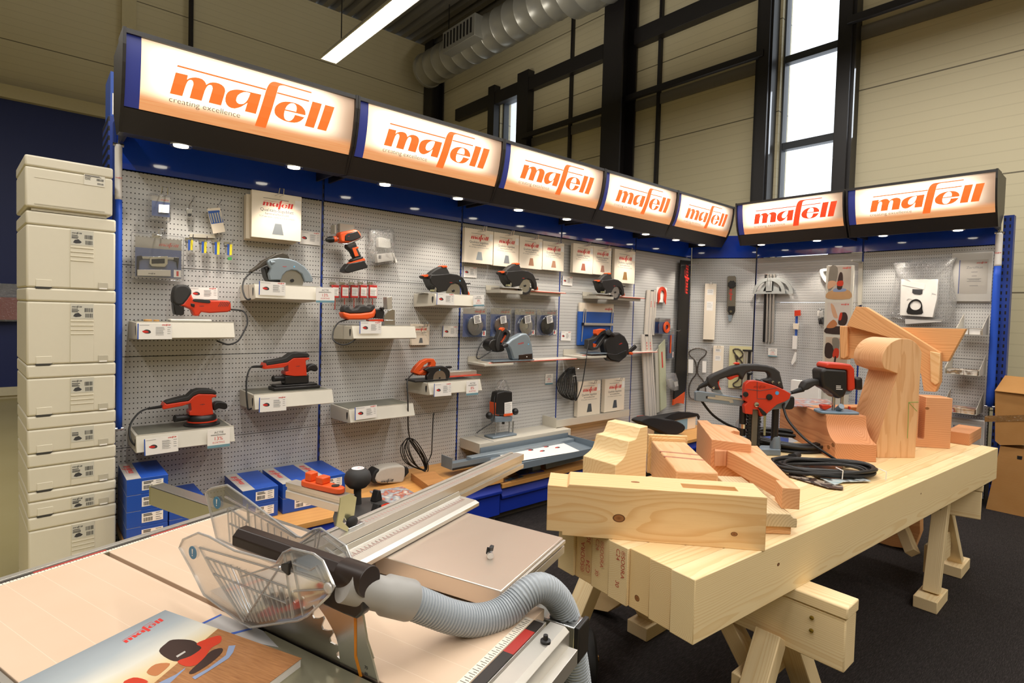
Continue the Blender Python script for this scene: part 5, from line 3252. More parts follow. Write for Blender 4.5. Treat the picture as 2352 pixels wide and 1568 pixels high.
P_(o,'lower_housing',M_BLACK,slab(FA,'b',[(645,1372),(700,1385),(755,1412),(755,1490),(735,1500),(662,1492),(650,1430)],0.16,0.058),bev=0.005)

P_(o,'body',M_RED,slab(FA,'b',[(822,1275),(845,1335),(1000,1347),(1190,1350),(1222,1368),(1226,1450),(1190,1466),(1010,1476),(925,1465),(900,1508),(855,1502),(830,1440),(762,1412),(700,1398),(745,1380)],0.162,0.062),bev=0.010,seg=3)

P_(o,'grip',M_SOFT,slab(FA,'b',[(838,1345),(870,1333),(1008,1345),(1016,1372),(990,1378),(860,1364)],0.164,0.06,2),bev=0.003)

P_(o,'switch',M_BLACK,slab(FA,'b',[(820,1378),(862,1385),(858,1417),(822,1405)],0.166,0.02),bev=0.002)



v = MB()

for k in range(6):

    v.prism(FA.ps(K('b',(1092+k*18,1410),(1122+k*18,1362),(1127+k*18,1362),(1098+k*18,1410)),0.1625),0.162,0.1626,FA)

P_(o,'vent_slots',M_INKDARK,v,smooth=0)

a,b = fa('b',905,1408,0.163)

P_(o,'lettering',M_INKDARK,logo(MB(),FA,a,b,0.1626,0.021),smooth=0)

P_(o,'cord',M_CABLE,cord(FA,'b',[(1222,1440),(1330,1452),(1372,1492),(1385,1575),(1350,1660),(1290,1755),(1200,1790),(1125,1770),(1080,1752)],[0.13,0.15,0.17,0.20,0.22,0.24,0.25,0.25,0.24]))

a,b = fa('b',410,1550,0.15)

tag(MB().lathe([(0.017,0),(0.017,0.009)],FA.pt(a-0.008,zj+0.0003,0.15),(0,0,1),24).build('wooden_disc',wood('beech_disc','#d9a867','#c58f4f',(0,-0.2),150),bev=0.001),'round wooden slice lying left on the jigsaw shelf','wooden disc')

tag(MB().lathe([(0.012,0),(0.012,0.008)],FA.pt(a+0.026,zj+0.0003,0.15),(0,0,1),24).build('wooden_disc',wood('beech_disc'),bev=0.001),'smaller wooden slice between round slice and jigsaw base','wooden disc')

# --- sanders

def sander(c,dx,dy,label,rect_base,zt,red,dark,knob,txt,cord_pts):

    w = 0.165

    o = thing('sander',FA.pt(*FA.p(K1(c,*dx),0.13),0.13),label,'sander')

    P_(o,'body',M_RED,slab(FA,c,red,w,0.075),bev=0.010,seg=3)

    P_(o,'grip',M_SOFT,slab(FA,c,dark,w-0.004,0.066),bev=0.010,seg=3)

    P_(o,'knob',M_BLACK,slab(FA,c,knob,w-0.012,0.045,2),bev=0.010,seg=3)

    a,b = FA.p(K1(c,*txt),w)

    P_(o,'lettering',M_INKDARK,logo(MB(),FA,a,b,w+0.0006,0.021),smooth=0)

    P_(o,'cord',M_CABLE,cord(FA,c,cord_pts,[0.13]*2+[0.15+0.02*min(k,6) for k in range(len(cord_pts)-2)]))

    q0,q1 = FA.p(K1(c,*cord_pts[0]),0.13),FA.p(K1(c,*cord_pts[1]),0.13)

    P_(o,'cord_sleeve',M_RUBBER,MB().tube([FA.pt(*q0,0.13),FA.pt(*q1,0.13)],[0.0075,0.0055],10))

    return o

zr = shelf_top('round')

o = sander('c',(930,1090),None,'round orange eccentric sander with black grip, lowest on the left',False,zr,

    [(538,905),(560,848),(578,866),(720,843),(800,833),(850,785),(900,762),(1040,765),(1080,772),(1075,790),(1032,800),(1036,880),(1048,965),(930,982),(808,975),(805,940),(830,925),(820,852),(740,880),(545,917)],

    [(560,852),(590,833),(720,798),(790,783),(840,735),(900,713),(1000,713),(1068,728),(1082,752),(1078,768),(1040,763),(900,761),(850,782),(800,832),(720,842),(580,864)],

    [(1045,885),(1070,845),(1130,838),(1178,855),(1190,890),(1165,917),(1100,905),(1062,932),(1050,912)],(912,870),

    [(535,885),(388,907),(300,950),(222,1050),(205,1150),(238,1250),(350,1332)])

ca,_ = fa('c',932,1060,0.13)

cz = FA.p(K1('c',930,965),0.13)[1]

H = cz-zr

prof = [(0.080,0.0004),(0.080,H*0.13),(0.066,H*0.20),(0.064,H*0.34)]

P_(o,'sanding_disc',M_BLACK,MB().lathe(prof,FA.pt(ca,zr,0.13),(0,0,1),36),smooth=40)

P_(o,'red_ring',M_RED,MB().lathe([(0.064,H*0.345),(0.068,H*0.36),(0.068,H*0.44),(0.063,H*0.46)],FA.pt(ca,zr,0.13),(0,0,1),36),smooth=40)

P_(o,'collar',M_BLACK,MB().lathe([(0.062,H*0.46),(0.064,H*0.6),(0.063,H*0.86),(0.056,H*1.02)],FA.pt(ca,zr,0.13),(0,0,1),36),smooth=40)

n0,n1 = fa('c',800,995,0.15),fa('c',655,1003,0.15)

P_(o,'dust_spout',M_BLACK,MB().tube([FA.pt(*n0,0.14),FA.pt(*n1,0.16),FA.pt(n1[0]+0.004,n1[1],0.159)],[0.014,0.0175,0.015],18))

zr = shelf_top('rect')

o = sander('c',(1880,720),None,'orange sander with rectangular black pad, above the round sander',True,zr,

    [(1550,507),(1570,450),(1582,478),(1790,445),(1850,402),(2005,398),(2010,412),(1970,425),(1982,577),(1860,582),(1770,571),(1770,540),(1800,535),(1795,470),(1750,495),(1555,513)],

    [(1565,470),(1585,434),(1700,414),(1770,398),(1830,353),(1900,343),(1990,349),(2012,375),(2006,396),(1960,392),(1850,401),(1790,443),(1700,460),(1580,479)],

    [(1975,512),(2000,475),(2050,459),(2087,480),(2096,525),(2060,536),(2020,525),(1990,552)],(1872,486),

    [(1545,483),(1430,490),(1385,580),(1375,700),(1383,840),(1395,915),(1425,905)])

q = FA.ps(K('c',(1650,690),(2112,680)),0.17)

P_(o,'sanding_pad',M_BLACK,MB().box(q[0][0],q[1][0],zr+0.0004,zr+0.018,0.075,0.175,FA),bev=0.004)

P_(o,'pad_clamp',M_BLACK,MB().box(q[0][0]+0.012,q[1][0]-0.012,zr+0.018,zr+0.028,0.085,0.165,FA),bev=0.003)

q = FA.ps(K('c',(1765,640),(2008,630)),0.165)

zt_ = FA.p(K1('c',1880,578),0.165)[1]

P_(o,'lower_housing',M_BLACK,MB().box(q[0][0],q[1][0],zr+0.028,zt_+0.004,0.09,0.16,FA),bev=0.008,seg=3)

n0,n1 = fa('c',1765,602,0.15),fa('c',1637,606,0.15)

P_(o,'dust_spout',M_BLACK,MB().tube([FA.pt(*n0,0.14),FA.pt(*n1,0.16),FA.pt(n1[0]+0.004,n1[1],0.159)],[0.013,0.016,0.013],18))

# --- grey circular saw

zc_ = shelf_top('circ')

w = 0.18

o = thing('circular_saw',FA.pt(*fa('b',1830,1200,0.14),0.14),'grey circular saw with brown handle on the upper left shelf','circular saw')

P_(o,'handle',mat('olive_grip','#3d362c',0.5),slab(FA,'b',[(1418,1058),(1495,1000),(1550,948),(1680,884),(1740,869),(1790,888),(1812,930),(1760,945),(1650,950),(1590,990),(1510,1028),(1432,1072)],w-0.03,0.05),bev=0.010,seg=3)

P_(o,'motor',M_BLACK,slab(FA,'b',[(1560,1020),(1610,1000),(1700,1010),(1790,1060),(1770,1165),(1610,1165),(1580,1110)],w-0.03,0.08),bev=0.008)

P_(o,'blade_guard',M_GREYBLUE,slab(FA,'b',[(1588,962),(1612,935),(1700,922),(1800,930),(1880,955),(1960,1008),(2012,1070),(2042,1130),(2042,1168),(1962,1165),(1930,1085),(1880,1052),(1830,1046),(1780,1062),(1742,1100),(1728,1145),(1612,1148),(1600,1080),(1622,1030),(1594,1000)],w,0.028),bev=0.006,seg=3)

a,b = fa('b',1840,1150,w)

rr = (fa('b',1955,1150,w)[0]-a)

P_(o,'blade',M_BLADE,MB().prism([(a+rr*math.cos(t),max(b+rr*math.sin(t),zc_+0.004)) for t in [k*2*PI/40 for k in range(40)]],w-0.016,w-0.013,FA),smooth=0)

P_(o,'flange',M_BLACK,MB().cyl(FA.pt(a,b,w-0.013),FA.pt(a,b,w-0.004),0.009))

d0,d1 = fa('b',1700,962,w),fa('b',1612,972,w)

P_(o,'chip_spout',M_GREYBLUE,MB().tube([FA.pt(*d0,w-0.02),FA.pt(*d1,w-0.005),FA.pt(d1[0]+0.004,d1[1],w-0.006)],[0.014,0.0135,0.010],16))

q = FA.ps(K('b',(1640,1195),(2122,1200)),w)

P_(o,'base_plate',M_ALU,MB().box(q[0][0],q[1][0],zc_+0.0003,zc_+0.0045,0.06,w+0.01,FA),bev=0.001)

a,b = fa('b',1738,1012,w)

P_(o,'lettering',M_INKRED,logo(MB(),FA,a,b,w+0.0006,0.021).text('MKS',0.007,FA,fa('b',1668,1062,w)[0],fa('b',1668,1062,w)[1],w+0.0006) if False else logo(MB(),FA,a,b,w+0.0006,0.021),smooth=0)

a,b = fa('b',1855,1012,w)

P_(o,'blue_dot',mat('sticker_light_blue','#6fb6dc',0.4,var=0),MB().cyl(FA.pt(a,b,w),FA.pt(a,b,w+0.0008),0.0045))

P_(o,'cord',M_CABLE,cord(FA,'b',[(1430,1063),(1380,1110),(1348,1160),(1338,1230),(1360,1310),(1390,1340),(1420,1332)],[0.14,0.15,0.17,0.20,0.23,0.24,0.24]))

# --- cordless drill on a wall holder

w = 0.14

o = thing('cordless_drill',FA.pt(*fa('d',480,820,0.11),0.11),'red and black cordless drill hanging on a wall holder','drill')

hq = FA.ps(K('d',(285,182),(465,205),(465,330),(285,300)),0.03)

ho = tag(MB().prism(hq,0.001,0.03,FA).prism(FA.ps(K('d',(285,182),(300,184),(300,300),(285,300)),0.16),0.03,0.09,FA).build('tool_holder',M_SHELF,bev=0.001),'small folded metal holder behind the cordless drill','tool holder')

P_(o,'body',M_ORANGE,slab(FA,'d',[(278,315),(300,292),(480,262),(522,268),(552,312),(566,366),(500,400),(400,432),(310,432),(285,400)],w,0.06),bev=0.010,seg=3)

P_(o,'side_panel',M_BLACK,slab(FA,'d',[(352,340),(380,315),(512,278),(548,330),(560,364),(440,412),(348,406)],w+0.003,0.066),bev=0.004)

A0_,A1_ = FA.pt(*fa('d',278,382,w-0.03),w-0.03),FA.pt(*fa('d',100,398,w-0.03),w-0.03)

ax = (A1_-A0_).normalized()

L_ = (A1_-A0_).length

P_(o,'gear_sleeve',M_STEEL,MB().lathe([(0.0145,0),(0.0145,L_*0.22)],A0_,ax,24))

P_(o,'red_ring',M_ORANGE,MB().lathe([(0.016,L_*0.20),(0.0175,L_*0.24),(0.0175,L_*0.44),(0.016,L_*0.46)],A0_,ax,24))

P_(o,'chuck',M_BLACK,MB().lathe([(0.0165,L_*0.45),(0.0185,L_*0.5),(0.018,L_*0.75),(0.010,L_*0.96),(0.006,L_*1.0)],A0_,ax,24),smooth=50)

P_(o,'handle',M_SOFT,slab(FA,'d',[(378,448),(492,418),(522,510),(572,612),(482,640),(430,540),(372,495)],w-0.008,0.045),bev=0.010,seg=3)

P_(o,'grip_inlay',M_ORANGE,slab(FA,'d',[(443,500),(520,482),(528,500),(490,512),(528,600),(480,612)],w-0.007,0.02),bev=0.001)

P_(o,'trigger',M_RED,slab(FA,'d',[(366,462),(392,455),(402,500),(374,500)],w-0.02,0.02),bev=0.003)

P_(o,'battery',M_BLACK,slab(FA,'d',[(344,770),(400,702),(600,660),(646,740),(640,757),(400,822),(350,806)],w+0.004,0.072),bev=0.006,seg=3)

P_(o,'battery_clip',M_ORANGE,slab(FA,'d',[(415,700),(470,660),(600,628),(620,660),(545,690),(450,715)],w+0.0,0.064),bev=0.004)

P_(o,'foot',M_SOFT,slab(FA,'d',[(440,664),(482,630),(585,608),(590,632),(470,668)],w+0.002,0.066),bev=0.004)

P_(o,'belt_clip',M_CHROME,cord(FA,'d',[(298,440),(330,448),(400,448),(500,405),(580,362)],w+0.006,0.0026))

a,b = fa('d',385,352,w+0.004)

P_(o,'lettering',M_INKRED,logo(MB(),FA,a,b,w+0.0036,0.013,R(9)),smooth=0)

# --- bags, accessories

def bag(fr,crop,pts,w,th,label,fill):

    q = smooth_poly(fr.ps(K(crop,*pts),w),2)

    n = len(q)

    c = (sum(p[0] for p in q)/n,sum(p[1] for p in q)/n)

    o = thing('plastic_bag',fr.pt(c[0],min(p[1] for p in q),w-th/2),label,'bag')

    rg = random.Random(len(label))

    R0 = [fr.pt(a,b,w-th/2) for a,b in q]

    rings = [R0]

    for k,(s,d) in enumerate(((0.93,0.30),(0.72,0.46),(0.35,0.5))):

        rings.append([fr.pt(c[0]+(a-c[0])*s,c[1]+(b-c[1])*s,w-th/2+th*d*(0.75+0.5*rg.random())) for a,b in q])

    back = [[fr.pt(c[0]+(a-c[0])*s,c[1]+(b-c[1])*s,w-th/2-th*d) for a,b in q] for s,d in ((0.35,0.45),(0.9,0.35))]

    MB().loft(back+rings).build('film',M_BAG,o,smooth=60)

    for nm,cr,p_,ww,tt,m in fill:

        slab(fr,cr,p_,ww,tt).build(nm,m,o,bev=0.002)

    return o

M_MILK = mat('milky_plastic','#f0ede6',0.4)

bag(FA,'d',[(685,260),(840,262),(1000,255),(1012,480),(1022,690),(880,705),(705,722),(690,500)],0.075,0.06,'clear bag with white adapter and small boxed part, right of the cordless drill',

    [('adapter','d',[(778,372),(800,360),(930,385),(942,495),(900,505),(780,490)],0.06,0.03,M_MILK),('carton','d',[(758,580),(950,560),(982,660),(770,692)],0.062,0.035,M_WHITE),('tube','d',[(955,560),(985,565),(1025,685),(1000,695)],0.06,0.02,M_MILK)])

P_(bpy.data.objects['plastic_bag'],'hook',M_CHROME,cord(FA,'d',[(935,252),(880,285),(825,308)],[0.10,0.06,0.004],0.0022))

P_(bpy.data.objects['plastic_bag'],'label_text',M_INKDARK,barcode(MB(),FA,fa('d',778,640,0.06)[0],fa('d',812,640,0.06)[0],fa('d',790,640,0.06)[1],fa('d',790,595,0.06)[1],0.0624),smooth=0)

pos = ['first','second','third','fourth','fifth']

for i,(x0,x1,yb) in enumerate([(190,275,1300),(312,400,1235),(433,522,1275),(550,635,1230),(668,765,1245)]):

    w = 0.05

    (a0,z1),(a1,_) = fa('d',x0,975,w),fa('d',x1,975,w)

    zb = fa('d',x0,yb,w)[1]

    zl,zc2 = fa('d',x0,1005,w)[1],fa('d',x0,1140,w)[1]

    o = thing('router_bit_case',FA.pt((a0+a1)/2,zb,w),'red and clear bit case, %s from the left above the dowel jointer' % pos[i],'bit case','hanging red bit cases')

    MB().box(a0,a1,zc2,z1,w-0.018,w,FA).build('case',mat('case_red','#c93532',0.4),o,bev=0.002)

    lb = MB().box(a0+0.003,a1-0.003,zc2+0.012,zl,w+0.0002,w+0.0008,FA).build('label',M_WHITE,o,smooth=0)

    lines(MB(),FA,a0+0.005,a1-0.005,[zc2+0.018+k*0.006 for k in range(6)],w+0.001,0.0012).build('text',M_INKDARK,lb,smooth=0)

    MB().box(a0+0.006,a1-0.006,zb,zc2-0.0004,w-0.015,w-0.003,FA).build('clear_tube',M_CLEAR,o)

    MB().cyl(FA.pt((a0+a1)/2,zb+0.004,w-0.009),FA.pt((a0+a1)/2,zc2-0.002,w-0.009),0.003,10).build('bit',M_RED,o)

    wire_hook(FA,(a0+a1)/2,z1+0.006,w+0.05,o,double=False)

# --- dowel jointer

zd = shelf_top('dowel')

w = 0.17

o = thing('dowel_jointer',FA.pt(*fa('d',560,1440,0.13),0.13),'orange dowel jointer with silver angle fence on its shelf','dowel jointer')

P_(o,'grip',M_SOFT,slab(FA,'d',[(330,1290),(346,1245),(400,1238),(422,1275),(450,1290),(510,1280),(540,1240),(600,1233),(670,1258),(692,1225),(742,1235),(742,1300),(660,1332),(560,1342),(420,1346),(335,1332)],w-0.006,0.06),bev=0.010,seg=3)

P_(o,'body',M_ORANGE,slab(FA,'d',[(325,1322),(420,1345),(560,1342),(700,1325),(744,1262),(752,1330),(732,1392),(640,1422),(400,1422),(340,1392)],w,0.07),bev=0.010,seg=3)

P_(o,'slide',M_BLACK,slab(FA,'d',[(748,1292),(840,1280),(862,1330),(842,1412),(742,1402)],w-0.01,0.06),bev=0.003)

P_(o,'quadrant',M_STEEL,slab(FA,'d',[(845,1432),(860,1360),(900,1310),(960,1288),(992,1300),(990,1432)],w-0.005,0.008),bev=0.001)

P_(o,'fence',M_ALU,slab(FA,'d',[(888,1132),(956,1122),(958,1290),(895,1290)],w-0.01,0.05),bev=0.002)

q = FA.ps(K('d',(848,1430),(988,1428)),w)

P_(o,'shoe',M_STEEL,MB().box(q[0][0],q[1][0],zd+0.0004,fa('d',900,1426,w)[1],w-0.07,w+0.008,FA),bev=0.002)

P_(o,'adjuster',M_BLACK,MB().cyl(FA.pt(*fa('d',835,1280,w),w-0.03),FA.pt(*fa('d',835,1280,w),w+0.005),0.008))

P_(o,'red_feet',M_RED,slab(FA,'d',[(660,1425),(840,1415),(840,1445),(660,1440)],w,0.04))

P_(o,'cord',M_CABLE,cord(FA,'d',[(395,1418),(280,1450),(225,1510),(198,1575),(190,1660),(235,1715),(320,1745),(420,1720),(520,1640)],[0.14,0.15,0.17,0.19,0.22,0.24,0.25,0.26,0.26]))

# --- black cordless saws: one design, three places

SAWC = FA.p(K1('d',1755,1040),0.17)

def loc(pts,w=0.17):

    return [(a-SAWC[0],b-SAWC[1]) for a,b in FA.ps(K('d',*pts),w)]

def black_saw(c,zbase,label,lower):

    w = 0.17

    f = FA.sub(c[0],c[1],0)

    o = thing('cordless_saw',f.pt(0,-0.05,0.13),label,'circular saw','black cordless circular saws')

    def pr(pts,w_,th,sm=0):

        q = loc(pts)

        return MB().prism(smooth_poly(q,sm) if sm else q,w_-th,w_,f)

    P_(o,'handle',M_SOFT,pr([(1368,850),(1400,832),(1468,832),(1490,800),(1560,750),(1640,715),(1692,722),(1738,815),(1700,850),(1560,870),(1450,880),(1400,885)],w-0.03,0.05),bev=0.010,seg=3)

    P_(o,'housing',M_BLACK,pr([(1440,885),(1460,832),(1540,830),(1700,815),(1800,830),(1872,870),(1912,940),(1932,1010),(1942,1090),(1882,1085),(1870,1010),(1830,960),(1780,945),(1720,960),(1680,1010),(1665,1042),(1560,1062),(1520,1000),(1460,950)],w,0.03),bev=0.006,seg=3)

    P_(o,'motor',M_BLACK,pr([(1450,870),(1600,850),(1700,900),(1660,1040),(1560,1055),(1500,990)],w-0.025,0.085),bev=0.010,seg=3)

    P_(o,'accent',M_ORANGE,pr([(1382,842),(1405,828),(1452,828),(1445,858),(1400,862)],w-0.024,0.04),bev=0.002)

    P_(o,'accent',M_ORANGE,pr([(1620,722),(1640,708),(1692,712),(1702,735),(1640,742)],w-0.027,0.05),bev=0.003)

    P_(o,'riving_tip',M_ORANGE,pr([(1922,1058),(1955,1050),(1968,1080),(1960,1102),(1925,1102)],w-0.01,0.02),bev=0.002)

    rr = loc([(1845,1040)])[0][0]

    lo_ = zbase-c[1]+0.004 if not lower else -9

    P_(o,'blade',M_BLADE,MB().prism([(rr*math.cos(t),max(rr*math.sin(t),lo_)) for t in [k*2*PI/40 for k in range(40)]],w-0.014,w-0.0115,f),smooth=0)

    P_(o,'flange',M_BLACK,MB().cyl(f.pt(0,0,w-0.0115),f.pt(0,0,w-0.004),0.008))

    if lower:

        P_(o,'lower_guard',M_BLACK,MB().prism([(rr*1.18*math.cos(t),rr*1.18*math.sin(t)) for t in [R(200)+k*R(150)/16 for k in range(17)]]+[(rr*0.86*math.cos(t),rr*0.86*math.sin(t)) for t in [R(350)-k*R(150)/16 for k in range(17)]],w-0.02,w-0.006,f),bev=0.001)

    P_(o,'blue_dot',mat('sticker_light_blue'),MB().cyl(f.pt(*loc([(1828,910)])[0],w),f.pt(*loc([(1828,910)])[0],w+0.0008),0.0045)) if not lower else None

    a,b = loc([(1695,935)])[0]

    P_(o,'lettering',M_INKRED,logo(MB(),f,a,b,w+0.0004,0.022),smooth=0)

    k0,k1 = loc([(1925,945),(1985,945)])

    P_(o,'knob',M_BLACK,MB().tube([f.pt(*k0,w-0.03),f.pt(*k1,w-0.02)],0.0045,10))

    b0,b1 = loc([(1350,1060)])[0][0],rr*1.0

    zz_ = loc([(1350,1070)])[0][1]

    P_(o,'base_plate',M_ALU,MB().box(b0,-rr*0.75,zz_,zz_+0.004,0.06,w+0.012,f),bev=0.001)

    P_(o,'depth_scale',M_STEEL,pr([(1500,1050),(1530,940),(1545,940),(1525,1050)],w-0.002,0.004))

    P_(o,'screw',M_ZINC,MB().cyl(f.pt(*loc([(1485,1035)])[0],w-0.03),f.pt(*loc([(1485,1035)])[0],w+0.002),0.007))

    return o,zz_

zb_ = shelf_top('bs')

lz = loc([(1350,1070)])[0][1]

black_saw((SAWC[0],zb_-lz+0.0004),zb_,'black cordless circular saw with blue dot, first of the three',False)

M_RAIL = mat('guide_rail_white','#e9e0d4',0.35,metal=0.3)

M_REDLIP = mat('rail_lip_red','#d8432c',0.4)

def saw_stand(c,label,lab2,xl,xr,nm):

    """guide rail on a folded bracket, under a saw whose blade hangs over its edge"""

    zt = c[1]+lz-0.0004

    o = thing('wall_bracket',FA.pt(c[0],zt-0.06,0.1),label,'bracket','folded grey wall brackets')

    MB().box(c[0]+xl,c[0]-0.03,zt-0.036,zt-0.012,0.002,0.17,FA).build('arm',M_SHELF,o,bev=0.002)

    MB().box(c[0]+xl-0.004,c[0]+xl+0.12,zt-0.012,zt+0.022,0.002,0.006,FA).build('back_plate',M_SHELF,o,bev=0.001)

    MB().box(c[0]+0.09,c[0]+xr,zt-0.036,zt-0.012,0.002,0.12,FA).build('arm',M_SHELF,o,bev=0.002)

    MB().box(c[0]+0.10,c[0]+0.22,zt-0.012,zt+0.022,0.002,0.006,FA).build('back_plate',M_SHELF,o,bev=0.001)

    r_ = thing('guide_rail',FA.pt(c[0],zt-0.012,0.1),lab2,'guide rail','guide rails with red lip under saws')

    MB().box(c[0]-0.22,c[0]+xr+0.04,zt-0.0115,zt-0.0004,0.03,0.135,FA).build('profile',M_RAIL,r_,bev=0.001)

    MB().box(c[0]-0.22,c[0]+xr+0.04,zt-0.0117,zt-0.008,0.1355,0.142,FA).build('lip',M_REDLIP,r_)

for i,(cr,px,la) in enumerate([('f',(1145,1140),('second','under four blade boxes')),('g',(785,1058),('third','left of the tall guide rails'))]):

    c = FA.p(K1(cr,*px),0.17)

    c = (c[0],c[1]+0.004)

    black_saw(c,0,'black cordless circular saw with black lower guard, %s' % la[1],True)

    saw_stand(c,'grey folded bracket carrying the %s black cordless saw' % la[0],'white guide rail with red lip under the %s black cordless saw' % la[0],-0.24,0.42,i)

# --- saw with orange handle on guide rail

zk = shelf_top('kss')

w = 0.19

o = thing('rail_saw',FA.pt(*fa('e',1400,790,0.14),0.14),'small black saw with orange handle and clear-toothed blade on its own rail','circular saw')

P_(o,'handle',M_ORANGE,MB().ring(FA.ps(K('e',(1142,655),(1180,590),(1250,520),(1320,490),(1395,490),(1420,530),(1418,580),(1380,600),(1300,640),(1220,685)),w-0.02),FA.ps(K('e',(1215,640),(1240,620),(1280,565),(1325,535),(1350,532),(1358,545),(1352,575),(1320,592),(1270,622),(1235,645)),w-0.02),w-0.06,w-0.02,FA),bev=0.006,seg=2)

P_(o,'housing',M_ORANGE,slab(FA,'e',[(1160,662),(1215,640),(1320,590),(1360,600),(1340,690),(1200,690)],w-0.03,0.06),bev=0.006)

P_(o,'blade_guard',M_BLACK,slab(FA,'e',[(1282,622),(1335,590),(1500,575),(1550,590),(1588,640),(1592,700),(1548,765),(1480,790),(1320,785),(1310,700),(1340,655)],w,0.03),bev=0.006,seg=3)

a,b = fa('e',1460,720,w)

P_(o,'blade',M_BLADE,MB().cyl(FA.pt(a,b,w+0.0002),FA.pt(a,b,w+0.002),fa('e',1535,720,w)[0]-a,36),smooth=0)

P_(o,'flange',M_BLACK,MB().cyl(FA.pt(a,b,w+0.002),FA.pt(a,b,w+0.006),0.006))

P_(o,'blue_dot',mat('sticker_light_blue'),MB().cyl(FA.pt(*fa('e',1462,626,w),w),FA.pt(*fa('e',1462,626,w),w+0.0008),0.0045))

P_(o,'base',M_BLACK,MB().box(fa('e',1165,700,w)[0],fa('e',1560,700,w)[0],zk+0.0004,zk+0.012,0.07,w+0.004,FA),bev=0.003)

q = FA.ps(K('e',(1590,640),(1900,600)),0.14)

P_(o,'rail',M_ALU,MB().box(q[0][0]-0.1,q[1][0],q[0][1]-0.03,q[0][1]-0.002,0.06,0.15,FA),bev=0.002)

P_(o,'rail_lip',M_REDLIP,MB().box(q[0][0]-0.1,q[1][0]+0.02,q[0][1]-0.036,q[0][1]-0.0305,0.10,0.175,FA))

P_(o,'clamp_lever',M_BLACK,slab(FA,'e',[(1550,580),(1600,575),(1620,595),(1590,608),(1555,605)],w-0.01,0.02),bev=0.003)

P_(o,'cord',M_CABLE,cord(FA,'e',[(1150,662),(1095,715),(1074,765),(1077,900),(1082,1040),(1084,1300),(1100,1430)],[0.16,0.20,0.235,0.26,0.27,0.24,0.22]))

cc = FA.p(K1('r',985,265),0.2)

cb = MB()

for k in range(6):

    rg = random.Random(k)

    top = FA.p(K1('r',940+rg.random()*16,140+rg.random()*8),0.2)

    bot = FA.p(K1('r',1060+rg.random()*16,375+rg.random()*12),0.2)

    L1 = FA.p(K1('r',896+k*9,210+rg.random()*20),0.2)

    L2 = FA.p(K1('r',935+k*12,320+rg.random()*20),0.2)

    R1 = FA.p(K1('r',975+k*6,180+rg.random()*12),0.2)

    R2 = FA.p(K1('r',1045+k*5,290+rg.random()*14),0.2)

    wv = 0.19+0.006*k

    cb.tube(smooth_poly([tuple(FA.pt(*p,wv)) for p in (top,L1,L2,bot,R2,R1)],6),0.0032,7,closed=True)

P_(o,'coiled_cord',M_CABLE,cb)

P_(o,'cord_strand',M_CABLE,cord(FA,'r',[(1060,385),(1085,330),(1115,260),(1120,180),(1128,0),(1135,-40)],[0.2,0.2,0.2,0.21,0.22,0.22],0.0036))

# --- plunge saw on bracket

w = 0.19

o = thing('plunge_saw',FA.pt(*fa('h',760,640,0.14),0.14),'grey plunge saw with red lettering on a white guide rail','plunge saw')

P_(o,'housing',M_GREYBLUE,slab(FA,'h',[(600,452),(640,440),(670,410),(780,350),(830,345),(862,380),(890,470),(902,570),(906,622),(690,630),(672,560),(652,505)],w,0.06),bev=0.012,seg=3)

P_(o,'handle',M_SOFT,MB().ring(FA.ps(K('h',(505,480),(520,400),(560,300),(600,290),(650,330),(662,362),(640,410),(600,450),(570,520),(520,540)),w-0.02),FA.ps(K('h',(545,470),(555,420),(585,345),(605,335),(622,350),(622,370),(605,405),(580,440),(560,480),(548,490)),w-0.02),w-0.065,w-0.02,FA),bev=0.005)

P_(o,'trigger',M_ORANGE,slab(FA,'h',[(560,445),(592,400),(615,362),(628,400),(585,450)],w-0.03,0.02),bev=0.002)

P_(o,'lock_button',M_ORANGE,slab(FA,'h',[(555,308),(575,285),(595,288),(600,305),(572,328)],w-0.018,0.03),bev=0.002)

d0,d1 = fa('h',640,465,w),fa('h',565,492,w)

P_(o,'chip_spout',M_BLACK,MB().tube([FA.pt(*d0,w-0.02),FA.pt(*d1,w+0.0),FA.pt(d1[0]+0.003,d1[1],w)],[0.018,0.016,0.012],18))

P_(o,'motor',M_BLACK,slab(FA,'h',[(430,490),(450,430),(505,408),(560,470),(600,520),(560,545),(480,542)],w-0.03,0.08,2),bev=0.006)

P_(o,'window',mat('dark_window','#2a1a18',0.2),slab(FA,'h',[(748,576),(890,560),(892,628),(750,632)],w+0.004,0.02),bev=0.003)

P_(o,'window_knob',M_WHITE,MB().cyl(FA.pt(*fa('h',825,595,w),w+0.004),FA.pt(*fa('h',825,595,w),w+0.007),0.004))

a,b = fa('h',738,465,w)

P_(o,'lettering',M_INKRED,logo(MB(),FA,a,b,w+0.0006,0.055,R(7)),smooth=0)

P_(o,'blue_dot',mat('sticker_light_blue'),MB().cyl(FA.pt(*fa('h',848,462,w),w),FA.pt(*fa('h',848,462,w),w+0.0008),0.006))

zq = fa('h',800,632,w)[1]

P_(o,'base_plate',M_CAST,MB().box(fa('h',470,600,w)[0],fa('h',905,600,w)[0],zq-0.004,zq+0.004,0.06,w+0.006,FA),bev=0.001)

P_(o,'cord',M_CABLE,cord(FA,'h',[(505,412),(420,402),(350,452),(310,540),(300,602),(330,612),(400,570),(460,530)],[0.14,0.15,0.17,0.2,0.22,0.22,0.21,0.2]))

bx = thing('wall_bracket',FA.pt(*fa('h',500,680,0.1),0.1),'grey folded bracket carrying the plunge saw','bracket','folded grey wall brackets')

xb0,xb1 = fa('h',275,560,0.08)[0],fa('h',690,660,0.2)[0]

MB().box(xb0,xb1,zq-0.030,zq-0.0135,0.002,0.2,FA).build('arm',M_SHELF,bx,bev=0.002)

MB().box(xb0,xb0+0.11,zq-0.0135,zq+0.025,0.002,0.006,FA).build('back_plate',M_SHELF,bx)

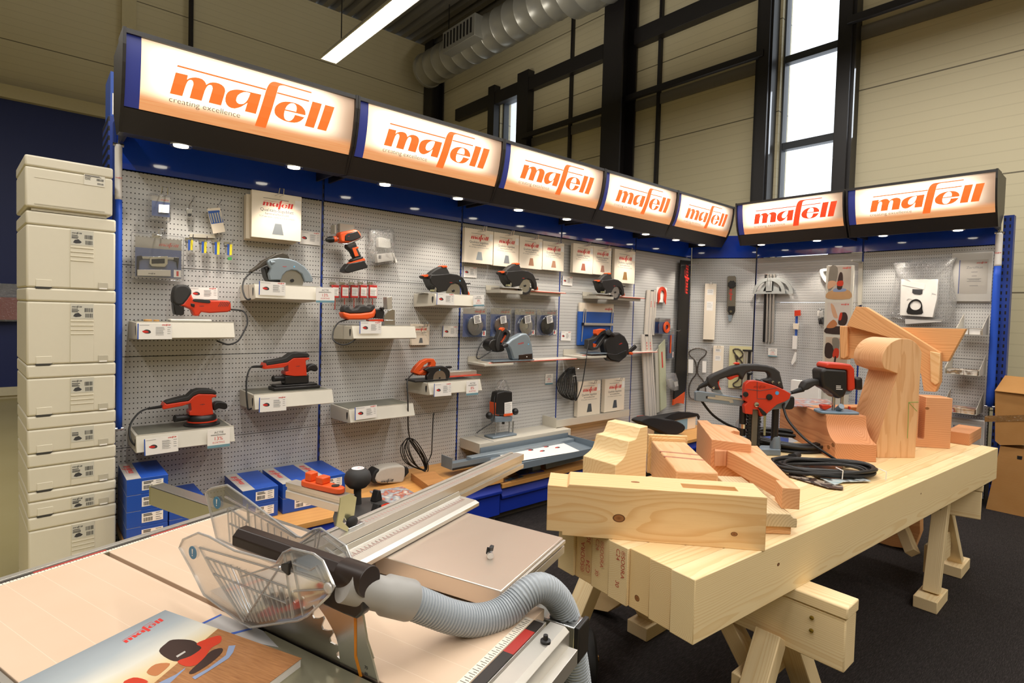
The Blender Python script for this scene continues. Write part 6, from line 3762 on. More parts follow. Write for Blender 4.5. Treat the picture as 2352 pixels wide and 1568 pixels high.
MB().box(xb1+0.22,xb1+0.50,zq-0.030,zq-0.0135,0.002,0.14,FA).build('arm',M_SHELF,bx,bev=0.002)

MB().box(xb1+0.20,xb1+0.34,zq-0.0135,zq+0.03,0.002,0.006,FA).build('back_plate',M_SHELF,bx)

r_ = thing('guide_rail',FA.pt(xb1,zq-0.013,0.1),'white guide rail with red lip under the plunge saw','guide rail','guide rails with red lip under saws')

xr1 = fa('h',1340,580,0.15)[0]

MB().box(xb0+0.06,xr1,zq-0.0130,zq-0.0045,0.04,0.17,FA).build('profile',M_RAIL,r_,bev=0.001)

MB().box(xb0+0.06,xr1,zq-0.0132,zq-0.010,0.1703,0.178,FA).build('lip',M_REDLIP,r_)

# --- big black saw

w = 0.20

o = thing('carpentry_saw',FA.pt(*fa('i',860,745,0.14),0.14),'large black saw with round chip outlet and orange details','circular saw')

P_(o,'housing',M_BLACK,slab(FA,'i',[(738,495),(800,440),(900,410),(960,450),(1002,530),(1012,605),(982,680),(900,747),(800,730),(762,680),(742,610),(728,540)],w,0.07),bev=0.014,seg=3)

P_(o,'lower_guard',mat('gloss_black','#0f0e0e',0.12),slab(FA,'i',[(752,640),(860,655),(985,600),(975,685),(900,742),(800,725),(765,690)],w+0.008,0.05),bev=0.010,seg=3)

t0_,t1_ = fa('i',830,440,w),fa('i',775,405,w+0.03)

P_(o,'chip_outlet',M_BLACK,MB().tube([FA.pt(*t0_,w-0.03),FA.pt(*t1_,w+0.03),FA.pt(*t1_,w+0.028),FA.pt(*t0_,w)],[0.026,0.024,0.019,0.015],24))

P_(o,'handle',M_SOFT,MB().ring(FA.ps(K('i',(548,490),(620,470),(680,400),(740,375),(785,430),(740,480),(700,540),(650,600),(590,610),(545,590)),w-0.02),FA.ps(K('i',(600,520),(640,500),(690,440),(725,425),(735,445),(710,470),(675,520),(640,570),(610,575),(598,560)),w-0.02),w-0.07,w-0.02,FA),bev=0.006)

P_(o,'accent',M_ORANGE,slab(FA,'i',[(640,378),(720,368),(745,372),(690,402),(650,442),(636,420)],w-0.015,0.04),bev=0.002)

P_(o,'trigger',M_ORANGE,slab(FA,'i',[(600,528),(640,540),(622,590),(602,580)],w-0.03,0.02),bev=0.002)

P_(o,'base_plate',M_CAST,MB().box(fa('i',590,640,w)[0],fa('i',760,640,w)[0],fa('i',700,652,w)[1],fa('i',700,638,w)[1],0.06,w,FA),bev=0.001)

P_(o,'guide_arm',M_BLACK,slab(FA,'i',[(955,655),(1060,562),(1075,545),(1098,575),(1075,600),(1000,660)],w-0.02,0.02),bev=0.003)

P_(o,'knob',M_ORANGE,MB().cyl(FA.pt(*fa('i',1030,645,w),w-0.02),FA.pt(*fa('i',1030,645,w),w+0.01),0.012,12))

a,b = fa('i',890,545,w)

P_(o,'lettering',M_INKRED,logo(MB(),FA,a,b,w+0.0006,0.045,R(10)),smooth=0)

P_(o,'cord',M_CABLE,cord(FA,'i',[(548,520),(535,600),(520,720),(500,850),(470,1020),(410,1170),(395,1140),(405,1080)],[0.17,0.19,0.2,0.2,0.2,0.18,0.16,0.14]))

zq = fa('i',640,655,w)[1]-0.003

bx = thing('wall_bracket',FA.pt(*fa('i',560,690,0.1),0.1),'grey folded bracket carrying the large black saw','bracket','folded grey wall brackets')

xb0,xb1 = fa('i',320,580,0.06)[0],fa('i',750,690,0.2)[0]

MB().box(xb0,xb1,zq-0.028,zq-0.0095,0.002,0.2,FA).build('arm',M_SHELF,bx,bev=0.002)

MB().box(xb0,xb0+0.16,zq-0.0095,zq+0.035,0.002,0.006,FA).build('back_plate',M_SHELF,bx)

r_ = thing('guide_rail',FA.pt(xb1,zq-0.009,0.1),'white guide rail with red lip under the large black saw','guide rail','guide rails with red lip under saws')

xr1 = fa('i',1350,650,0.15)[0]

MB().box(xb0+0.1,xr1,zq-0.0092,zq-0.0004,0.03,0.125,FA).build('profile',M_RAIL,r_,bev=0.001)

MB().box(xb0+0.1,xr1,zq-0.0094,zq-0.006,0.1253,0.129,FA).build('lip',M_REDLIP,r_)

ck = thing('cable_coil',FA.pt(*fa('i',330,1160,0.08),0.08),'thick coil of black cable hanging on a hook','cable')

cb = MB()

for k in range(11):

    rg = random.Random(40+k)

    x_ = 200+k*20

    pts = [(360+k*3,800+rg.random()*12),(300+k*8,830),(x_,930+rg.random()*30),(x_+8,1060),(280+k*13,1140+rg.random()*18),(390+k*2,1150),(405+rg.random()*10,1000),(395,860)]

    wv = 0.05+0.007*k

    cb.tube(smooth_poly([tuple(FA.pt(*FA.p(q,wv),wv)) for q in K('i',*pts)],6),0.0045,7,closed=True)

P_(ck,'coil',M_CABLE,cb)

P_(ck,'cable_tie',M_WHITE,cord(FA,'i',[(372,900),(390,896),(412,895)],0.135,0.002))

P_(ck,'hook',M_CHROME,MB().tube([FA.pt(*fa('i',385,815,0.0),0.001),FA.pt(*fa('i',400,820,0.13),0.13),FA.pt(*fa('i',438,815,0.15),0.15)],0.0025,6))

# --- router on its block

w = 0.155

zr_ = 0.455

sp = thing('display_plinth',FA.pt(2.62,0.256,0.13),'grey metal plinth under the red and black router','plinth')

MB().box(2.33,3.24,0.385,zr_,0.001,0.23,FA).build('box',M_SHELF,sp,bev=0.002)

MB().box(2.45,2.46,zr_,zr_+0.0006,0.012,0.228,FA).build('fold',M_INKGREY,sp,smooth=0)

o = thing('router',FA.pt(*fa('h',590,1440,0.13),0.13),'red and black plunge router with two round knobs on the grey plinth','router')

P_(o,'motor',M_BLACK,slab(FA,'h',[(505,1070),(520,975),(600,955),(680,965),(682,1062),(682,1205),(590,1222),(502,1212)],w,0.07),bev=0.010,seg=3)

P_(o,'red_side',M_ORANGE,slab(FA,'h',[(498,1082),(540,1078),(542,1222),(498,1212)],w-0.004,0.07),bev=0.004)

P_(o,'red_foot',M_ORANGE,slab(FA,'h',[(588,1202),(682,1190),(684,1216),(590,1228)],w+0.002,0.06),bev=0.002)

lb = P_(o,'label',M_WHITE,slab(FA,'h',[(595,1082),(675,1070),(675,1190),(595,1200)],w+0.0012,0.001),smooth=0)

a0,z1 = fa('h',600,1090,w)

P_(lb,'text',M_INKGREY,lines(MB(),FA,a0,fa('h',668,1090,w)[0],[z1-0.004-k*0.0075 for k in range(12)],w+0.0014,0.002),smooth=0)

P_(o,'lower_housing',M_CAST,slab(FA,'h',[(494,1228),(684,1226),(672,1282),(500,1292)],w-0.005,0.06),bev=0.005)

zf = zr_+0.0006

for x_ in (507,650,690):

    a,b = fa('h',x_,1285,w-0.02)

    P_(o,'column',M_STEEL,MB().cyl(FA.pt(a,zf+0.012,w-0.025),FA.pt(a,b+0.004,w-0.025),0.006))

q = FA.ps(K('h',(455,1400),(708,1400)),w)

P_(o,'base',M_CAST,MB().box(q[0][0],q[1][0],zf,zf+0.014,0.07,w+0.02,FA),bev=0.004)

for x_,y_ in ((450,1222),(726,1180)):

    a,b = fa('h',x_,y_,w)

    P_(o,'knob',M_BLACK,MB().ball(FA.pt(a,b,w-0.02),0.026,0.026,0.024,FA))

    c0_ = fa('h',510 if x_ < 600 else 675,1235 if x_ < 600 else 1195,w)

    P_(o,'knob_stem',M_STEEL,MB().cyl(FA.pt(*c0_,w-0.03),FA.pt(a,b,w-0.02),0.006))

P_(o,'collet',M_DARKST,MB().cyl(FA.pt(*fa('h',595,1285,w-0.02),w-0.035),FA.pt(*fa('h',595,1310,w-0.02),w-0.035),0.010))

P_(o,'cord',M_CABLE,cord(FA,'h',[(515,985),(488,1040),(490,1180),(470,1280),(370,1350),(300,1400)],[0.13,0.14,0.16,0.17,0.17,0.17]))

q = smooth_poly(FA.ps(K('h',(530,958),(545,900),(570,855),(620,842),(640,890),(655,962)),w-0.02),2)

tag(MB().prism(q,0.09,0.13,FA).build('plastic_bag',M_BAG,bev=0.008),'crumpled clear bag on top of the red and black router','bag')

# ------------------------------------------------------------------ saw blade boxes, blisters and cards on the long wall

def blade_box(fr,quad,w,th,label,tooth='#9aa0a6',group='saw blade boxes on hooks',hook=True,back=0):

    a,b,wd,ht = rect(fr,quad,w)

    o = thing('saw_blade_box',fr.pt(a+wd/2,b,w-th/2),label,'blade box',group)

    MB().box(a,a+wd,b,b+ht,w-th,w,fr).build('box',M_CREAM,o,bev=0.0012)

    logo(MB(),fr,a+wd*0.21,b+ht*0.70,w+0.0004,wd*0.62).build('lettering',M_INKRED,o,smooth=0)

    t = MB().text('Qualitäts-Sägeblatt',wd*0.088,fr,a+wd*0.5,b+ht*0.585,w+0.0004,'CENTER').text('hartmetallbestückt',wd*0.064,fr,a+wd*0.5,b+ht*0.515,w+0.0004,'CENTER')

    t.text('TCT saw blade / Lame de scie au carbure',wd*0.042,fr,a+wd*0.5,b+ht*0.455,w+0.0004,'CENTER')

    lines(t,fr,a+wd*0.22,a+wd*0.75,[b+ht*0.865],w+0.0003,ht*0.008,0.1)

    t.build('text',M_INKDARK,o,smooth=0)

    c = (a+wd*0.52,b+ht*0.10)

    tw = wd*0.115

    MB().prism([(c[0]-tw,c[1]),(c[0]+tw,c[1]),(c[0]+tw*0.6,c[1]+ht*0.24),(c[0]-tw*0.5,c[1]+ht*0.24)],w+0.0002,w+0.0005,fr).build('tooth_picture',mat('tooth_'+tooth.strip('#'),tooth,0.35,metal=0.4),o,smooth=0)

    MB().box(a+wd*0.86,a+wd*0.985,b+ht*0.70,b+ht*0.90,w+0.0002,w+0.0006,fr).build('sticker',M_WHITE,o,smooth=0)

    if hook:

        wire_hook(fr,a+wd*0.5,b+ht-0.014,w+0.07,o,rise=0.03)

    return o

def wl(c,*pts):

    return K(c,*pts)

a4 = [('f',(185,215),(635,285),(625,800),(185,765),'#a8b0b8','blade box with silver tooth, leftmost of four above second black saw'),

      ('f',(640,290),(1035,340),(1030,855),(640,812),'#8f979f','blade box with grey tooth, second of four above second black saw'),

      ('f',(1045,345),(1405,410),(1395,880),(1045,850),'#b98a70','blade box with brown tooth, third of four above second black saw'),

      ('f',(1410,420),(1745,480),(1735,905),(1405,880),'#c99a80','blade box with pale copper tooth, last of four above second black saw'),

      ('g',(215,395),(480,430),(472,810),(205,790),'#c27a66','blade box with red-edged tooth, left of pair above third black saw'),

      ('g',(482,430),(725,465),(715,830),(478,811),'#c0907e','blade box with rosy tooth, right of pair above third black saw'),

      ('g',(765,470),(1045,510),(1030,935),(760,925),'#b38a5a','blade box with orange-edged tooth, beside the tall guide rails')]

for cr,p0,p1,p2,p3,tc,lab in a4:

    blade_box(FA,K(cr,p0,p1,p2,p3),0.06,0.03,lab,tc)

blade_box(FA,K('b',(1420,255),(1920,297),(1932,755),(1435,722)),0.10,0.025,'large blade box at the front of the hook above the grey saw')

q = FA.ps(K('b',(1385,275),(1890,320),(1895,785),(1390,760)),0.065)

for k in range(2):

    d_ = 0.031*k

    o = MB().box(q[0][0]-0.004*k,q[1][0]-0.006,q[2][1]-0.002+0.004*k,q[0][1]-0.004,0.008+d_,0.034+d_,FA).build('saw_blade_box',M_CREAM,bev=0.0012)

    tag(o,['rearmost large blade box, against the pegboard above the grey saw','middle large blade box, behind the front one above the grey saw'][k],'blade box','saw blade boxes on hooks')

blade_box(FA,K('e',(1130,70),(1342,75),(1336,325),(1126,325)),0.03,0.025,'small blade box half hidden by the dowel jointer shelf','#7d8388')

blade_box(FA,K('i',(440,965),(688,945),(672,1325),(415,1358)),0.05,0.04,'blade box under the large black saw, left of the pair','#5f6468')

blade_box(FA,K('i',(745,935),(960,920),(945,1275),(715,1312)),0.05,0.04,'blade box under the large black saw, right of the pair','#5f6468')

# information cards on the panels

for cr,quad,lab in [('b',[(1932,655),(2115,670),(2110,808),(1900,780)],'product card half behind the large blade boxes'),

        ('b',[(800,1218),(1092,1222),(1090,1340),(800,1338)],'product card behind the orange jigsaw'),

        ('f',[(165,825),(378,845),(375,1005),(160,995)],'small product card under the leftmost of four blade boxes'),

        ('f',[(1722,975),(1880,995),(1870,1130),(1712,1120)],'small product card under the pair of blade boxes'),

        ('e',[(1497,92),(1680,100),(1678,226),(1495,226)],'small product card left of the blue blister with big disc'),

        ('i',[(235,392),(352,398),(347,502),(230,498)],'small product card left of the blue panel set')]:

    price_card(FA,K(cr,*quad),0.006,lab)

# cards on the shelf fronts

for cr,quad,lab in [('c',[(280,55),(632,55),(632,214),(285,214)],'product card on the jigsaw shelf front'),

        ('c',[(345,1215),(695,1168),(695,1332),(355,1380)],'product card on the round sander shelf front'),

        ('c',[(1485,800),(1758,780),(1775,925),(1500,945)],'product card on the rectangular sander shelf front'),

        ('b',[(1478,1155),(1748,1172),(1765,1305),(1500,1292)],'product card on the grey circular saw shelf front'),

        ('e',[(470,48),(735,50),(762,185),(500,188)],'product card on the dowel jointer shelf front'),

        ('e',[(420,1080),(668,1045),(708,1195),(445,1228)],'product card on the empty shelf front'),

        ('e',[(1355,800),(1570,790),(1602,925),(1392,946)],'product card on the orange-handled saw shelf front'),

        ('d',[(1490,1080),(1725,1098),(1752,1235),(1525,1228)],'product card on the first black saw shelf front')]:

    price_card(FA,K(cr,*quad),0.282,lab)

for cr,quad,pct,w,lab in [('c',[(962,1125),(1170,1108),(1210,1275),(985,1308)],'13%',0.284,'discount card on the round sander shelf'),

        ('b',[(2050,1218),(2238,1222),(2258,1372),(2072,1370)],'13%',0.284,'discount card on the grey circular saw shelf'),

        ('e',[(1745,768),(1880,765),(1925,912),(1782,932)],'8%',0.284,'discount card on the orange-handled saw shelf'),

        ('d',[(1960,1112),(2110,1112),(2140,1245),(2000,1252)],'8%',0.284,'discount card on the first black saw shelf'),

        ('h',[(1025,778),(1108,772),(1105,888),(1024,892)],'8%',0.006,'discount card on the panel left of the cable coil')]:

    sale_card(FA,K(cr,*quad),w,pct,lab)

# blister packs with blue cards

def blister(fr,quad,w,label,dome=None,domecol=None,head=0.20,sticker=True,th=0.03,hook=True):

    a,b,wd,ht = rect(fr,quad,w)

    o = thing('blister_pack',fr.pt(a+wd/2,b,w),label,'blister pack','blue blister packs')

    MB().box(a,a+wd,b,b+ht*(1-head),w-0.0015,w,fr).build('card',M_BLUECARD,o,smooth=0)

    MB().box(a,a+wd,b+ht*(1-head),b+ht,w-0.0015,w,fr).build('card_header',M_SILVER,o,smooth=0)

    logo(MB(),fr,a+wd*0.50,b+ht*(1-head*0.72),w+0.0003,wd*0.44).build('lettering',M_INKRED,o,smooth=0)

    if dome:

        cx_,cy_,rr = a+wd*dome[0],b+ht*dome[1],wd*dome[2]

        MB().lathe([(rr*0.8,0.001),(rr*0.8,0.014),(rr*0.3,0.016),(rr*0.28,0.011),(0.0005,0.011)],fr.pt(cx_,cy_,w),fr.w,28).build('content',domecol,o)

        MB().lathe([(rr,0.0005),(rr*0.98,th*0.75),(rr*0.85,th*0.95),(0.0005,th)],fr.pt(cx_,cy_,w),fr.w,32,cap=False).build('dome',M_CLEAR,o)

        f2 = fr.sub(cx_-rr*0.3,cy_+rr*0.2,w+th+0.0005,R(10))

        lb = MB().box(0,rr*0.75,0,rr*0.7,0,0.0004,f2).build('label',M_WHITE,o,smooth=0)

        lines(MB(),f2,rr*0.08,rr*0.66,[rr*k for k in (0.58,0.46,0.34,0.22,0.1)],0.0005,rr*0.06).build('text',M_INKDARK,lb,smooth=0)

    MB().box(a-wd*0.02,a+wd*1.02,b-ht*0.02,b+ht*1.03,w+0.0008,w+0.0014,fr).build('film',M_CLEAR,o,smooth=0)

    if sticker:

        s = MB().box(a+wd*0.83,a+wd*0.995,b+ht*0.03,b+ht*0.22,w+0.0016,w+0.002,fr).build('sticker',M_WHITE,o,smooth=0)

        MB().box(a+wd*0.89,a+wd*0.94,b+ht*0.06,b+ht*0.19,w+0.002,w+0.0023,fr).build('print',M_INKRED,s,smooth=0)

    if hook:

        wire_hook(fr,a+wd*0.55,b+ht*0.96,w+0.10,o,rise=0.01,double=False)

    return o

M_DISCG = mat('disc_grey','#8f9192',0.35,metal=0.5)

for quad,lab,m in [([(152,75),(400,90),(395,385),(155,385)],'blue blister with pale grey disc, leftmost above the plunge saw',M_DISCG),

        ([(447,85),(660,90),(655,378),(447,378)],'blue blister with brownish disc, second above the plunge saw',mat('disc_brown','#7f6d62',0.4,metal=0.3)),

        ([(702,95),(918,100),(914,370),(706,370)],'blue blister with bright chrome disc, third above the plunge saw',M_STEEL),

        ([(937,98),(1148,105),(1140,368),(940,368)],'blue blister with dark disc and brush, last above the plunge saw',M_DARKST)]:

    blister(FA,K('h',*quad),0.045,lab,(0.5,0.38,0.40),m)

# large blister with guide fitting, small blister stack, key fob, blade pack at the left

o = blister(FA,K('b',(258,720),(726,735),(725,1125),(268,1115)),0.06,'wide blister pack with chrome fitting at the upper left',None,head=0.27,sticker=True,hook=False)

o['group'] = 'blue blister packs'

w = 0.062

for nm,m,pts,t_ in [('bar',M_STEEL,[(285,905),(700,918),(700,945),(285,930)],0.008),('bracket',M_BLACK,[(282,905),(330,900),(340,935),(305,950),(300,1100),(278,1100)],0.01),('clamp',M_CHROME,[(412,915),(590,905),(590,985),(560,1015),(430,1008),(405,980)],0.016),

        ('clamp_body',M_BLACK,[(430,935),(560,930),(560,978),(430,982)],0.02),('end_block',M_BLACK,[(650,920),(705,925),(700,955),(690,1040),(680,960),(650,950)],0.01),('rail',M_ALU,[(285,1040),(620,1045),(620,1108),(285,1100)],0.012)]:

    slab(FA,'b',pts,w+t_,t_).build(nm,m,o,bev=0.001)

a,b = fa('b',395,1083,0.075)

logo(MB(),FA,a,b,0.0745,0.028).build('lettering',M_INKDARK,o,smooth=0)

q = FA.ps(K('b',(225,660),(755,690),(760,1158),(225,1140)),0.085)

MB().box(q[0][0],q[1][0],q[2][1],q[0][1],0.064,0.088,FA).build('shell',M_CLEAR,o,bev=0.006)

wire_hook(FA,fa('b',510,690,0.1)[0],fa('b',510,690,0.1)[1],0.16,o)

o = blister(FA,K('b',(432,310),(610,318),(610,512),(428,505)),0.10,'small stacked blister with white sticker, top left on the wall',None,head=0.24,sticker=False,hook=False)

q = FA.ps(K('b',(402,275),(632,292),(622,560),(402,540)),0.10)

for k in range(3):

    MB().box(q[0][0]+0.002*k,q[1][0]-0.002*k,q[2][1],q[0][1],0.03+0.026*k,0.054+0.026*k,FA).build('shell',M_CLEAR,o,bev=0.003)

slab(FA,'b',[(500,388),(605,395),(602,475),(498,468)],0.1085,0.0005).build('sticker',M_WHITE,o,smooth=0)

wire_hook(FA,fa('b',535,300,0.1)[0],fa('b',535,300,0.1)[1],0.17,o,rise=0.03)

o = thing('fitting',FA.pt(*fa('b',805,535,0.05),0.05),'small silver clip hanging alone on a thin hook','fitting')

slab(FA,'b',[(770,430),(840,432),(832,470),(828,525),(790,525),(778,470)],0.05,0.01).build('plate',M_STEEL,o,bev=0.001)

slab(FA,'b',[(790,480),(826,480),(826,505),(805,512),(790,505)],0.0505,0.003).build('jaw',M_BLACK,o)

cord(FA,'b',[(858,310),(830,360),(805,395),(803,432)],[0.001,0.06,0.05,0.045],0.002).build('hook',M_CHROME,o)

o = thing('blade_pack',FA.pt(*fa('b',1100,680,0.05),0.05),'tilted pack of jigsaw blades on a blue and cream card','blade pack')

slab(FA,'b',[(982,430),(1112,420),(1165,662),(1045,682)],0.045,0.006).build('card',M_CREAM,o,smooth=0)

slab(FA,'b',[(990,455),(1105,447),(1148,568),(1026,585)],0.0456,0.0005).build('blue_print',M_BLUECARD,o,smooth=0)

b_ = MB()

for k in range(5):

    b_.prism(FA.ps(K('b',(1005+k*24,480-k*3),(1020+k*24,478-k*3),(1042+k*24,572-k*2),(1030+k*24,574-k*2)),0.047),0.0458,0.047,FA)

b_.build('blades',M_STEEL,o,smooth=0)

cord(FA,'b',[(1132,345),(1100,390),(1080,425)],[0.10,0.06,0.04],0.002).build('hook',M_CHROME,o)

for k,(x0,y0,y1,lab) in enumerate([(768,735,905,'nearest the wide blister'),(905,752,940,'second from the wide blister'),(1035,757,962,'third from the wide blister'),(1160,778,960,'with a green foot, fourth from the wide blister')]):

    o = thing('blade_pack',FA.pt(*fa('b',x0+40,y1,0.04),0.04),'small yellow and blue blade pack %s' % lab,'blade pack','small blade packs')

    MB().prism(FA.ps(K('b',(x0,y0),(x0+75,y0+8),(x0+70,y1),(x0+10,y1-5)),0.04),0.033,0.04,FA).build('clear_case',M_CLEAR,o,smooth=0)

    h_ = y0+(y1-y0)*0.65

    slab(FA,'b',[(x0+25,y0+8),(x0+48,y0+10),(x0+46,h_),(x0+25,h_)],0.0405,0.003).build('blue_print',M_INKBLUE,o,smooth=0)

    slab(FA,'b',[(x0+49,y0+10),(x0+75,y0+12),(x0+70,h_),(x0+47,h_)],0.0405,0.003).build('yellow_print',M_YELLOW,o,smooth=0)

    slab(FA,'b',[(x0,y0+40),(x0+18,y0+42),(x0+18,h_-20),(x0+2,h_-25)],0.0405,0.003).build('bit',M_STEEL,o,smooth=0)

    if k == 3:

        slab(FA,'b',[(x0+30,h_+20),(x0+70,h_+20),(x0+68,y1-15),(x0+32,y1-15)],0.0405,0.003).build('green_print',mat('ink_green','#3f9a50',0.5,var=0),o,smooth=0)

    a,b = fa('b',x0+50,y0+5,0.04)

    wire_hook(FA,a,b,0.10,o,double=False)

slb = slab(FA,'b',[(812,680),(1070,692),(1068,728),(808,718)],0.012,0.010).build('label_strip',M_SHELF,bev=0.001)

tag(slb,'cream label strip behind the four small blade packs','label strip')

# blue panel set with aluminium bar

o = thing('panel_set',FA.pt(*fa('i',630,545,0.03),0.03),'large blue card with aluminium bar above the big black saw','panel set')

q = FA.ps(K('i',(458,72),(832,86),(815,540),(430,540)),0.03)

x0,x1,z0,z1 = q[3][0],q[1][0],q[2][1],q[0][1]

MB().box(x0,x1,z0,z1-0.075,0.012,0.03,FA).build('card',M_BLUECARD,o,smooth=0)

MB().box(x0+0.01,x1,z1-0.0748,z1,0.012,0.03,FA).build('card_header',M_CREAM,o,smooth=0)

logo(MB(),FA,x1-0.12,z1-0.055,0.0304,0.10).build('lettering',M_INKRED,o,smooth=0)

q = FA.ps(K('i',(500,300),(832,300),(832,332),(508,335)),0.055)

MB().box(q[0][0],q[1][0],q[2][1],q[0][1],0.035,0.055,FA).build('bar',M_ALU,o,bev=0.002)

MB().box(q[0][0]-0.008,q[0][0]-0.0005,q[2][1]-0.002,q[0][1]+0.002,0.033,0.057,FA).build('bar_cap',M_BLACK,o)

for (xa,ya),(xb,yb) in (((500,140),(470,510)),((520,145),(512,300)),((818,150),(795,380))):

    MB().tube([FA.pt(*fa('i',xa,ya,0.04),0.04),FA.pt(*fa('i',xb,yb,0.04),0.04)],0.004,8).build('rod',M_ALU,o)

# tall guide rails, long ruler, coils and packs in the last bay

def long_rail(c,tl,tr,br,bl,w,th,label,txt):

    q = FA.ps(K(c,tl,tr,br,bl),w)

    o = thing('guide_rail',FA.pt((q[2][0]+q[3][0])/2,min(q[2][1],q[3][1]),w-th/2),label,'guide rail','tall guide rails in the last bay')

    MB().prism(q,w-th,w,FA).build('profile',M_RAIL,o,bev=0.001)

    lerp = lambda s,t: tuple((q[0][i]*(1-s)+q[1][i]*s)*(1-t)+(q[3][i]*(1-s)+q[2][i]*s)*t for i in (0,1))

    g = MB()

    for s in (0.30,0.62,0.80):

        g.prism([lerp(s-0.012,0),lerp(s+0.012,0),lerp(s+0.012,1),lerp(s-0.012,1)],w+0.0001,w+0.0008,FA)

    g.build('groove',M_INKGREY,o,smooth=0)

    t_ = MB()

    for s in (0.42,0.78):

        for k in range(4):

            t0 = txt+k*0.035

            t_.prism([lerp(s-0.03,t0),lerp(s+0.03,t0),lerp(s+0.03,t0+0.022),lerp(s-0.03,t0+0.022)],w+0.0009,w+0.0013,FA)

    t_.build('marking',M_INKRED,o,smooth=0)

    MB().prism([lerp(0.3,0),lerp(0.62,0),lerp(0.62,0.02),lerp(0.3,0.02)],w-th+0.001,w+0.002,FA).build('end_plug',M_BLACK,o)

long_rail('i',(1215,-70),(1325,-65),(1290,440),(1185,430),0.025,0.016,'tall white guide rail hanging high, behind the third black saw rail',0.25)

long_rail('i',(1148,430),(1262,432),(1315,1348),(1198,1352),0.062,0.016,'tall white guide rail in front, reaching down to the black bag',0.09)

o = thing('chain_guide',FA.pt(*fa('i',1560,1225,0.06),0.06),'long dark steel guide bar with red vertical lettering in the corner','guide bar')

q = FA.ps([(1565,597),(1587,599),(1576,885),(1571,925),(1548,925)],0.06)

MB().prism(q,0.045,0.06,FA).build('bar',M_DARKST,o,bev=0.001)

q = FA.ps(K('i',(1508,1165),(1632,1075),(1622,1212),(1600,1205),(1540,1205),(1503,1228)),0.062)

MB().prism(q,0.044,0.0625,FA).build('red_end',M_ORANGE,o,bev=0.001)

a,b = FA.p((1577,675),0.061)

MB().text('Schiene',0.10,Fr((0,WALL_Y,0),(0,0,1),(-1,0,0),(0,-1,0)),b,-a-0.03,0.0605,rot=0).build('lettering',M_INKRED,o,smooth=0) if False else logo(MB(),Fr((0,WALL_Y,0),(0,0,1),(-1,0,0),(0,-1,0)),b,-a-0.02,0.0605,0.30).build('lettering',M_INKRED,o,smooth=0)

wire_hook(FA,fa('g',1715,690,0.06)[0],fa('g',1715,690,0.06)[1],0.20,o,double=False)

o = thing('marking_line',FA.pt(*fa('g',1400,1190,0.05),0.05),'red coil on a white and blue card beside the third saw rail','coil pack')

q = FA.ps(K('g',(1330,980),(1462,990),(1445,1190),(1320,1185)),0.03)

MB().box(q[3][0],q[1][0],q[2][1],q[0][1],0.026,0.03,FA).build('card',M_WHITE,o,smooth=0)

rc = MB()

c_ = fa('g',1400,1075,0.04)

for k in range(5):

    rr = 0.062-0.007*k

    rc.tube(smooth_poly([tuple(FA.pt(c_[0]+rr*1.1*x_,c_[1]+rr*y_,0.04)) for x_,y_ in ((-0.9,-1.6),(-1,0),(-0.7,0.8),(0,1.1),(0.7,0.8),(1,0),(0.9,-1.6))],4,False),0.0045,6)

rc.build('coil',M_RED,o)

for px,lab in (((1300,1490,1375,1710),'blue pack with orange coil, rear one in the last bay'),((1370,1405,1512,1700),'blue pack with orange coil, front one in the last bay')):

    pass

for x0,w,lab in ((1300,0.03,'blue pack with orange coil, rear one in the last bay'),(1345,0.08,'blue pack with orange coil, front one in the last bay')):

    o = blister(FA,K('i',(x0,250),(x0+125,255),(x0+118,420),(x0-5,420)),w,lab,None,head=0.22,sticker=False,hook=(w > 0.05))

    c_ = fa('i',x0+75,350,w)

    rc = MB()

    for k in range(4):

        rr = 0.052-0.008*k

        rc.tube([FA.pt(c_[0]+rr*math.cos(t*PI/12),c_[1]+rr*math.sin(t*PI/12),w+0.008) for t in range(24)],0.005,6,closed=True)

    rc.build('coil',M_ORANGE,o)

o = blister(FA,K('i',(1445,375),(1512,370),(1500,700),(1435,700)),0.05,'tall narrow blue blister right of the orange coils',None,head=0.18,sticker=True)

MB().tube([FA.pt(*fa('i',1475,440,0.055),0.056),FA.pt(*fa('i',1468,640,0.055),0.056)],0.007,8).build('content',M_ORANGE,o)

o = thing('guide_rail',FA.pt(*fa('i',1385,1290,0.05),0.05),'pale green angled guide rail standing right of the white rails','guide rail','tall guide rails in the last bay')

slab(FA,'i',[(1345,560),(1410,485),(1428,1245),(1362,1292)],0.05,0.012).build('profile',mat('pale_green_rail','#c5c7a8',0.4),o,bev=0.001)

slab(FA,'i',[(1300,625),(1342,585),(1358,1300),(1315,1315)],0.034,0.012).build('side',M_SHELF,o,bev=0.001)

slab(FA,'i',[(1368,630),(1380,622),(1388,800),(1376,808)],0.0512,0.001).build('marking',M_INKRED,o,smooth=0)

bag(FA,'i',[(1440,895),(1540,865),(1575,1055),(1480,1050),(1445,1000)],0.11,0.03,'small clear bag with white label beside the dark guide bar',[('label','i',(((1510,965),(1550,958),(1560,1010),(1520,1020))),0.098,0.002,M_WHITE),('fitting','i',[(1450,940),(1500,930),(1510,1020),(1470,1030)],0.07,0.02,M_MILK)])

o = thing('wall_ledge',FA.pt(3.55,0.44,0.1),'grey metal ledge under the pair of large blade boxes','ledge')

q = FA.ps(K('i',(190,1415),(1010,1285)),0.16)

MB().box(q[0][0],q[1][0],q[0][1]-0.045,q[0][1]+0.012,0.155,0.16,FA).box(q[0][0],q[1][0],q[0][1]-0.045,q[0][1]-0.04,0.002,0.155,FA).build('shelf',M_SHELF,o)

MB().box(q[0][0]-0.004,q[0][0]-0.0005,q[0][1]-0.20,q[0][1]+0.03,0.002,0.16,FA).build('side',M_SHELF,o)

# ------------------------------------------------------------------ counter goods

CZ = 0.3004

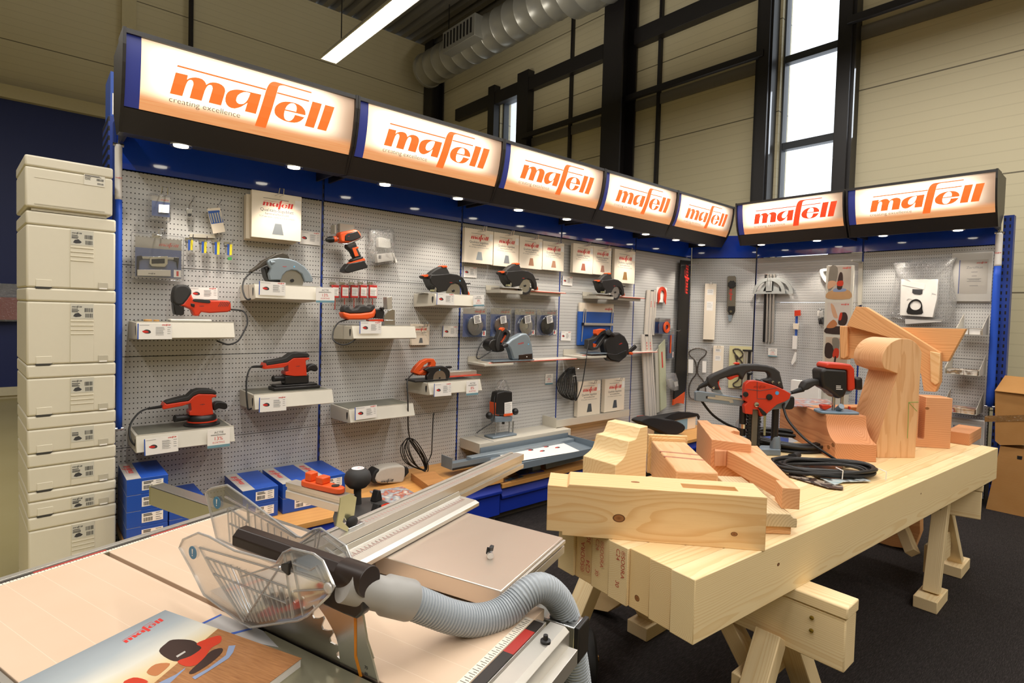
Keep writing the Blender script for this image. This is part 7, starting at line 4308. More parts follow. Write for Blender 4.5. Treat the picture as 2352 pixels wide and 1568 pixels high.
def carton(x,y,w,d,h,z,label,group,ang=0.0,open_=False):

    f = rot_frame((x,y),ang)

    o = thing('blue_carton',f.pt(w/2,d/2,z),label,'carton',group)

    MB().box(0,w,0,d,z,z+h,f).build('box',M_BLUEBOX,o,bev=0.0015)

    MB().box(0,w*0.34,0,d,z+h+0.0001,z+h+0.0006,f).build('silver_print',M_SILVER,o,smooth=0)

    logo(MB(),f.sub(w*0.25,d*0.35,0,R(90)),0,0,z+h+0.0008,d*0.5).build('lettering',M_INKRED,o,smooth=0)

    ff = Fr(f.pt(0,0,0),f.u,(0,0,1),-f.v)

    lb = MB().box(w*0.36,w*0.88,z+h*0.22,z+h*0.80,0.0002,0.0008,ff).build('label',M_WHITE,o,smooth=0)

    t = MB()

    barcode(t,ff,w*0.40,w*0.62,z+h*0.28,z+h*0.52,0.001)

    lines(t,ff,w*0.40,w*0.64,[z+h*0.73,z+h*0.64],0.001,0.004)

    lines(t,ff,w*0.70,w*0.85,[z+h*0.73,z+h*0.60,z+h*0.45,z+h*0.32],0.001,0.002)

    t.build('print',M_INKDARK,lb,smooth=0)

    return o

xs = FA.p((290,1080),0.32)[0]

xe = FA.p((385,1080),0.32)[0]

bw_ = xe-xs

bh = 0.072

for k in range(4):

    carton(xs,WALL_Y-0.335,bw_,0.30,bh-0.0008,CZ+k*bh,'blue carton in the tall left stack, %s' % ['lowest','second from below','third from below','topmost'][k],'blue cartons on the counter')

for k in range(2):

    carton(xe+0.006,WALL_Y-0.33,bw_,0.29,bh-0.0008,CZ+k*bh,'blue carton right of the tall stack, %s' % ['lower of two','upper of two'][k],'blue cartons on the counter')

xs2 = [FA.p((x_,1130),0.34)[0] for x_ in (556,648,722)]

for k,x_ in enumerate(xs2):

    for j in range(2):

        carton(x_,WALL_Y-0.35,0.168,0.33,0.076,CZ+j*0.077,'blue carton of the row behind the orange stop, %s' % [['lower left','upper left'],['lower middle','upper middle'],['lower right','upper right']][k][j],'blue cartons on the counter')

def flat_sheet(pts,z,th,m,name,label,cat='brochure',fr=FZ):

    q = fr.ps(pts,z+th)

    return tag(MB().prism(q,z,z+th,fr).build(name,m),label,cat)

def brochure_mat(name,c0,c1,c2,sc=14):

    if name in _mats:

        return _mats[name]

    m = new_mat(name,c0,0.28,spec=0.6)

    t = NT(m)

    nz = t.noise(sc,3,t.co())

    t.l(t.ramp(nz.outputs[0],[(0.30,lin(c0)),(0.48,lin(c1)),(0.56,lin(c2)),(0.72,lin(c0))]),t.b.inputs['Base Color'])

    _mats[name] = m

    return m

B1 = brochure_mat('brochure_pale','#d8d3c8','#8a94a0','#b5542f',22)

B2 = brochure_mat('brochure_dark','#2e2724','#6b4a38','#3a5a70',26)

B3 = brochure_mat('brochure_blue','#2b46a8','#24398c','#6a4a50',12)

flat_sheet(K('r',(665,530),(905,498),(1040,570),(800,622)),CZ,0.008,B1,'brochure','tool brochure on the beech counter beside the grey blower bag')

bgq = K('r',(690,420),(745,370),(900,345),(960,380),(920,470),(870,492),(740,485))

yb = FZ.p(K1('r',800,490),CZ)[1]

FBG = Fr((0,yb,0),(1,0,0),(0,0,1),(0,-1,0))

o = thing('blower_bag',FBG.pt(*FBG.p(K1('r',800,490),0),0),'grey blower or dust bag with black ends lying on the counter','dust bag')

q = FBG.ps(K('r',(712,470),(742,375),(900,345),(925,380),(915,460),(870,492)),0)

q = [(a,max(b,CZ+0.0006)) for a,b in q]

MB().prism(smooth_poly(q,3),-0.10,0.0,FBG).build('bag',mat('grey_cloth','#b9b3a8',0.8,var=0.06),o,bev=0.012,seg=3)

q2 = FBG.ps(K('r',(682,440),(705,390),(740,372),(745,430),(725,478),(690,472)),0)

MB().prism(smooth_poly([(a,max(b,CZ+0.0006)) for a,b in q2],2),-0.09,-0.004,FBG).build('end',M_RUBBER,o,bev=0.008)

q2 = FBG.ps(K('r',(905,350),(955,365),(960,400),(925,440),(915,400)),0)

MB().prism(q2,-0.08,-0.01,FBG).build('end',M_RUBBER,o,bev=0.006)

a,b = FBG.p(K1('r',745,472),0)

logo(MB(),FBG,a,max(b,CZ+0.01),0.001,0.085,R(-4)).build('lettering',M_INKDARK,o,smooth=0)

q = FZ.ps(K('r',(965,400),(1140,385),(1215,458),(1090,490)),CZ+0.045)

o = MB().prism(q,CZ,CZ+0.045,FZ).build('sample_block',wood('hardboard_block','#b98450','#a06f3e',(0,-0.3),60),bev=0.001)

tag(o,'brown wooden sample block on the counter under the cable coil','wood block')

for k,pts in enumerate([[(905,497),(1110,565),(1230,620),(990,540)],]):

    pass

o = flat_sheet(K('u',(930,560),(1100,510),(1150,545),(985,600)),CZ,0.0015,mat('paper_grey','#b9b2a6',0.5),'paper_sheet','two grey paper slips on the counter behind the black knob','paper')

C2Z = 0.2554

flat_sheet(K('r',(1215,452),(1360,400),(1450,395),(1490,440),(1300,480)),C2Z,0.006,M_SILVER,'brochure','pale folder on the counter below the lower grey tray')

flat_sheet(K('r',(1690,360),(1830,330),(1940,385),(1760,415)),C2Z,0.004,B3,'brochure','blue brochure on the counter behind the aluminium fence')

flat_sheet(K('r',(1540,480),(1740,410),(1790,425),(1640,470)),C2Z,0.003,B2,'brochure','dark brochure at the counter edge behind the aluminium fence')

# grey tray stand with leaflet

ts = thing('tray_stand',(2.7,2.9,C2Z),'grey steel tray stand holding a leaflet, between fence and router','tray stand')

tz = 0.40

MB().box(2.20,3.19,2.90,2.96,tz-0.03,tz-0.002,FZ).build('rear_bar',M_GREYBLUE,ts,bev=0.003)

FTY = Fr((0,0,0),(0,1,0),(0,0,1),(1,0,0))

MB().prism([(2.62,tz-0.045),(2.62,tz-0.004),(2.623,tz-0.004),(2.623,tz-0.042),(2.95,tz-0.024),(2.975,tz-0.024),(2.975,tz+0.03),(2.978,tz+0.03),(2.978,tz-0.027),(2.95,tz-0.027)],2.33,3.20,FTY).build('tray',M_CAST,ts,smooth=0)

MB().prism([(2.86,tz-0.045),(2.86,tz-0.004),(2.863,tz-0.004),(2.863,tz-0.03),(2.975,tz-0.024),(2.975,tz-0.027)],2.02,2.328,FTY).build('side_tray',M_CAST,ts,smooth=0)

MB().box(2.015,2.02,2.86,2.98,tz-0.045,tz+0.03,FZ).build('end_plate',M_CAST,ts)

MB().box(3.2005,3.206,2.60,2.98,tz-0.05,tz+0.012,FZ).build('end_plate',M_CAST,ts)

MB().box(2.02,2.33,2.855,2.8598,tz-0.046,tz-0.034,FZ).build('rubber_edge',M_RUBBER,ts)

lx = FZ.p(K1('r',1965,350),C2Z)

MB().box(2.66,2.74,2.80,2.88,C2Z,tz-0.04,FZ).build('leg',M_GREYBLUE,ts,bev=0.003)

bar_part('brace',(2.76,2.78,C2Z+0.03),(3.17,2.66,tz-0.05),0.05,0.03,(0,0,1),M_GREYBLUE,ts)

q = FZ.ps(K('r',(1565,222),(2010,132),(2200,208),(1700,292)),tz)

lf_ = thing('leaflet',(q[0][0]+0.3,q[0][1]-0.2,tz-0.03),'white leaflet with small red tool pictures lying on the grey tray','leaflet')

zf_ = lambda p: tz-0.040+0.018*(p[1]-2.62)/0.33+0.004

lq = [Vector((a,b,min(zf_((a,b)),tz-0.018))) for a,b in q]

n_ = len(lq)

MB().add([p for p in lq]+[p+Vector((0,0,0.0012)) for p in lq],[(0,1,2,3),(4,7,6,5),(0,4,5,1),(1,5,6,2),(2,6,7,3),(3,7,4,0)]).build('sheet',M_WHITE,lf_,smooth=0)

FLF = Fr(lq[0]+Vector((0,0,0.0014)),lq[1]-lq[0],(lq[3]-lq[0]) - (lq[1]-lq[0]).normalized()*((lq[3]-lq[0]).dot((lq[1]-lq[0]).normalized())),Vector((0,0,1)))

FLF.w = FLF.u.cross(FLF.v).normalized()

if FLF.w.z < 0:

    FLF.w = -FLF.w

r_,d_ = MB(),MB()

Lw = (lq[1]-lq[0]).length

Lh = (lq[3]-lq[0]).length

for k in range(7):

    pic_tool(r_,d_,FLF,Lw*(0.30+0.085*k),Lh*(0.25+0.22*(k % 3)),0.001,1.8)

pp = d_.build('picture',M_INKDARK,lf_,smooth=0)

r_.build('picture_colour',M_INKRED,pp,smooth=0)

MB().box(2.32,2.56,2.88,2.98,0.285,0.290,FZ).box(2.32,2.56,2.88,2.883,0.290,0.325,FZ).build('lower_tray',M_CAST,ts,smooth=0)

MB().box(2.314,2.3195,2.875,2.98,0.27,0.345,FZ).build('end_plate',M_CAST,ts)

# black bag and boards behind the timbers

o = thing('tool_bag',FA.pt(4.4,0.2554,0.25),'black cloth bag lying on the counter below the tall guide rails','bag')

q = FA.ps(K('i',(975,1390),(1020,1345),(1120,1330),(1250,1355),(1370,1370),(1470,1430),(1440,1500),(1300,1530),(1180,1480)),0.22)

MB().prism(smooth_poly([(a,max(b,0.256)) for a,b in q],3),0.27,0.38,FA).build('cloth',mat('black_cloth','#1b191b',0.8,bump=0.3,scale=25),o,bev=0.03,seg=3)

cord(FA,'i',[(1095,1355),(1130,1350),(1180,1352),(1195,1400)],0.225,0.006).build('zip_pull',M_RED,o)

o = thing('boxed_saw',FA.pt(4.8,0.2554,0.25),'white and pale blue carton with large letters under the black cover','carton')

q = FA.ps(K('i',(1290,1440),(1755,1350),(1755,1430),(1290,1530)),0.25)

x0,x1,z1 = q[0][0],q[1][0],(q[0][1]+q[1][1])/2

MB().box(x0,x1,0.256,z1,0.05,0.25,FA).build('box',M_CREAM,o,bev=0.002)

MB().box(x0+0.0,x1-0.15,0.262,z1-0.005,0.2502,0.2508,FA).build('blue_print',mat('ink_paleblue','#7fa9c4',0.5,var=0),o,smooth=0)

MB().text('AF 1',(z1-0.256)*0.6,FA,x1-0.40,0.256+(z1-0.256)*0.25,0.251).build('lettering',M_WHITE,o,smooth=0)

cv = FA.ps(K('i',(1410,1360),(1560,1300),(1780,1320),(1795,1380),(1780,1385),(1765,1345),(1700,1345),(1500,1400),(1420,1430)),0.26)

tag(MB().prism(smooth_poly(cv,2),0.252,0.264,FA).box(x0,x1,z1+0.0005,z1+0.022,0.05,0.262,FA).build('cover_cloth',mat('black_cloth'),bev=0.006),'black padded cover draped over the white and blue carton','cover')

q = FZ.ps(K('i',(455,1520),(740,1470),(1190,1440),(1000,1560),(600,1560)),0.2554)

q = [(a,min(b,3.2)) for a,b in q]

tag(MB().prism(q,0.2554,0.285,FZ).build('foam_pad',mat('black_foam','#19181a',0.85),bev=0.004),'flat black pad on the counter left of the black bag','pad')

# ------------------------------------------------------------------ corner bay and side wall

def fq(fr,c,x,y,w):

    return fr.p(K1(c,x,y),w)

def long_box(fr,c,pts,w,th,label):

    a,b,wd,ht = rect(fr,K(c,*pts),w)

    o = thing('long_carton',fr.pt(a+wd/2,b,w-th/2),label,'carton','long white cartons on hooks')

    MB().box(a,a+wd,b,b+ht,w-th,w,fr).build('box',M_CREAM,o,bev=0.0015)

    for k,(t0,t1) in enumerate(((0.80,0.90),(0.52,0.68))):

        lb = MB().box(a+wd*0.2,a+wd*0.75,b+ht*t0,b+ht*t1,w+0.0002,w+0.0007,fr).build('label',M_WHITE,o,smooth=0)

        t = MB()

        lines(t,fr,a+wd*0.25,a+wd*0.7,[b+ht*(t0+(t1-t0)*f_) for f_ in (0.8,0.6,0.4)],w+0.0008,0.003)

        t.build('print',M_INKGREY,lb,smooth=0)

    wire_hook(fr,a+wd*0.5,b+ht-0.01,w+0.06,o,rise=0.015)

long_box(FD,'j',[(222,505),(345,520),(333,1103),(213,1108)],0.05,0.04,'tall white carton with labels hanging in the corner bay')

long_box(FD,'j',[(320,1165),(432,1178),(412,1500),(300,1500)],0.05,0.04,'shorter white carton between the two hanging saw chains')

w = 0.03

o = thing('chain_bar',FD.pt(*fq(FD,'j',500,915,w),w),'short grey chain bar with star knob and red letters in the corner bay','chain bar')

slab(FD,'j',[(465,440),(478,432),(545,432),(556,445),(550,800),(530,842),(488,842),(462,805)],w,0.012).build('bar',mat('bar_taupe','#7f786b',0.35,metal=0.6),o,bev=0.001)

c_ = FD.pt(*fq(FD,'j',512,522,w),w)

sk = fq(FD,'j',560,522,w)[0]-fq(FD,'j',512,522,w)[0]

MB().prism([(sk*(1.0 if k % 2 else 0.82)*math.cos(k*PI/8),sk*(1.0 if k % 2 else 0.82)*math.sin(k*PI/8)) for k in range(16)],0,0.012,Fr(c_,FD.u,FD.v,FD.w)).build('star_knob',M_BLACK,o,bev=0.001)

slab(FD,'j',[(472,752),(545,752),(545,805),(528,838),(490,838),(468,800)],w+0.002,0.004).build('nose',M_BLACK,o)

MB().cyl(FD.pt(*fq(FD,'j',500,808,w),w),FD.pt(*fq(FD,'j',500,808,w),w+0.008),0.012).build('nut',M_CHROME,o)

slab(FD,'j',[(470,845),(516,845),(502,915),(478,912)],w-0.002,0.008).build('tail',M_GREYBLUE,o)

a,b = fq(FD,'j',486,690,w)

logo(MB(),Fr(FD.pt(0,0,0),FD.v,-FD.u,FD.w),b,-a-0.02,w+0.0006,0.12).build('lettering',M_INKRED,o,smooth=0)

def chain_pack(c,pts,card,w,label,m):

    o = thing('chain_pack',FD.pt(*FD.p(K(c,*card)[2],w),w),label,'saw chain','packed saw chains in the corner bay')

    q = FD.ps(K(c,*card),w)

    MB().prism(q,w-0.004,w,FD).build('film',m,o,smooth=0)

    P = smooth_poly([tuple(FD.pt(*FD.p(p,w),w+0.006)) for p in K(c,*pts)],6)

    MB().tube(P,[0.008 if k % 2 else 0.0055 for k in range(len(P))],6,closed=True).build('chain',mat('chain_brown','#5b534c',0.45,metal=0.5),o)

    return o

o = chain_pack('l',[(110,110),(180,85),(265,105),(262,150),(200,215),(185,330),(235,400),(262,480),(250,570),(180,590),(110,575),(98,480),(125,400),(172,330),(160,215),(105,150)],[(100,70),(275,75),(270,590),(90,585)],0.03,'saw chain in clear blister, left in the corner bay',M_BAG)

for pts in ([(92,195),(142,198),(138,335),(90,332)],[(232,212),(272,215),(270,330),(230,328)]):

    slab(FD,'l',pts,0.036,0.001).build('label',M_WHITE,o,smooth=0)

chain_pack('l',[(540,110),(600,95),(640,150),(580,190),(560,150)] + [(600,330),(590,400),(540,440),(560,470),(620,460),(630,380),(640,250)],[(505,60),(725,70),(700,490),(490,480)],0.03,'saw chain on yellow card, right in the corner bay',mat('yellow_film','#d3cb9a',0.4))

o = thing('drill_stand',FD.pt(*fq(FD,'l',690,880,0.16),0.16),'silver column drill stand with black knobs standing in the corner','drill stand')

zb = 0.2554

for x_,m in ((655,M_ALU),(680,M_ALU),(703,M_BLACK),(725,M_ALU)):

    t_ = fq(FD,'l',x_,112,0.14)

    MB().cyl(FD.pt(t_[0],zb,0.14),FD.pt(t_[0],t_[1],0.14),0.0105,12).build('column',m,o)

for (x_,y_,r_) in ((705,335,0.03),(690,765,0.03),(660,820,0.035)):

    a,b = fq(FD,'l',x_,y_,0.17)

    MB().ball(FD.pt(a,b,0.175),r_,r_*0.6,r_*0.6,FD).build('knob',M_BLACK,o)

a,b = fq(FD,'l',690,112,0.14)

MB().box(a-0.05,a+0.045,b-0.005,b+0.012,0.12,0.16,FD).build('top_plate',M_BLACK,o)

a,b = fq(FD,'l',640,850,0.15)

MB().cyl(FD.pt(a,b,0.162),FD.pt(a,b,0.176),0.075,30).build('scale_disc',M_ALU,o)

# protractor guides

w = 0.07

o = thing('protractor_guide',FB.pt(*fq(FB,'j',900,1130,w),w),'grey half-round protractor guide with long rails on the side wall','protractor')

ctr,rad_ = fq(FB,'j',900,620,w),fq(FB,'j',1076,620,w)[0]-fq(FB,'j',900,620,w)[0]

def half(r_,n=20,z=0.0):

    return [(ctr[0]+r_*math.cos(k*PI/n),ctr[1]+max(r_*math.sin(k*PI/n),z)) for k in range(n+1)]

MG_ = mat('light_cast','#b9bdbb',0.4,metal=0.3)

for ww,dx in ((w,0.0),(0.045,0.06)):

    fx = FB.sub(dx,0,0)

    MB().ring(half(rad_),half(rad_*0.80,z=rad_*0.10),ww-0.012,ww,fx).build('protractor',MG_,o,smooth=40)

    MB().box(ctr[0]-rad_*0.18,ctr[0]+rad_*0.18,ctr[1],ctr[1]+rad_*0.82,ww-0.010,ww-0.002,fx).box(ctr[0]-rad_*0.7,ctr[0]+rad_*0.7,ctr[1]+rad_*0.08,ctr[1]+rad_*0.16,ww-0.010,ww-0.002,fx).build('bridge',MG_,o)

for x0,x1,m in ((868,845,M_BLACK),(893,876,M_ALU),(925,908,M_ALU),(960,938,M_ALU)):

    MB().prism(FB.ps(K('j',(x0-8,410),(x0+10,410),(x1+8,1130),(x1-8,1130)),0.03),0.012,0.03,FB).build('rail',m,o)

wire_hook(FB,fq(FB,'j',905,450,w)[0],fq(FB,'j',905,440,w)[1],0.13,o)

sale_card(FB,K('j',(902,1195),(996,1200),(990,1290),(895,1282)),0.02,'13%','discount card on the side wall below the protractor guide')

o = thing('hanging_tool',FB.pt(*fq(FB,'j',1160,1380,0.05),0.05),'thin blue rod with red head and white tag on the side wall','tool')

for nm,m,pts,ww in [('head',M_RED,[(1175,797),(1235,792),(1238,850),(1175,857)],0.06),('rod',M_INKBLUE,[(1185,858),(1207,858),(1200,1065),(1178,1065)],0.05),('tag',M_CREAM,[(1160,932),(1222,936),(1216,1000),(1160,992)],0.058),('label',M_WHITE,[(1156,1065),(1202,1066),(1196,1206),(1150,1206)],0.055),

        ('bag',M_MILK,[(1178,1240),(1192,1240),(1188,1330),(1150,1378),(1138,1350)],0.05)]:

    slab(FB,'j',pts,ww,0.014).build(nm,m,o,bev=0.001)

bag(FB,'j',[(1410,785),(1482,790),(1486,880),(1470,960),(1430,955)],0.07,0.05,'small bag with dark part left of the poster column',[('peg','j',[(1440,785),(1455,785),(1455,800),(1440,800)],0.07,0.0695,M_CHROME),('part','j',[(1425,880),(1475,870),(1472,945),(1432,940)],0.07,0.03,M_BLACK),('card','j',[(1415,800),(1475,800),(1478,865),(1418,860)],0.07,0.004,M_WHITE)])

q = smooth_poly(FB.ps(K('j',(1450,360),(1515,352),(1518,380),(1480,385),(1490,430),(1518,475),(1505,505),(1465,450),(1445,395)),0.05),2)

tag(MB().prism(q,0.0005,0.05,FB).build('curved_guard',M_WHITE,bev=0.001),'white curved guard half hidden left of the poster column','guard')

# poster column

def poster_mat(name,bg0,bg1):

    m = new_mat(name,bg0,0.25,spec=0.5)

    t = NT(m)

    nz = t.noise(7,2,t.co())

    t.l(t.mix(nz.outputs[0],lin(bg0),lin(bg1)),t.b.inputs['Base Color'])

    return m

w = 0.30

pc = thing('poster_column',FB.pt(*fq(FB,'j',1630,1300,w),w-0.01),'tall grey poster column with three tool pictures behind the second router','poster stand')

q = FB.ps(K('j',(1515,320),(1806,318),(1760,1390),(1482,1390)),w)

MB().prism([(q[0][0],q[0][1]),(q[1][0],q[1][1]),(q[1][0],0.0065),(q[0][0],0.0065)],w-0.03,w-0.003,FB).build('frame',M_SHELF,pc,bev=0.002)

x0,x1 = q[0][0]+0.02,q[1][0]-0.02

fps = [('#cfc3b4','#8f8274',330,672),('#d9cfc4','#b7ab9f',712,1042),('#d6c7b4','#9a7a5f',1080,1400)]

for k,(c0_,c1_,y0,y1) in enumerate(fps):

    zt_,zb_ = fq(FB,'j',1600,y0,w)[1],fq(FB,'j',1600,y1,w)[1]

    p = MB().box(x0,x1,zb_,zt_,w-0.0028,w-0.0018,FB).build('poster',poster_mat('poster_%d' % k,c0_,c1_),pc,smooth=0)

    f = FB.sub(x0,zb_,w-0.0016)

    W_,H_ = x1-x0,zt_-zb_

    logo(MB(),f,W_*0.62,H_*0.92,0.0004,W_*0.36).build('lettering',M_INKRED,p,smooth=0)

    def blob(pts,m,d,nm='picture'):

        MB().flat(smooth_poly([(a*W_,b*H_) for a,b in pts],3),d,f).build(nm,m,p,smooth=0)

    if k == 0:

        blob([(0,0),(1,0),(1,0.22),(0.6,0.3),(0,0.2)],mat('print_wood','#b98f63',0.4,var=0.1,scale=20),0.0001)

        blob([(0.02,0.25),(0.35,0.5),(0.4,0.95),(0.05,0.98)],mat('print_cloth','#7d7466',0.5,var=0.1,scale=20),0.0002)

        blob([(0.42,0.30),(0.62,0.30),(0.66,0.55),(0.62,0.78),(0.50,0.80),(0.42,0.55)],mat('print_black'),0.0004)

        blob([(0.42,0.40),(0.66,0.40),(0.66,0.55),(0.42,0.53)],mat('print_red'),0.0006)

        blob([(0.0,0.30),(0.35,0.42),(0.4,0.50),(0.2,0.56),(0.0,0.52)],mat('print_skin','#c99a78',0.5,var=0),0.0005)

        blob([(0.25,0.22),(0.75,0.22),(0.8,0.30),(0.35,0.33)],mat('print_steel'),0.0003)

    elif k == 1:

        blob([(0,0),(1,0),(1,0.2),(0.5,0.24),(0,0.18)],mat('print_black'),0.0001)

        blob([(0.0,0.2),(0.3,0.45),(0.5,0.30),(0.3,0.18)],mat('print_copper'),0.0002)

        blob([(0.15,0.95),(0.30,0.55),(0.50,0.50),(0.45,0.65),(0.30,0.9)],mat('print_skin'),0.0003)

        blob([(0.55,0.30),(0.85,0.28),(0.95,0.5),(0.85,0.68),(0.62,0.66),(0.55,0.5)],mat('print_black'),0.0004)

        blob([(0.55,0.45),(0.66,0.45),(0.70,0.66),(0.60,0.66)],mat('print_red'),0.0006)

    else:

        blob([(0.0,0.35),(0.3,0.3),(0.4,0.6),(0.2,0.8),(0,0.75)],mat('print_black'),0.0001)

        blob([(0.3,0.95),(0.6,0.95),(0.62,0.6),(0.4,0.55)],mat('print_cloth'),0.0002)

        blob([(0.35,0.35),(0.6,0.33),(0.62,0.6),(0.42,0.62)],mat('print_red'),0.0004)

        blob([(0.42,0.1),(0.48,0.1),(0.52,0.35),(0.44,0.35)],mat('print_black'),0.0005)

# folded arm

q = FB.ps(K('k',(470,372),(515,372),(500,830),(460,835)),0.02)

ab = thing('wall_bracket',FB.pt(*q[2],0.02),'thin grey bracket between poster column and filter bag','bracket')

MB().prism(q,0.001,0.02,FB).build('upright',M_SHELF,ab)

e_ = FB.p(K1('k',290,345),0.28)

MB().tube([FB.pt(q[0][0]+0.02,q[0][1]-0.01,0.012),FB.pt(q[0][0]+0.02,q[0][1]-0.01+0.0,0.25)],0.008,8).build('arm',M_SHELF,ab)

# filter bag

o = bag(FB,'k',[(825,385),(960,362),(1110,342),(1300,330),(1485,318),(1488,362),(1455,470),(1480,700),(1500,800),(1440,1000),(1300,1020),(1100,1010),(920,985),(800,945),(735,945),(765,860),(810,680),(850,500)],0.09,0.07,'large clear bag with white filter sacks and black collar, hanging on the side wall',

    [('filter_sack','k',[(920,560),(1312,560),(1300,760),(1255,962),(908,940)],0.095,0.05,mat('filter_white','#f4f0ea',0.8)),('filter_sack','k',[(960,980),(1360,985),(1350,1010),(965,1035)],0.07,0.02,mat('filter_white')),

     ('tab','k',[(1040,662),(1150,668),(1145,712),(1120,722),(1060,715),(1038,700)],0.0985,0.003,M_INKDARK),('label','k',[(940,570),(1175,610),(1165,668),(930,620)],0.0975,0.001,M_WHITE)])

oc = smooth_poly(FB.ps(K('k',(988,922),(992,850),(1005,812),(1035,782),(1080,768),(1122,785),(1142,825),(1145,870),(1140,926)),0.1),3)

cc = fq(FB,'k',1073,836,0.1)

hr = fq(FB,'k',1132,836,0.1)[0]-cc[0]

hole = [(cc[0]+hr*math.cos(k*PI/12),cc[1]+hr*math.sin(k*PI/12)) for k in range(24)]

MB().flat(oc,0.1,FB,[hole]).build('collar',M_BLACK,o,smooth=0,solid=0.003)

# certificates

def certificate(fr,quad,w,label,title=True):

    f,wd,ht = rrect(fr,quad,w)

    o = thing('certificate',f.pt(wd/2,0,0),label,'certificate')

    MB().box(0,wd,0,ht,-0.018,0,f).build('frame',M_WHITE,o,bev=0.003)

    p = MB().box(wd*0.22,wd*0.90,ht*0.16,ht*0.85,0.0003,0.001,f).build('print',mat('certificate_print','#dcd5cd',0.4,var=0.08,scale=9),o,smooth=0)

    MB().box(wd*0.205,wd*0.225,ht*0.16,ht*0.85,0.0012,0.0016,f).build('blue_edge',M_INKBLUE,p,smooth=0)

    logo(MB(),f,wd*0.62,ht*0.77,0.0014,wd*0.25).build('lettering',M_INKRED,p,smooth=0)

    t = MB().text('Zertifikat',wd*0.105,f,wd*0.58,ht*0.67,0.0014,'CENTER')

    for y_,l_ in ((0.60,0.15),(0.52,0.12),(0.46,0.34),(0.44,0.26),(0.41,0.34),(0.32,0.2)):

        t.box(wd*(0.58-l_/2),wd*(0.58+l_/2),ht*y_-0.002,ht*y_+0.002,0.0012,0.0015,f)

    t.build('text',M_INKGREY,p,smooth=0)

    MB().box(wd*0.01,wd*0.99,ht*0.01,ht*0.99,0.004,0.0055,f).build('glazing',M_CLEAR,o,smooth=0)

certificate(FB,K('k',(1460,285),(1902,266),(1870,792),(1430,792)),0.025,'framed certificate hanging at the right end of the side wall')

certificate(FB,K('m',(1235,945),(1527,985),(1492,1370),(1190,1325)),0.14,'second framed certificate standing low on the blue base, right of the bench')

# brochure trays

def brochure_tray(c,bl,br,side_top,label,lab2,m):

    d_ = 0.26

    (x0,z0),(x1,z1) = FB.p(K1(c,*bl),d_),FB.p(K1(c,*br),d_)

    z = (z0+z1)/2

    o = thing('brochure_tray',FB.pt((x0+x1)/2,z,0.15),label,'brochure tray','white brochure trays on the side wall')

    MB().box(x0,x1,z,z+0.003,0.02,d_,FB).build('base',M_SHELF,o)

    F_ = Fr(FB.pt(0,0,0),FB.w,FB.v,FB.u)

    for xx in (x0,x1-0.003):

        MB().prism([(0.02,z+0.0031),(d_,z+0.0031),(d_,z+0.045),(0.02,z+0.16)],xx,xx+0.003,F_).build('side',M_SHELF,o)

    wr = MB()

    for k in (0.25,0.75):

        xm = x0+(x1-x0)*k

        wr.tube([FB.pt(xm-0.04,z,d_+0.003),FB.pt(xm-0.04,z+0.045,d_+0.003),FB.pt(xm+0.04,z+0.045,d_+0.003),FB.pt(xm+0.04,z,d_+0.003)],0.002,6)

    wr.build('front_wire',M_CHROME,o)

    b = tag(MB().box(x0+0.012,x1-0.012,z+0.0035,z+0.035,0.05,d_-0.01,FB).build('brochure_pile',m,smooth=0),lab2,'brochures')

brochure_tray('k',(1500,1130),(1776,1160),None,'uppermost white brochure tray under the hanging certificate','pile of white brochures in the uppermost tray',M_WHITE)

brochure_tray('k',(1380,1562),(1750,1580),None,'middle white brochure tray on the side wall','pile of brown and white brochures in the middle tray',brochure_mat('brochure_tan','#c9a87c','#e5ded4','#7d6a58',18))

brochure_tray('m',(1170,905),(1440,928),None,'lowest white brochure tray on the side wall','pile of brochures with a red tool in the lowest tray',brochure_mat('brochure_white','#e5ded6','#c29a70','#8e2f2a',16))

o = thing('drawer_unit',FB.pt(-1.7,0,0.25),'blue base unit along the side wall under the certificates','drawer unit','blue drawer units under the counters')

MB().box(-2.6,-0.83,0.006,0.215,0.02,0.46,FB).build('body',M_NAVY,o,bev=0.004)

MB().box(-2.6,-0.83,0.2155,0.2165,0.02,0.46,FB).build('top_sheet',mat('blue_sheet','#27408c',0.35),o,smooth=0)

flat_sheet(K('m',(1130,1345),(1165,1330),(1412,1375),(1395,1408)),0.217,0.004,B1,'brochure','brochure lying on the blue base unit before the low certificate')

q = FB.ps(K('l',(1120,400),(1402,402),(1400,600),(1118,600)),0.40)

tag(MB().box(q[0][0],q[1][0],0.217,q[0][1],0.34,0.40,FB).build('white_carton',M_WHITE,bev=0.002),'plain white carton on the side wall base, behind the second router','carton')



# ------------------------------------------------------------------ machines on the bench

mb_ = FZ.p(K1('l',930,1150),BT)

FM = Fr((mb_[0],mb_[1],0),(0.755,-0.656,0),(0,0,1),(-0.656,-0.755,0))

mo = thing('chain_mortiser',FM.pt(0,BT,0),'red and black chain mortiser with large handle standing on the bench','mortiser')

def fm(name,m,pts,w,th,sm=0,**kw):

    q = FM.ps(K('l',*pts),w)

    if sm:

        q = smooth_poly(q,sm)

    q = [(a,max(b,BT+0.0004)) for a,b in q]

    return MB().prism(q,w-th,w,FM).build(name,m,mo,**kw)

ho = FM.ps(K('l',(285,430),(300,380),(340,350),(540,265),(640,245),(790,245),(890,258),(960,280),(1010,320),(1030,400),(1055,500),(950,470),(880,430),(830,405),(915,385),(905,345),(880,325),(720,315),(680,330),(660,360),(640,410),(620,380),(590,345),(500,370),(410,400),(388,420),(395,460),(420,500),(330,495),(305,460)),0.02)

MB().prism(ho,-0.02,0.02,FM).build('handle',M_SOFT,mo,bev=0.009,seg=3)

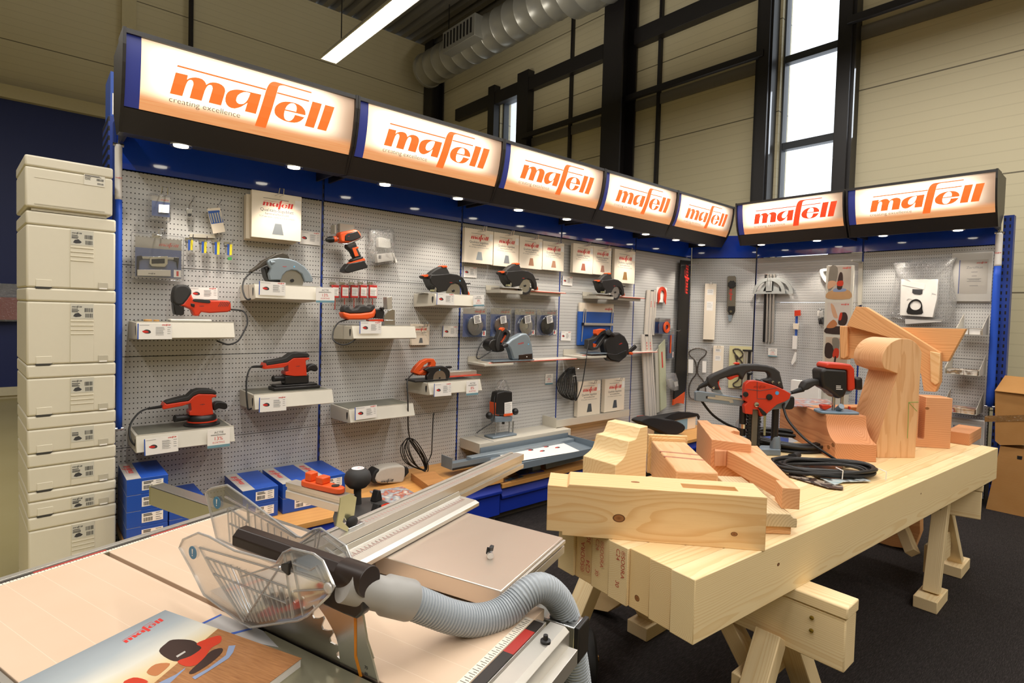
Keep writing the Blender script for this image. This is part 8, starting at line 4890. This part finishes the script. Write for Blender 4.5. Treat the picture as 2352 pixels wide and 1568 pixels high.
fm('trigger',M_RED,[(480,375),(590,348),(605,365),(590,370),(560,380),(535,395),(510,405),(495,388)],0.012,0.024,bev=0.002)

fm('handle_lining',M_RED,[(385,425),(402,405),(398,455),(420,500),(405,498)],0.010,0.02)

fm('switch',M_RED,[(545,240),(575,225),(605,228),(612,245),(575,252)],0.008,0.016,bev=0.003)

fm('fence_arm',M_CAST,[(165,525),(185,512),(650,585),(652,668),(165,612)],0.012,0.024,bev=0.002)

fm('bracket',M_CAST,[(328,500),(410,500),(440,548),(345,525)],0.010,0.02)

fm('scale_slot',M_BLACK,[(268,565),(290,560),(300,590),(268,588)],0.0125,0.003,smooth=0)

fm('scale',M_ALU,[(285,568),(420,580),(535,600),(545,630),(510,632),(500,615),(285,588)],0.0132,0.002,smooth=0)

fm('scale',M_ALU,[(360,553),(690,598),(690,615),(360,572)],0.0134,0.001,smooth=0)

cv = fm('chain_cover',mat('mortiser_red','#c8371c',0.42),[(655,480),(665,440),(700,412),(760,408),(850,425),(960,460),(1060,505),(1118,540),(1108,590),(1070,615),(980,650),(900,720),(870,755),(815,770),(800,700),(740,695),(735,750),(660,740),(652,660),(690,625),(655,610)],0.045,0.03,bev=0.003)

fm('gear_housing',M_CAST,[(820,400),(1125,530),(1110,600),(1060,690),(940,700),(850,760),(900,600)],0.012,0.07,bev=0.004)

fm('motor',M_BLACK,[(1050,585),(1140,565),(1158,600),(1150,680),(1110,700),(1050,690),(1020,650)],0.0,0.09,2,bev=0.006)

ln_m = MB()

for p0,p1 in (((672,495),(810,510)),((780,420),(780,590)),((780,590),(900,590)),((810,510),(985,480))):

    ln_m.tube([FM.pt(*FM.p(K1('l',*p0),0.045),0.0453),FM.pt(*FM.p(K1('l',*p1),0.045),0.0453)],0.0012,4)

ln_m.build('seam',M_INKDARK,cv,smooth=0)

for x_,y_,r_,m in ((663,545,0.012,M_BLACK),(900,573,0.014,M_BLACK),(770,646,0.011,M_CHROME),(931,420,0.006,M_CHROME),(993,428,0.006,M_CHROME),(342,477,0.006,M_CHROME)):

    ww = 0.0455 if y_ > 500 else 0.0205

    a,b = FM.p(K1('l',x_,y_),ww)

    MB().lathe([(r_,0),(r_*0.95,0.006),(r_*0.4,0.007)],FM.pt(a,b,ww),FM.w,20).build('screw',m,mo)

a,b = FM.p(K1('l',979,533),0.0455)

MB().cyl(FM.pt(a,b,0.0455),FM.pt(a,b,0.0462),0.0085).build('blue_dot',mat('sticker_blue2','#4f9fd8',0.4,var=0),cv)

a,b = FM.p(K1('l',745,480),0.0455)

logo(MB(),FM,a,b,0.0456,0.055).build('lettering',mat('emboss_red','#9d2a16',0.4,var=0),cv,smooth=0)

c0_,c1_ = FM.p(K1('l',770,700),0.03),FM.p(K1('l',765,1055),0.03)

MB().box(c0_[0]-0.016,c0_[0]+0.010,c1_[1],c0_[1],0.0,0.03,FM).build('guide_bar',mat('bar_taupe'),mo,bev=0.002)

chn = MB()

k = 0

z_ = c1_[1]-0.02

while z_ < c0_[1]:

    for xx in (c0_[0]-0.024,c0_[0]+0.019):

        chn.box(xx-0.006,xx+0.006,z_,z_+0.011,0.004,0.026,FM)

        if k % 2:

            chn.prism([(xx-0.006,z_),(xx+0.013*(1 if xx > c0_[0] else -1),z_+0.004),(xx+0.006,z_+0.011)],0.006,0.024,FM)

    z_ += 0.0135

    k += 1

chn.box(c0_[0]-0.028,c0_[0]+0.023,c1_[1]-0.026,c1_[1]-0.002,0.004,0.026,FM)

chn.build('mortise_chain',M_BLACK,mo,smooth=0)

for x0_,x1_,ytop in ((640,632,660),(965,945,690)):

    t_ = FM.p(K1('l',x0_,ytop),-0.01)

    MB().cyl(FM.pt(t_[0],BT+0.03,-0.01),FM.pt(t_[0],t_[1]+0.05,-0.01),0.0155,20).build('guide_column',M_BLACK,mo)

a,b = FM.p(K1('l',640,865),-0.01)

MB().cyl(FM.pt(a,b-0.008,-0.01),FM.pt(a,b+0.012,-0.01),0.0195,20).build('stop_ring',M_CHROME,mo)

fm('depth_rod',M_ZINC,[(850,760),(870,760),(864,958),(850,958)],0.02,0.008)

a,b = FM.p(K1('l',836,720),0.02)

fm('lever',M_BLACK,[(795,680),(815,680),(880,740),(870,762),(845,760)],0.055,0.012,bev=0.002)

q = FM.ps(K('l',(810,1080),(1020,1110)),0.02)

MB().box(q[0][0]-0.15,q[1][0],BT+0.0004,BT+0.030,-0.06,0.02,FM).build('base_frame',M_CAST,mo,bev=0.004)

for xx in (FM.p(K1('l',960,1100),-0.01)[0],FM.p(K1('l',635,1100),-0.01)[0]):

    MB().lathe([(0.024,0),(0.020,0.05),(0.018,0.055)],FM.pt(xx,BT+0.03,-0.01),(0,0,1),20).build('column_foot',M_CAST,mo)

P = [FM.pt(*FM.p(p,w_),w_) for p,w_ in zip(K('l',(290,430),(200,480),(190,540),(235,625),(330,745),(450,830),(560,880),(680,925)),(0,0.0,-0.01,-0.05,-0.08,-0.11,-0.12,-0.14))]

MB().tube(smooth_poly([tuple(p) for p in P],5,False),0.006,8).build('cord',M_CABLE,mo)

MB().tube([FM.pt(*FM.p(K1('l',285,430),0),0),FM.pt(*FM.p(K1('l',200,475),0),0)],[0.014,0.008],12).build('cord_sleeve',M_RUBBER,mo)

def coil(name,label,cpx,rx,ry,n,r_,z0,seed,extra=None):

    c = FZ.p(cpx,z0)

    o = thing(name,(c[0],c[1],z0),label,'cable')

    rg = random.Random(seed)

    b = MB()

    f = Fr((c[0],c[1],0),(0.755,-0.656,0),(0.656,0.755,0),(0,0,1))

    for k in range(n):

        a_,b_ = rx*(1-0.07*(k % 4)+0.04*rg.random()),ry*(1-0.08*(k % 4)+0.05*rg.random())

        ox,oy = rg.uniform(-0.012,0.012),rg.uniform(-0.012,0.012)

        zz = z0+r_+(k//4)*r_*1.7

        ph = rg.random()*6

        b.tube([f.pt(ox+a_*math.cos(t*PI/20),oy+b_*math.sin(t*PI/20),zz+r_*0.5*(1+math.sin(t*PI/20*3+ph))) for t in range(40)],r_,8,closed=True)

    b.build('coil',M_CABLE,o)

    return o,f

coil('cable_coil','large coil of black cable on the bench behind the mortiser column',K1('l',1050,1040),0.20,0.20,12,0.007,BT+0.0004,3)

BZ = BT+0.0005

for k,(pts,m,lab) in enumerate([([(1050,1180),(1500,1215),(1640,1270),(1560,1400),(1200,1300)],B2,'dark brochure lying open under the front cable coil'),

        ([(940,1200),(1060,1195),(1380,1330),(1250,1360),(1000,1280)],brochure_mat('brochure_red','#a5564a','#3a2e2a','#d0b8a0',20),'reddish brochure left of the front cable coil'),

        ([(1100,1330),(1640,1460),(1640,1495),(1490,1480),(1090,1360)],brochure_mat('brochure_wood','#5a4032','#2c2422','#b0a090',24),'dark narrow brochure nearest the bench edge'),

        ([(1300,1330),(1760,1330),(1918,1412),(1640,1420),(1560,1452)],brochure_mat('brochure_teal','#86a8ad','#c9d0d0','#4a4644',16),'pale blue brochure under the front cable coil, at its right')]):

    flat_sheet(K('l',*pts),BZ+0.0022*k,0.002,m,'brochure',lab)

o,f = coil('cable_coil','oval coil of black cable tied with white ties on the brochures',K1('l',1465,1315),0.20,0.105,7,0.007,BZ+0.0092,8)

for aa in (0.0,0.17):

    MB().tube([f.pt(aa,-0.115,BZ+0.011),f.pt(aa,-0.118,BZ+0.045),f.pt(aa,-0.07,BZ+0.045)],0.002,6).build('cable_tie',M_WHITE,o)

# plug of the mortiser

a,b = FZ.p(K1('l',1150,1160),BT+0.02)

o = thing('mains_plug',(a,b,BT),'black mains plug lying on the bench beside the mortiser foot','plug')

P = [Vector((*FZ.p(p,BT+0.012),BT+0.013)) for p in K('l',(930,1195),(1030,1175),(1100,1165))]

MB().tube(P,0.006,8).build('cord',M_CABLE,o)

MB().tube([P[-1],Vector((a,b,BT+0.016)),Vector((*FZ.p(K1('l',1190,1150),BT+0.016),BT+0.016))],[0.010,0.0155,0.014],12).build('plug_body',M_RUBBER,o)

# second router on the cavetto beam

rc_ = FZ.p(K1('l',1590,728),zct)

FR = Fr((rc_[0],rc_[1],0),(0.755,-0.656,0),(0,0,1),(-0.656,-0.755,0))

ro = thing('router',FR.pt(0,zct,0),'red and black router with blue-grey base on the dark orange beam','router')

def frr(name,m,pts,w,th,sm=0,**kw):

    q = FR.ps(K('l',*pts),w)

    return MB().prism(smooth_poly(q,sm) if sm else q,w-th,w,FR).build(name,m,ro,**kw)

frr('motor',M_BLACK,[(1418,305),(1470,282),(1690,300),(1692,500),(1660,570),(1600,600),(1500,512),(1440,482),(1425,400)],0.045,0.09,bev=0.014,seg=3)

frr('red_cap',mat('mortiser_red'),[(1475,245),(1500,230),(1640,238),(1720,246),(1757,292),(1766,492),(1740,512),(1694,510),(1692,302),(1470,284)],0.046,0.092,bev=0.008,seg=3)

frr('handle',M_SOFT,[(1228,480),(1262,420),(1340,398),(1490,394),(1500,455),(1362,462),(1295,502),(1240,516)],0.02,0.045,bev=0.012,seg=3)

frr('knob',M_BLACK,[(1762,382),(1842,375),(1846,510),(1770,502)],0.03,0.06,bev=0.012,seg=3)

frr('collar',M_CAST,[(1505,515),(1740,515),(1700,548),(1590,560),(1525,552)],0.035,0.07,bev=0.004)

zb0 = zct+0.0004

for x_ in (1547,1630):

    a,b = FR.p(K1('l',x_,560),0.01)

    MB().cyl(FR.pt(a,zb0+0.012,0.01),FR.pt(a,b+0.01,0.01),0.0075).build('column',M_STEEL,ro)

q = FR.ps(K('l',(1392,700),(1778,745)),0.03)

MB().prism(smooth_poly([(q[0][0],-0.02),(q[0][0]+0.02,-0.06),(q[1][0]-0.02,-0.06),(q[1][0],-0.03),(q[1][0],0.04),(0.0,0.06),(q[0][0]+0.02,0.04)],3),zb0,zb0+0.012,Fr(FR.O,FR.u,-FR.w,(0,0,1))).build('base',mat('router_blue','#7f97ab',0.4,metal=0.3),ro,bev=0.003)

MB().tube([FR.pt(*FR.p(K1('l',1600,700),0.03),0.02),FR.pt(*FR.p(K1('l',1625,665),0.05),0.05)],0.013,16).build('spout',M_CAST,ro)

frr('red_knob',M_RED,[(1425,655),(1450,648),(1530,660),(1525,680),(1470,705),(1440,700)],0.03,0.03,bev=0.004)

frr('red_knob',M_RED,[(1700,668),(1718,668),(1716,700),(1702,700)],0.03,0.012,bev=0.002)

t = MB()

for k,s_ in enumerate(('LO 65 Ec','2600 W','10-25.000')):

    a,b = FR.p(K1('l',1570,462+k*16),0.046)

    lines(t,FR,a,a+0.03,[b],0.0462,0.003)

t.build('rating_print',M_WHITE,ro,smooth=0)

P = [FR.pt(*FR.p(p,w_),w_) for p,w_ in zip(K('l',(1230,490),(1120,530),(1050,640),(1050,700),(1100,820),(1250,985),(1400,1090),(1600,1220),(1760,1320)),(0.0,0.02,0.10,0.12,0.16,0.22,0.26,0.28,0.27))]

MB().tube(smooth_poly([tuple(p) for p in P],5,False),0.0055,8).build('cord',M_CABLE,ro)

MB().tube([FR.pt(*FR.p(K1('l',1235,495),0),0),FR.pt(*FR.p(K1('l',1122,530),0.02),0.02)],[0.013,0.008],12).build('cord_sleeve',M_RUBBER,ro)

q = FZ.ps(K('l',(1150,590),(1490,600),(1560,640),(1390,690),(1150,680)),zct)

tag(MB().prism(FZ.ps(K('l',(1150,595),(1480,600),(1545,640),(1395,680),(1150,672)),zct),zct+0.0004,zct+0.004,FZ).build('brochure',B1),'glossy pale brochure lying on the dark orange beam behind the router','brochure')



# ------------------------------------------------------------------ stack of grey tool cases at the left

ka_ = R(4.5)

FK = Fr((-0.002,2.94,0),(math.cos(ka_),math.sin(ka_),0),(0,0,1),(math.sin(ka_),-math.cos(ka_),0))

zs_ = [FK.p(p,0)[1] for p in ((50,480),(54,659),(54,839),(57,958),(60,1045.6),(64,1132.7),(67,1190.8))]

W_ = FK.p((262,900),0)[0]-FK.p((57,900),0)[0]

zs_ += [zs_[-1]-0.345,zs_[-1]-0.345-0.12]

zs_[-1] = 0.0005

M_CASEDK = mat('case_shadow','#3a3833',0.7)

M_CASELB = mat('case_label','#c9c6b8',0.5,var=0)

for k,(zt_,zb_) in enumerate(zip(zs_,zs_[1:])):

    x0 = FK.p((52+k*2.2,800),0)[0]*0.55

    dx = FK.p((50+2.6*k,0+480+90*k),0)[0]*0.35

    f = FK.sub(dx,0,0)

    H = zt_-zb_-0.001

    rank = ['second from the top','third from the top','fourth from the top','fifth from the top','sixth from the top, with a scuff','flat one, third from below','tall, second from below','lowest, half hidden by the saw table'][k]

    o = thing('tool_case',f.pt(W_/2,zb_,-0.2),'grey tool case in the left stack, %s' % rank,'tool case','stack of grey tool cases')

    lid = min(0.055,H*0.4)

    MB().box(0,W_,zb_+0.0005,zt_-lid-0.0006,-0.42,0,f).build('body',M_CASE,o,bev=0.008,seg=3)

    MB().box(-0.001,W_+0.001,zt_-lid,zt_-0.0008,-0.421,0.001,f).build('lid',M_CASE,o,bev=0.008,seg=3)

    MB().box(W_*0.47,W_*0.74,zb_+0.006,zt_-lid-0.004,0.0002,0.0022,f).build('centre_panel',M_CASE,o,bev=0.0008)

    zl1 = zt_-lid-0.006

    zl0 = max(zl1-0.062,zb_+0.008)

    lb = MB().box(W_*0.475,W_*0.735,zl0,zl1,0.0024,0.003,f).build('label',M_CASELB,o,smooth=0)

    t = MB()

    h_ = zl1-zl0

    if k != 3:

        logo(t,f,W_*0.485,zl1-h_*0.25,0.0032,W_*0.115)

    barcode(t,f,W_*0.63,W_*0.725,zl1-h_*0.55,zl1-h_*0.28,0.0031)

    barcode(t,f,W_*0.64,W_*0.725,zl1-h_*0.92,zl1-h_*0.65,0.0031)

    lines(t,f,W_*0.485,W_*0.58,[zl1-h_*0.36,zl1-h_*0.46,zl1-h_*0.54],0.0031,0.003)

    t.flat([(W_*0.5+x_*W_*0.1,zl0+h_*0.10+y_*h_*0.3) for x_,y_ in ((0,0.2),(0.3,0.0),(0.8,0.1),(1.0,0.4),(0.6,1.0),(0.2,0.8))],0.0032,f)

    t.build('print',M_INKDARK,lb,smooth=0)

    if zl0-zb_ > 0.03:

        g = MB()

        for j in range(min(4,int((zl0-zb_-0.02)/0.02))):

            g.box(W_*0.475,W_*0.735,zl0-0.012-j*0.018,zl0-0.0095-j*0.018,0.0023,0.0045,f)

        if g.v:

            g.build('ribs',M_CASE,o,bev=0.0005)

    gr = MB().box(W_*0.10,W_*0.27,zb_+0.004,zb_+0.034,-0.001,0.0016,f).build('grip',M_CASE,o,bev=0.0012)

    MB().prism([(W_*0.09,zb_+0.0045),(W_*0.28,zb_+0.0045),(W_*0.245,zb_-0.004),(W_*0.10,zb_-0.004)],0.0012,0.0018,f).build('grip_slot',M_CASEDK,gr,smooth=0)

    la = MB().box(W_*0.79,W_*0.91,zb_+0.004,zb_+0.032,0.0002,0.0018,f).build('latch',mat('case_latch','#bdb6a3',0.5),o,bev=0.001)

    MB().box(W_*0.805,W_*0.895,zb_+0.004,zb_+0.009,0.0019,0.003,f).build('latch_foot',M_WHITE,la,smooth=0)

zt0 = zs_[0]

q = FK.ps(K('x',(176,75),(840,160),(850,566),(186,512)),0.012)

ang = math.atan2(q[1][1]-q[0][1]+q[2][1]-q[3][1],q[1][0]-q[0][0]+q[2][0]-q[3][0])

f = FK.sub(q[3][0],zt0+0.0005,0.012)

wt,htp = q[1][0]-q[0][0],(q[0][1]-q[3][1]+q[1][1]-q[2][1])/2-0.012

o = thing('tool_case',f.pt(wt/2,0,-0.2),'topmost grey tool case, turned with its back to the hall','tool case','stack of grey tool cases')

MB().box(0,wt,0.012,htp-0.045,-0.38,0,f).build('body',M_CASE,o,bev=0.008,seg=3)

MB().box(-0.001,wt+0.001,htp-0.0445,htp,-0.381,0.001,f).build('lid',M_CASE,o,bev=0.008,seg=3)

MB().box(0.02,wt-0.02,0.0,0.0118,-0.36,-0.012,f).build('base',mat('case_latch'),o)

MB().box(wt*0.1,wt*0.9,htp*0.60,htp*0.603,0.0002,0.0012,f).box(wt*0.1,wt*0.9,0.024,0.028,0.0002,0.0015,f).build('rib',mat('case_latch'),o,smooth=0)

lb = MB().box(wt*0.65,wt*0.90,htp*0.60,htp*0.80,0.0014,0.002,f).build('label',mat('case_label2','#ddd8c9',0.5,var=0),o,smooth=0)

t = MB()

barcode(t,f,wt*0.80,wt*0.885,htp*0.70,htp*0.745,0.0021)

barcode(t,f,wt*0.81,wt*0.885,htp*0.63,htp*0.665,0.0021)

lines(t,f,wt*0.66,wt*0.86,[htp*0.785,htp*0.77],0.0021,0.002)

lines(t,f,wt*0.66,wt*0.74,[htp*0.75,htp*0.735,htp*0.72,htp*0.705],0.0021,0.0015)

t.build('print',M_INKDARK,lb,smooth=0)

# rack behind the stack

FQ = Fr((0,3.62,0),(1,0,0),(0,0,1),(0,-1,0))

q = FQ.ps([(249,265),(262,265)],0)

zc0 = q[0][1]

o = tag(MB().box(q[0][0],q[1][0]+0.02,0.0005,zc0,-0.30,0.0,FQ).build('rack_post',M_POST,uv=FQ,smooth=0),'dark blue slotted rack side behind the grey case stack','rack')

q2 = FQ.ps([(254,163),(285,163)],0)

o = thing('blue_carton',FQ.pt(q2[0][0]+0.03,zc0,-0.1),'blue carton with white label on top of the rack, left of the first sign','carton')

MB().box(q2[0][0],q2[0][0]+0.12,zc0+0.0006,q2[0][1],-0.25,0.0,FQ).build('box',M_BLUEBOX,o)

MB().box(q2[0][0]+0.008,q2[0][0]+0.07,zc0+0.01,zc0+0.12,0.0003,0.001,FQ).build('label',M_WHITE,o,smooth=0)

# ------------------------------------------------------------------ cardboard at the right edge

def cardboard():

    m = new_mat('cardboard','#a87a45',0.8,spec=0.2)

    t = NT(m)

    nz = t.noise(5,4,t.co())

    n2 = t.noise(1.0,2,t.mapping(t.co(),(8,8,160)))

    t.l(t.mix(nz.outputs[0],lin('#a1713c'),lin('#b88a55')),t.b.inputs['Base Color'])

    t.bump(n2.outputs[0],0.15,0.002)

    return m

M_CARD = cardboard()

FX = Fr((5.36,0,0),(0,-1,0),(0,0,1),(-1,0,0))

lo = FX.ps(K('z',(860,800),(1160,850),(1110,1510),(1035,1495),(715,1440)),0)

o = thing('cardboard_box',FX.pt(lo[3][0],0.0065,-0.1),'tall brown cardboard box leaning at the right end of the display, lower one','cardboard box')

lo = [(a,max(b,0.0066) if i < 2 else 0.0066+max(0,b-0.02)*0.2) for i,(a,b) in enumerate(lo)]

MB().prism(lo,-0.2,0.0,FX).build('box',M_CARD,o,smooth=0)

slab_q = FX.ps(K('z',(1030,898),(1082,905),(1076,940),(1028,932)),0.001)

MB().prism(slab_q,0.0004,0.001,FX).build('hand_hole',M_BLACK,o,smooth=0)

up = FX.ps(K('z',(808,252),(1170,275),(1150,790),(858,792),(808,750)),0.01)

o = thing('cardboard_box',FX.pt(up[3][0],up[3][1],-0.1),'upper brown cardboard box with taped flap at the right edge','cardboard box')

zlo = max(lo[0][1],lo[1][1])+0.001

up = [(a,max(b,zlo)) for a,b in up]

MB().prism(up,-0.2,0.01,FX).build('box',M_CARD,o,smooth=0)

fl_ = FX.ps(K('z',(866,102),(1170,108),(1160,278),(945,285),(806,255),(830,200)),0.02)

t0 = MB()

zt_ = up[0][1]+0.001

zq_ = fl_[0][1]

P = [FX.pt(fl_[4][0],zt_,0.025),FX.pt(fl_[2][0],zt_-0.004,0.03),FX.pt(fl_[2][0],zt_+0.10,-0.16),FX.pt(fl_[0][0],zt_+0.105,-0.16)]

t0.add(P+[p+Vector((0,0,0.004)) for p in P],[(0,1,2,3),(4,7,6,5),(0,4,5,1),(1,5,6,2),(2,6,7,3),(3,7,4,0)])

t0.build('flap',M_CARD,o,smooth=0)

tp_ = FX.ps(K('z',(705,500),(1160,488),(1158,552),(703,560)),0.013)

MB().prism(tp_,0.0115,0.0125,FX).build('tape',clear('brown_tape',tint='#d9b98a',refl=0.12,body=0.45,rough=0.2,wr=0.6,body_col='#b98a52'),o,smooth=0)

bpy.context.view_layer.update()
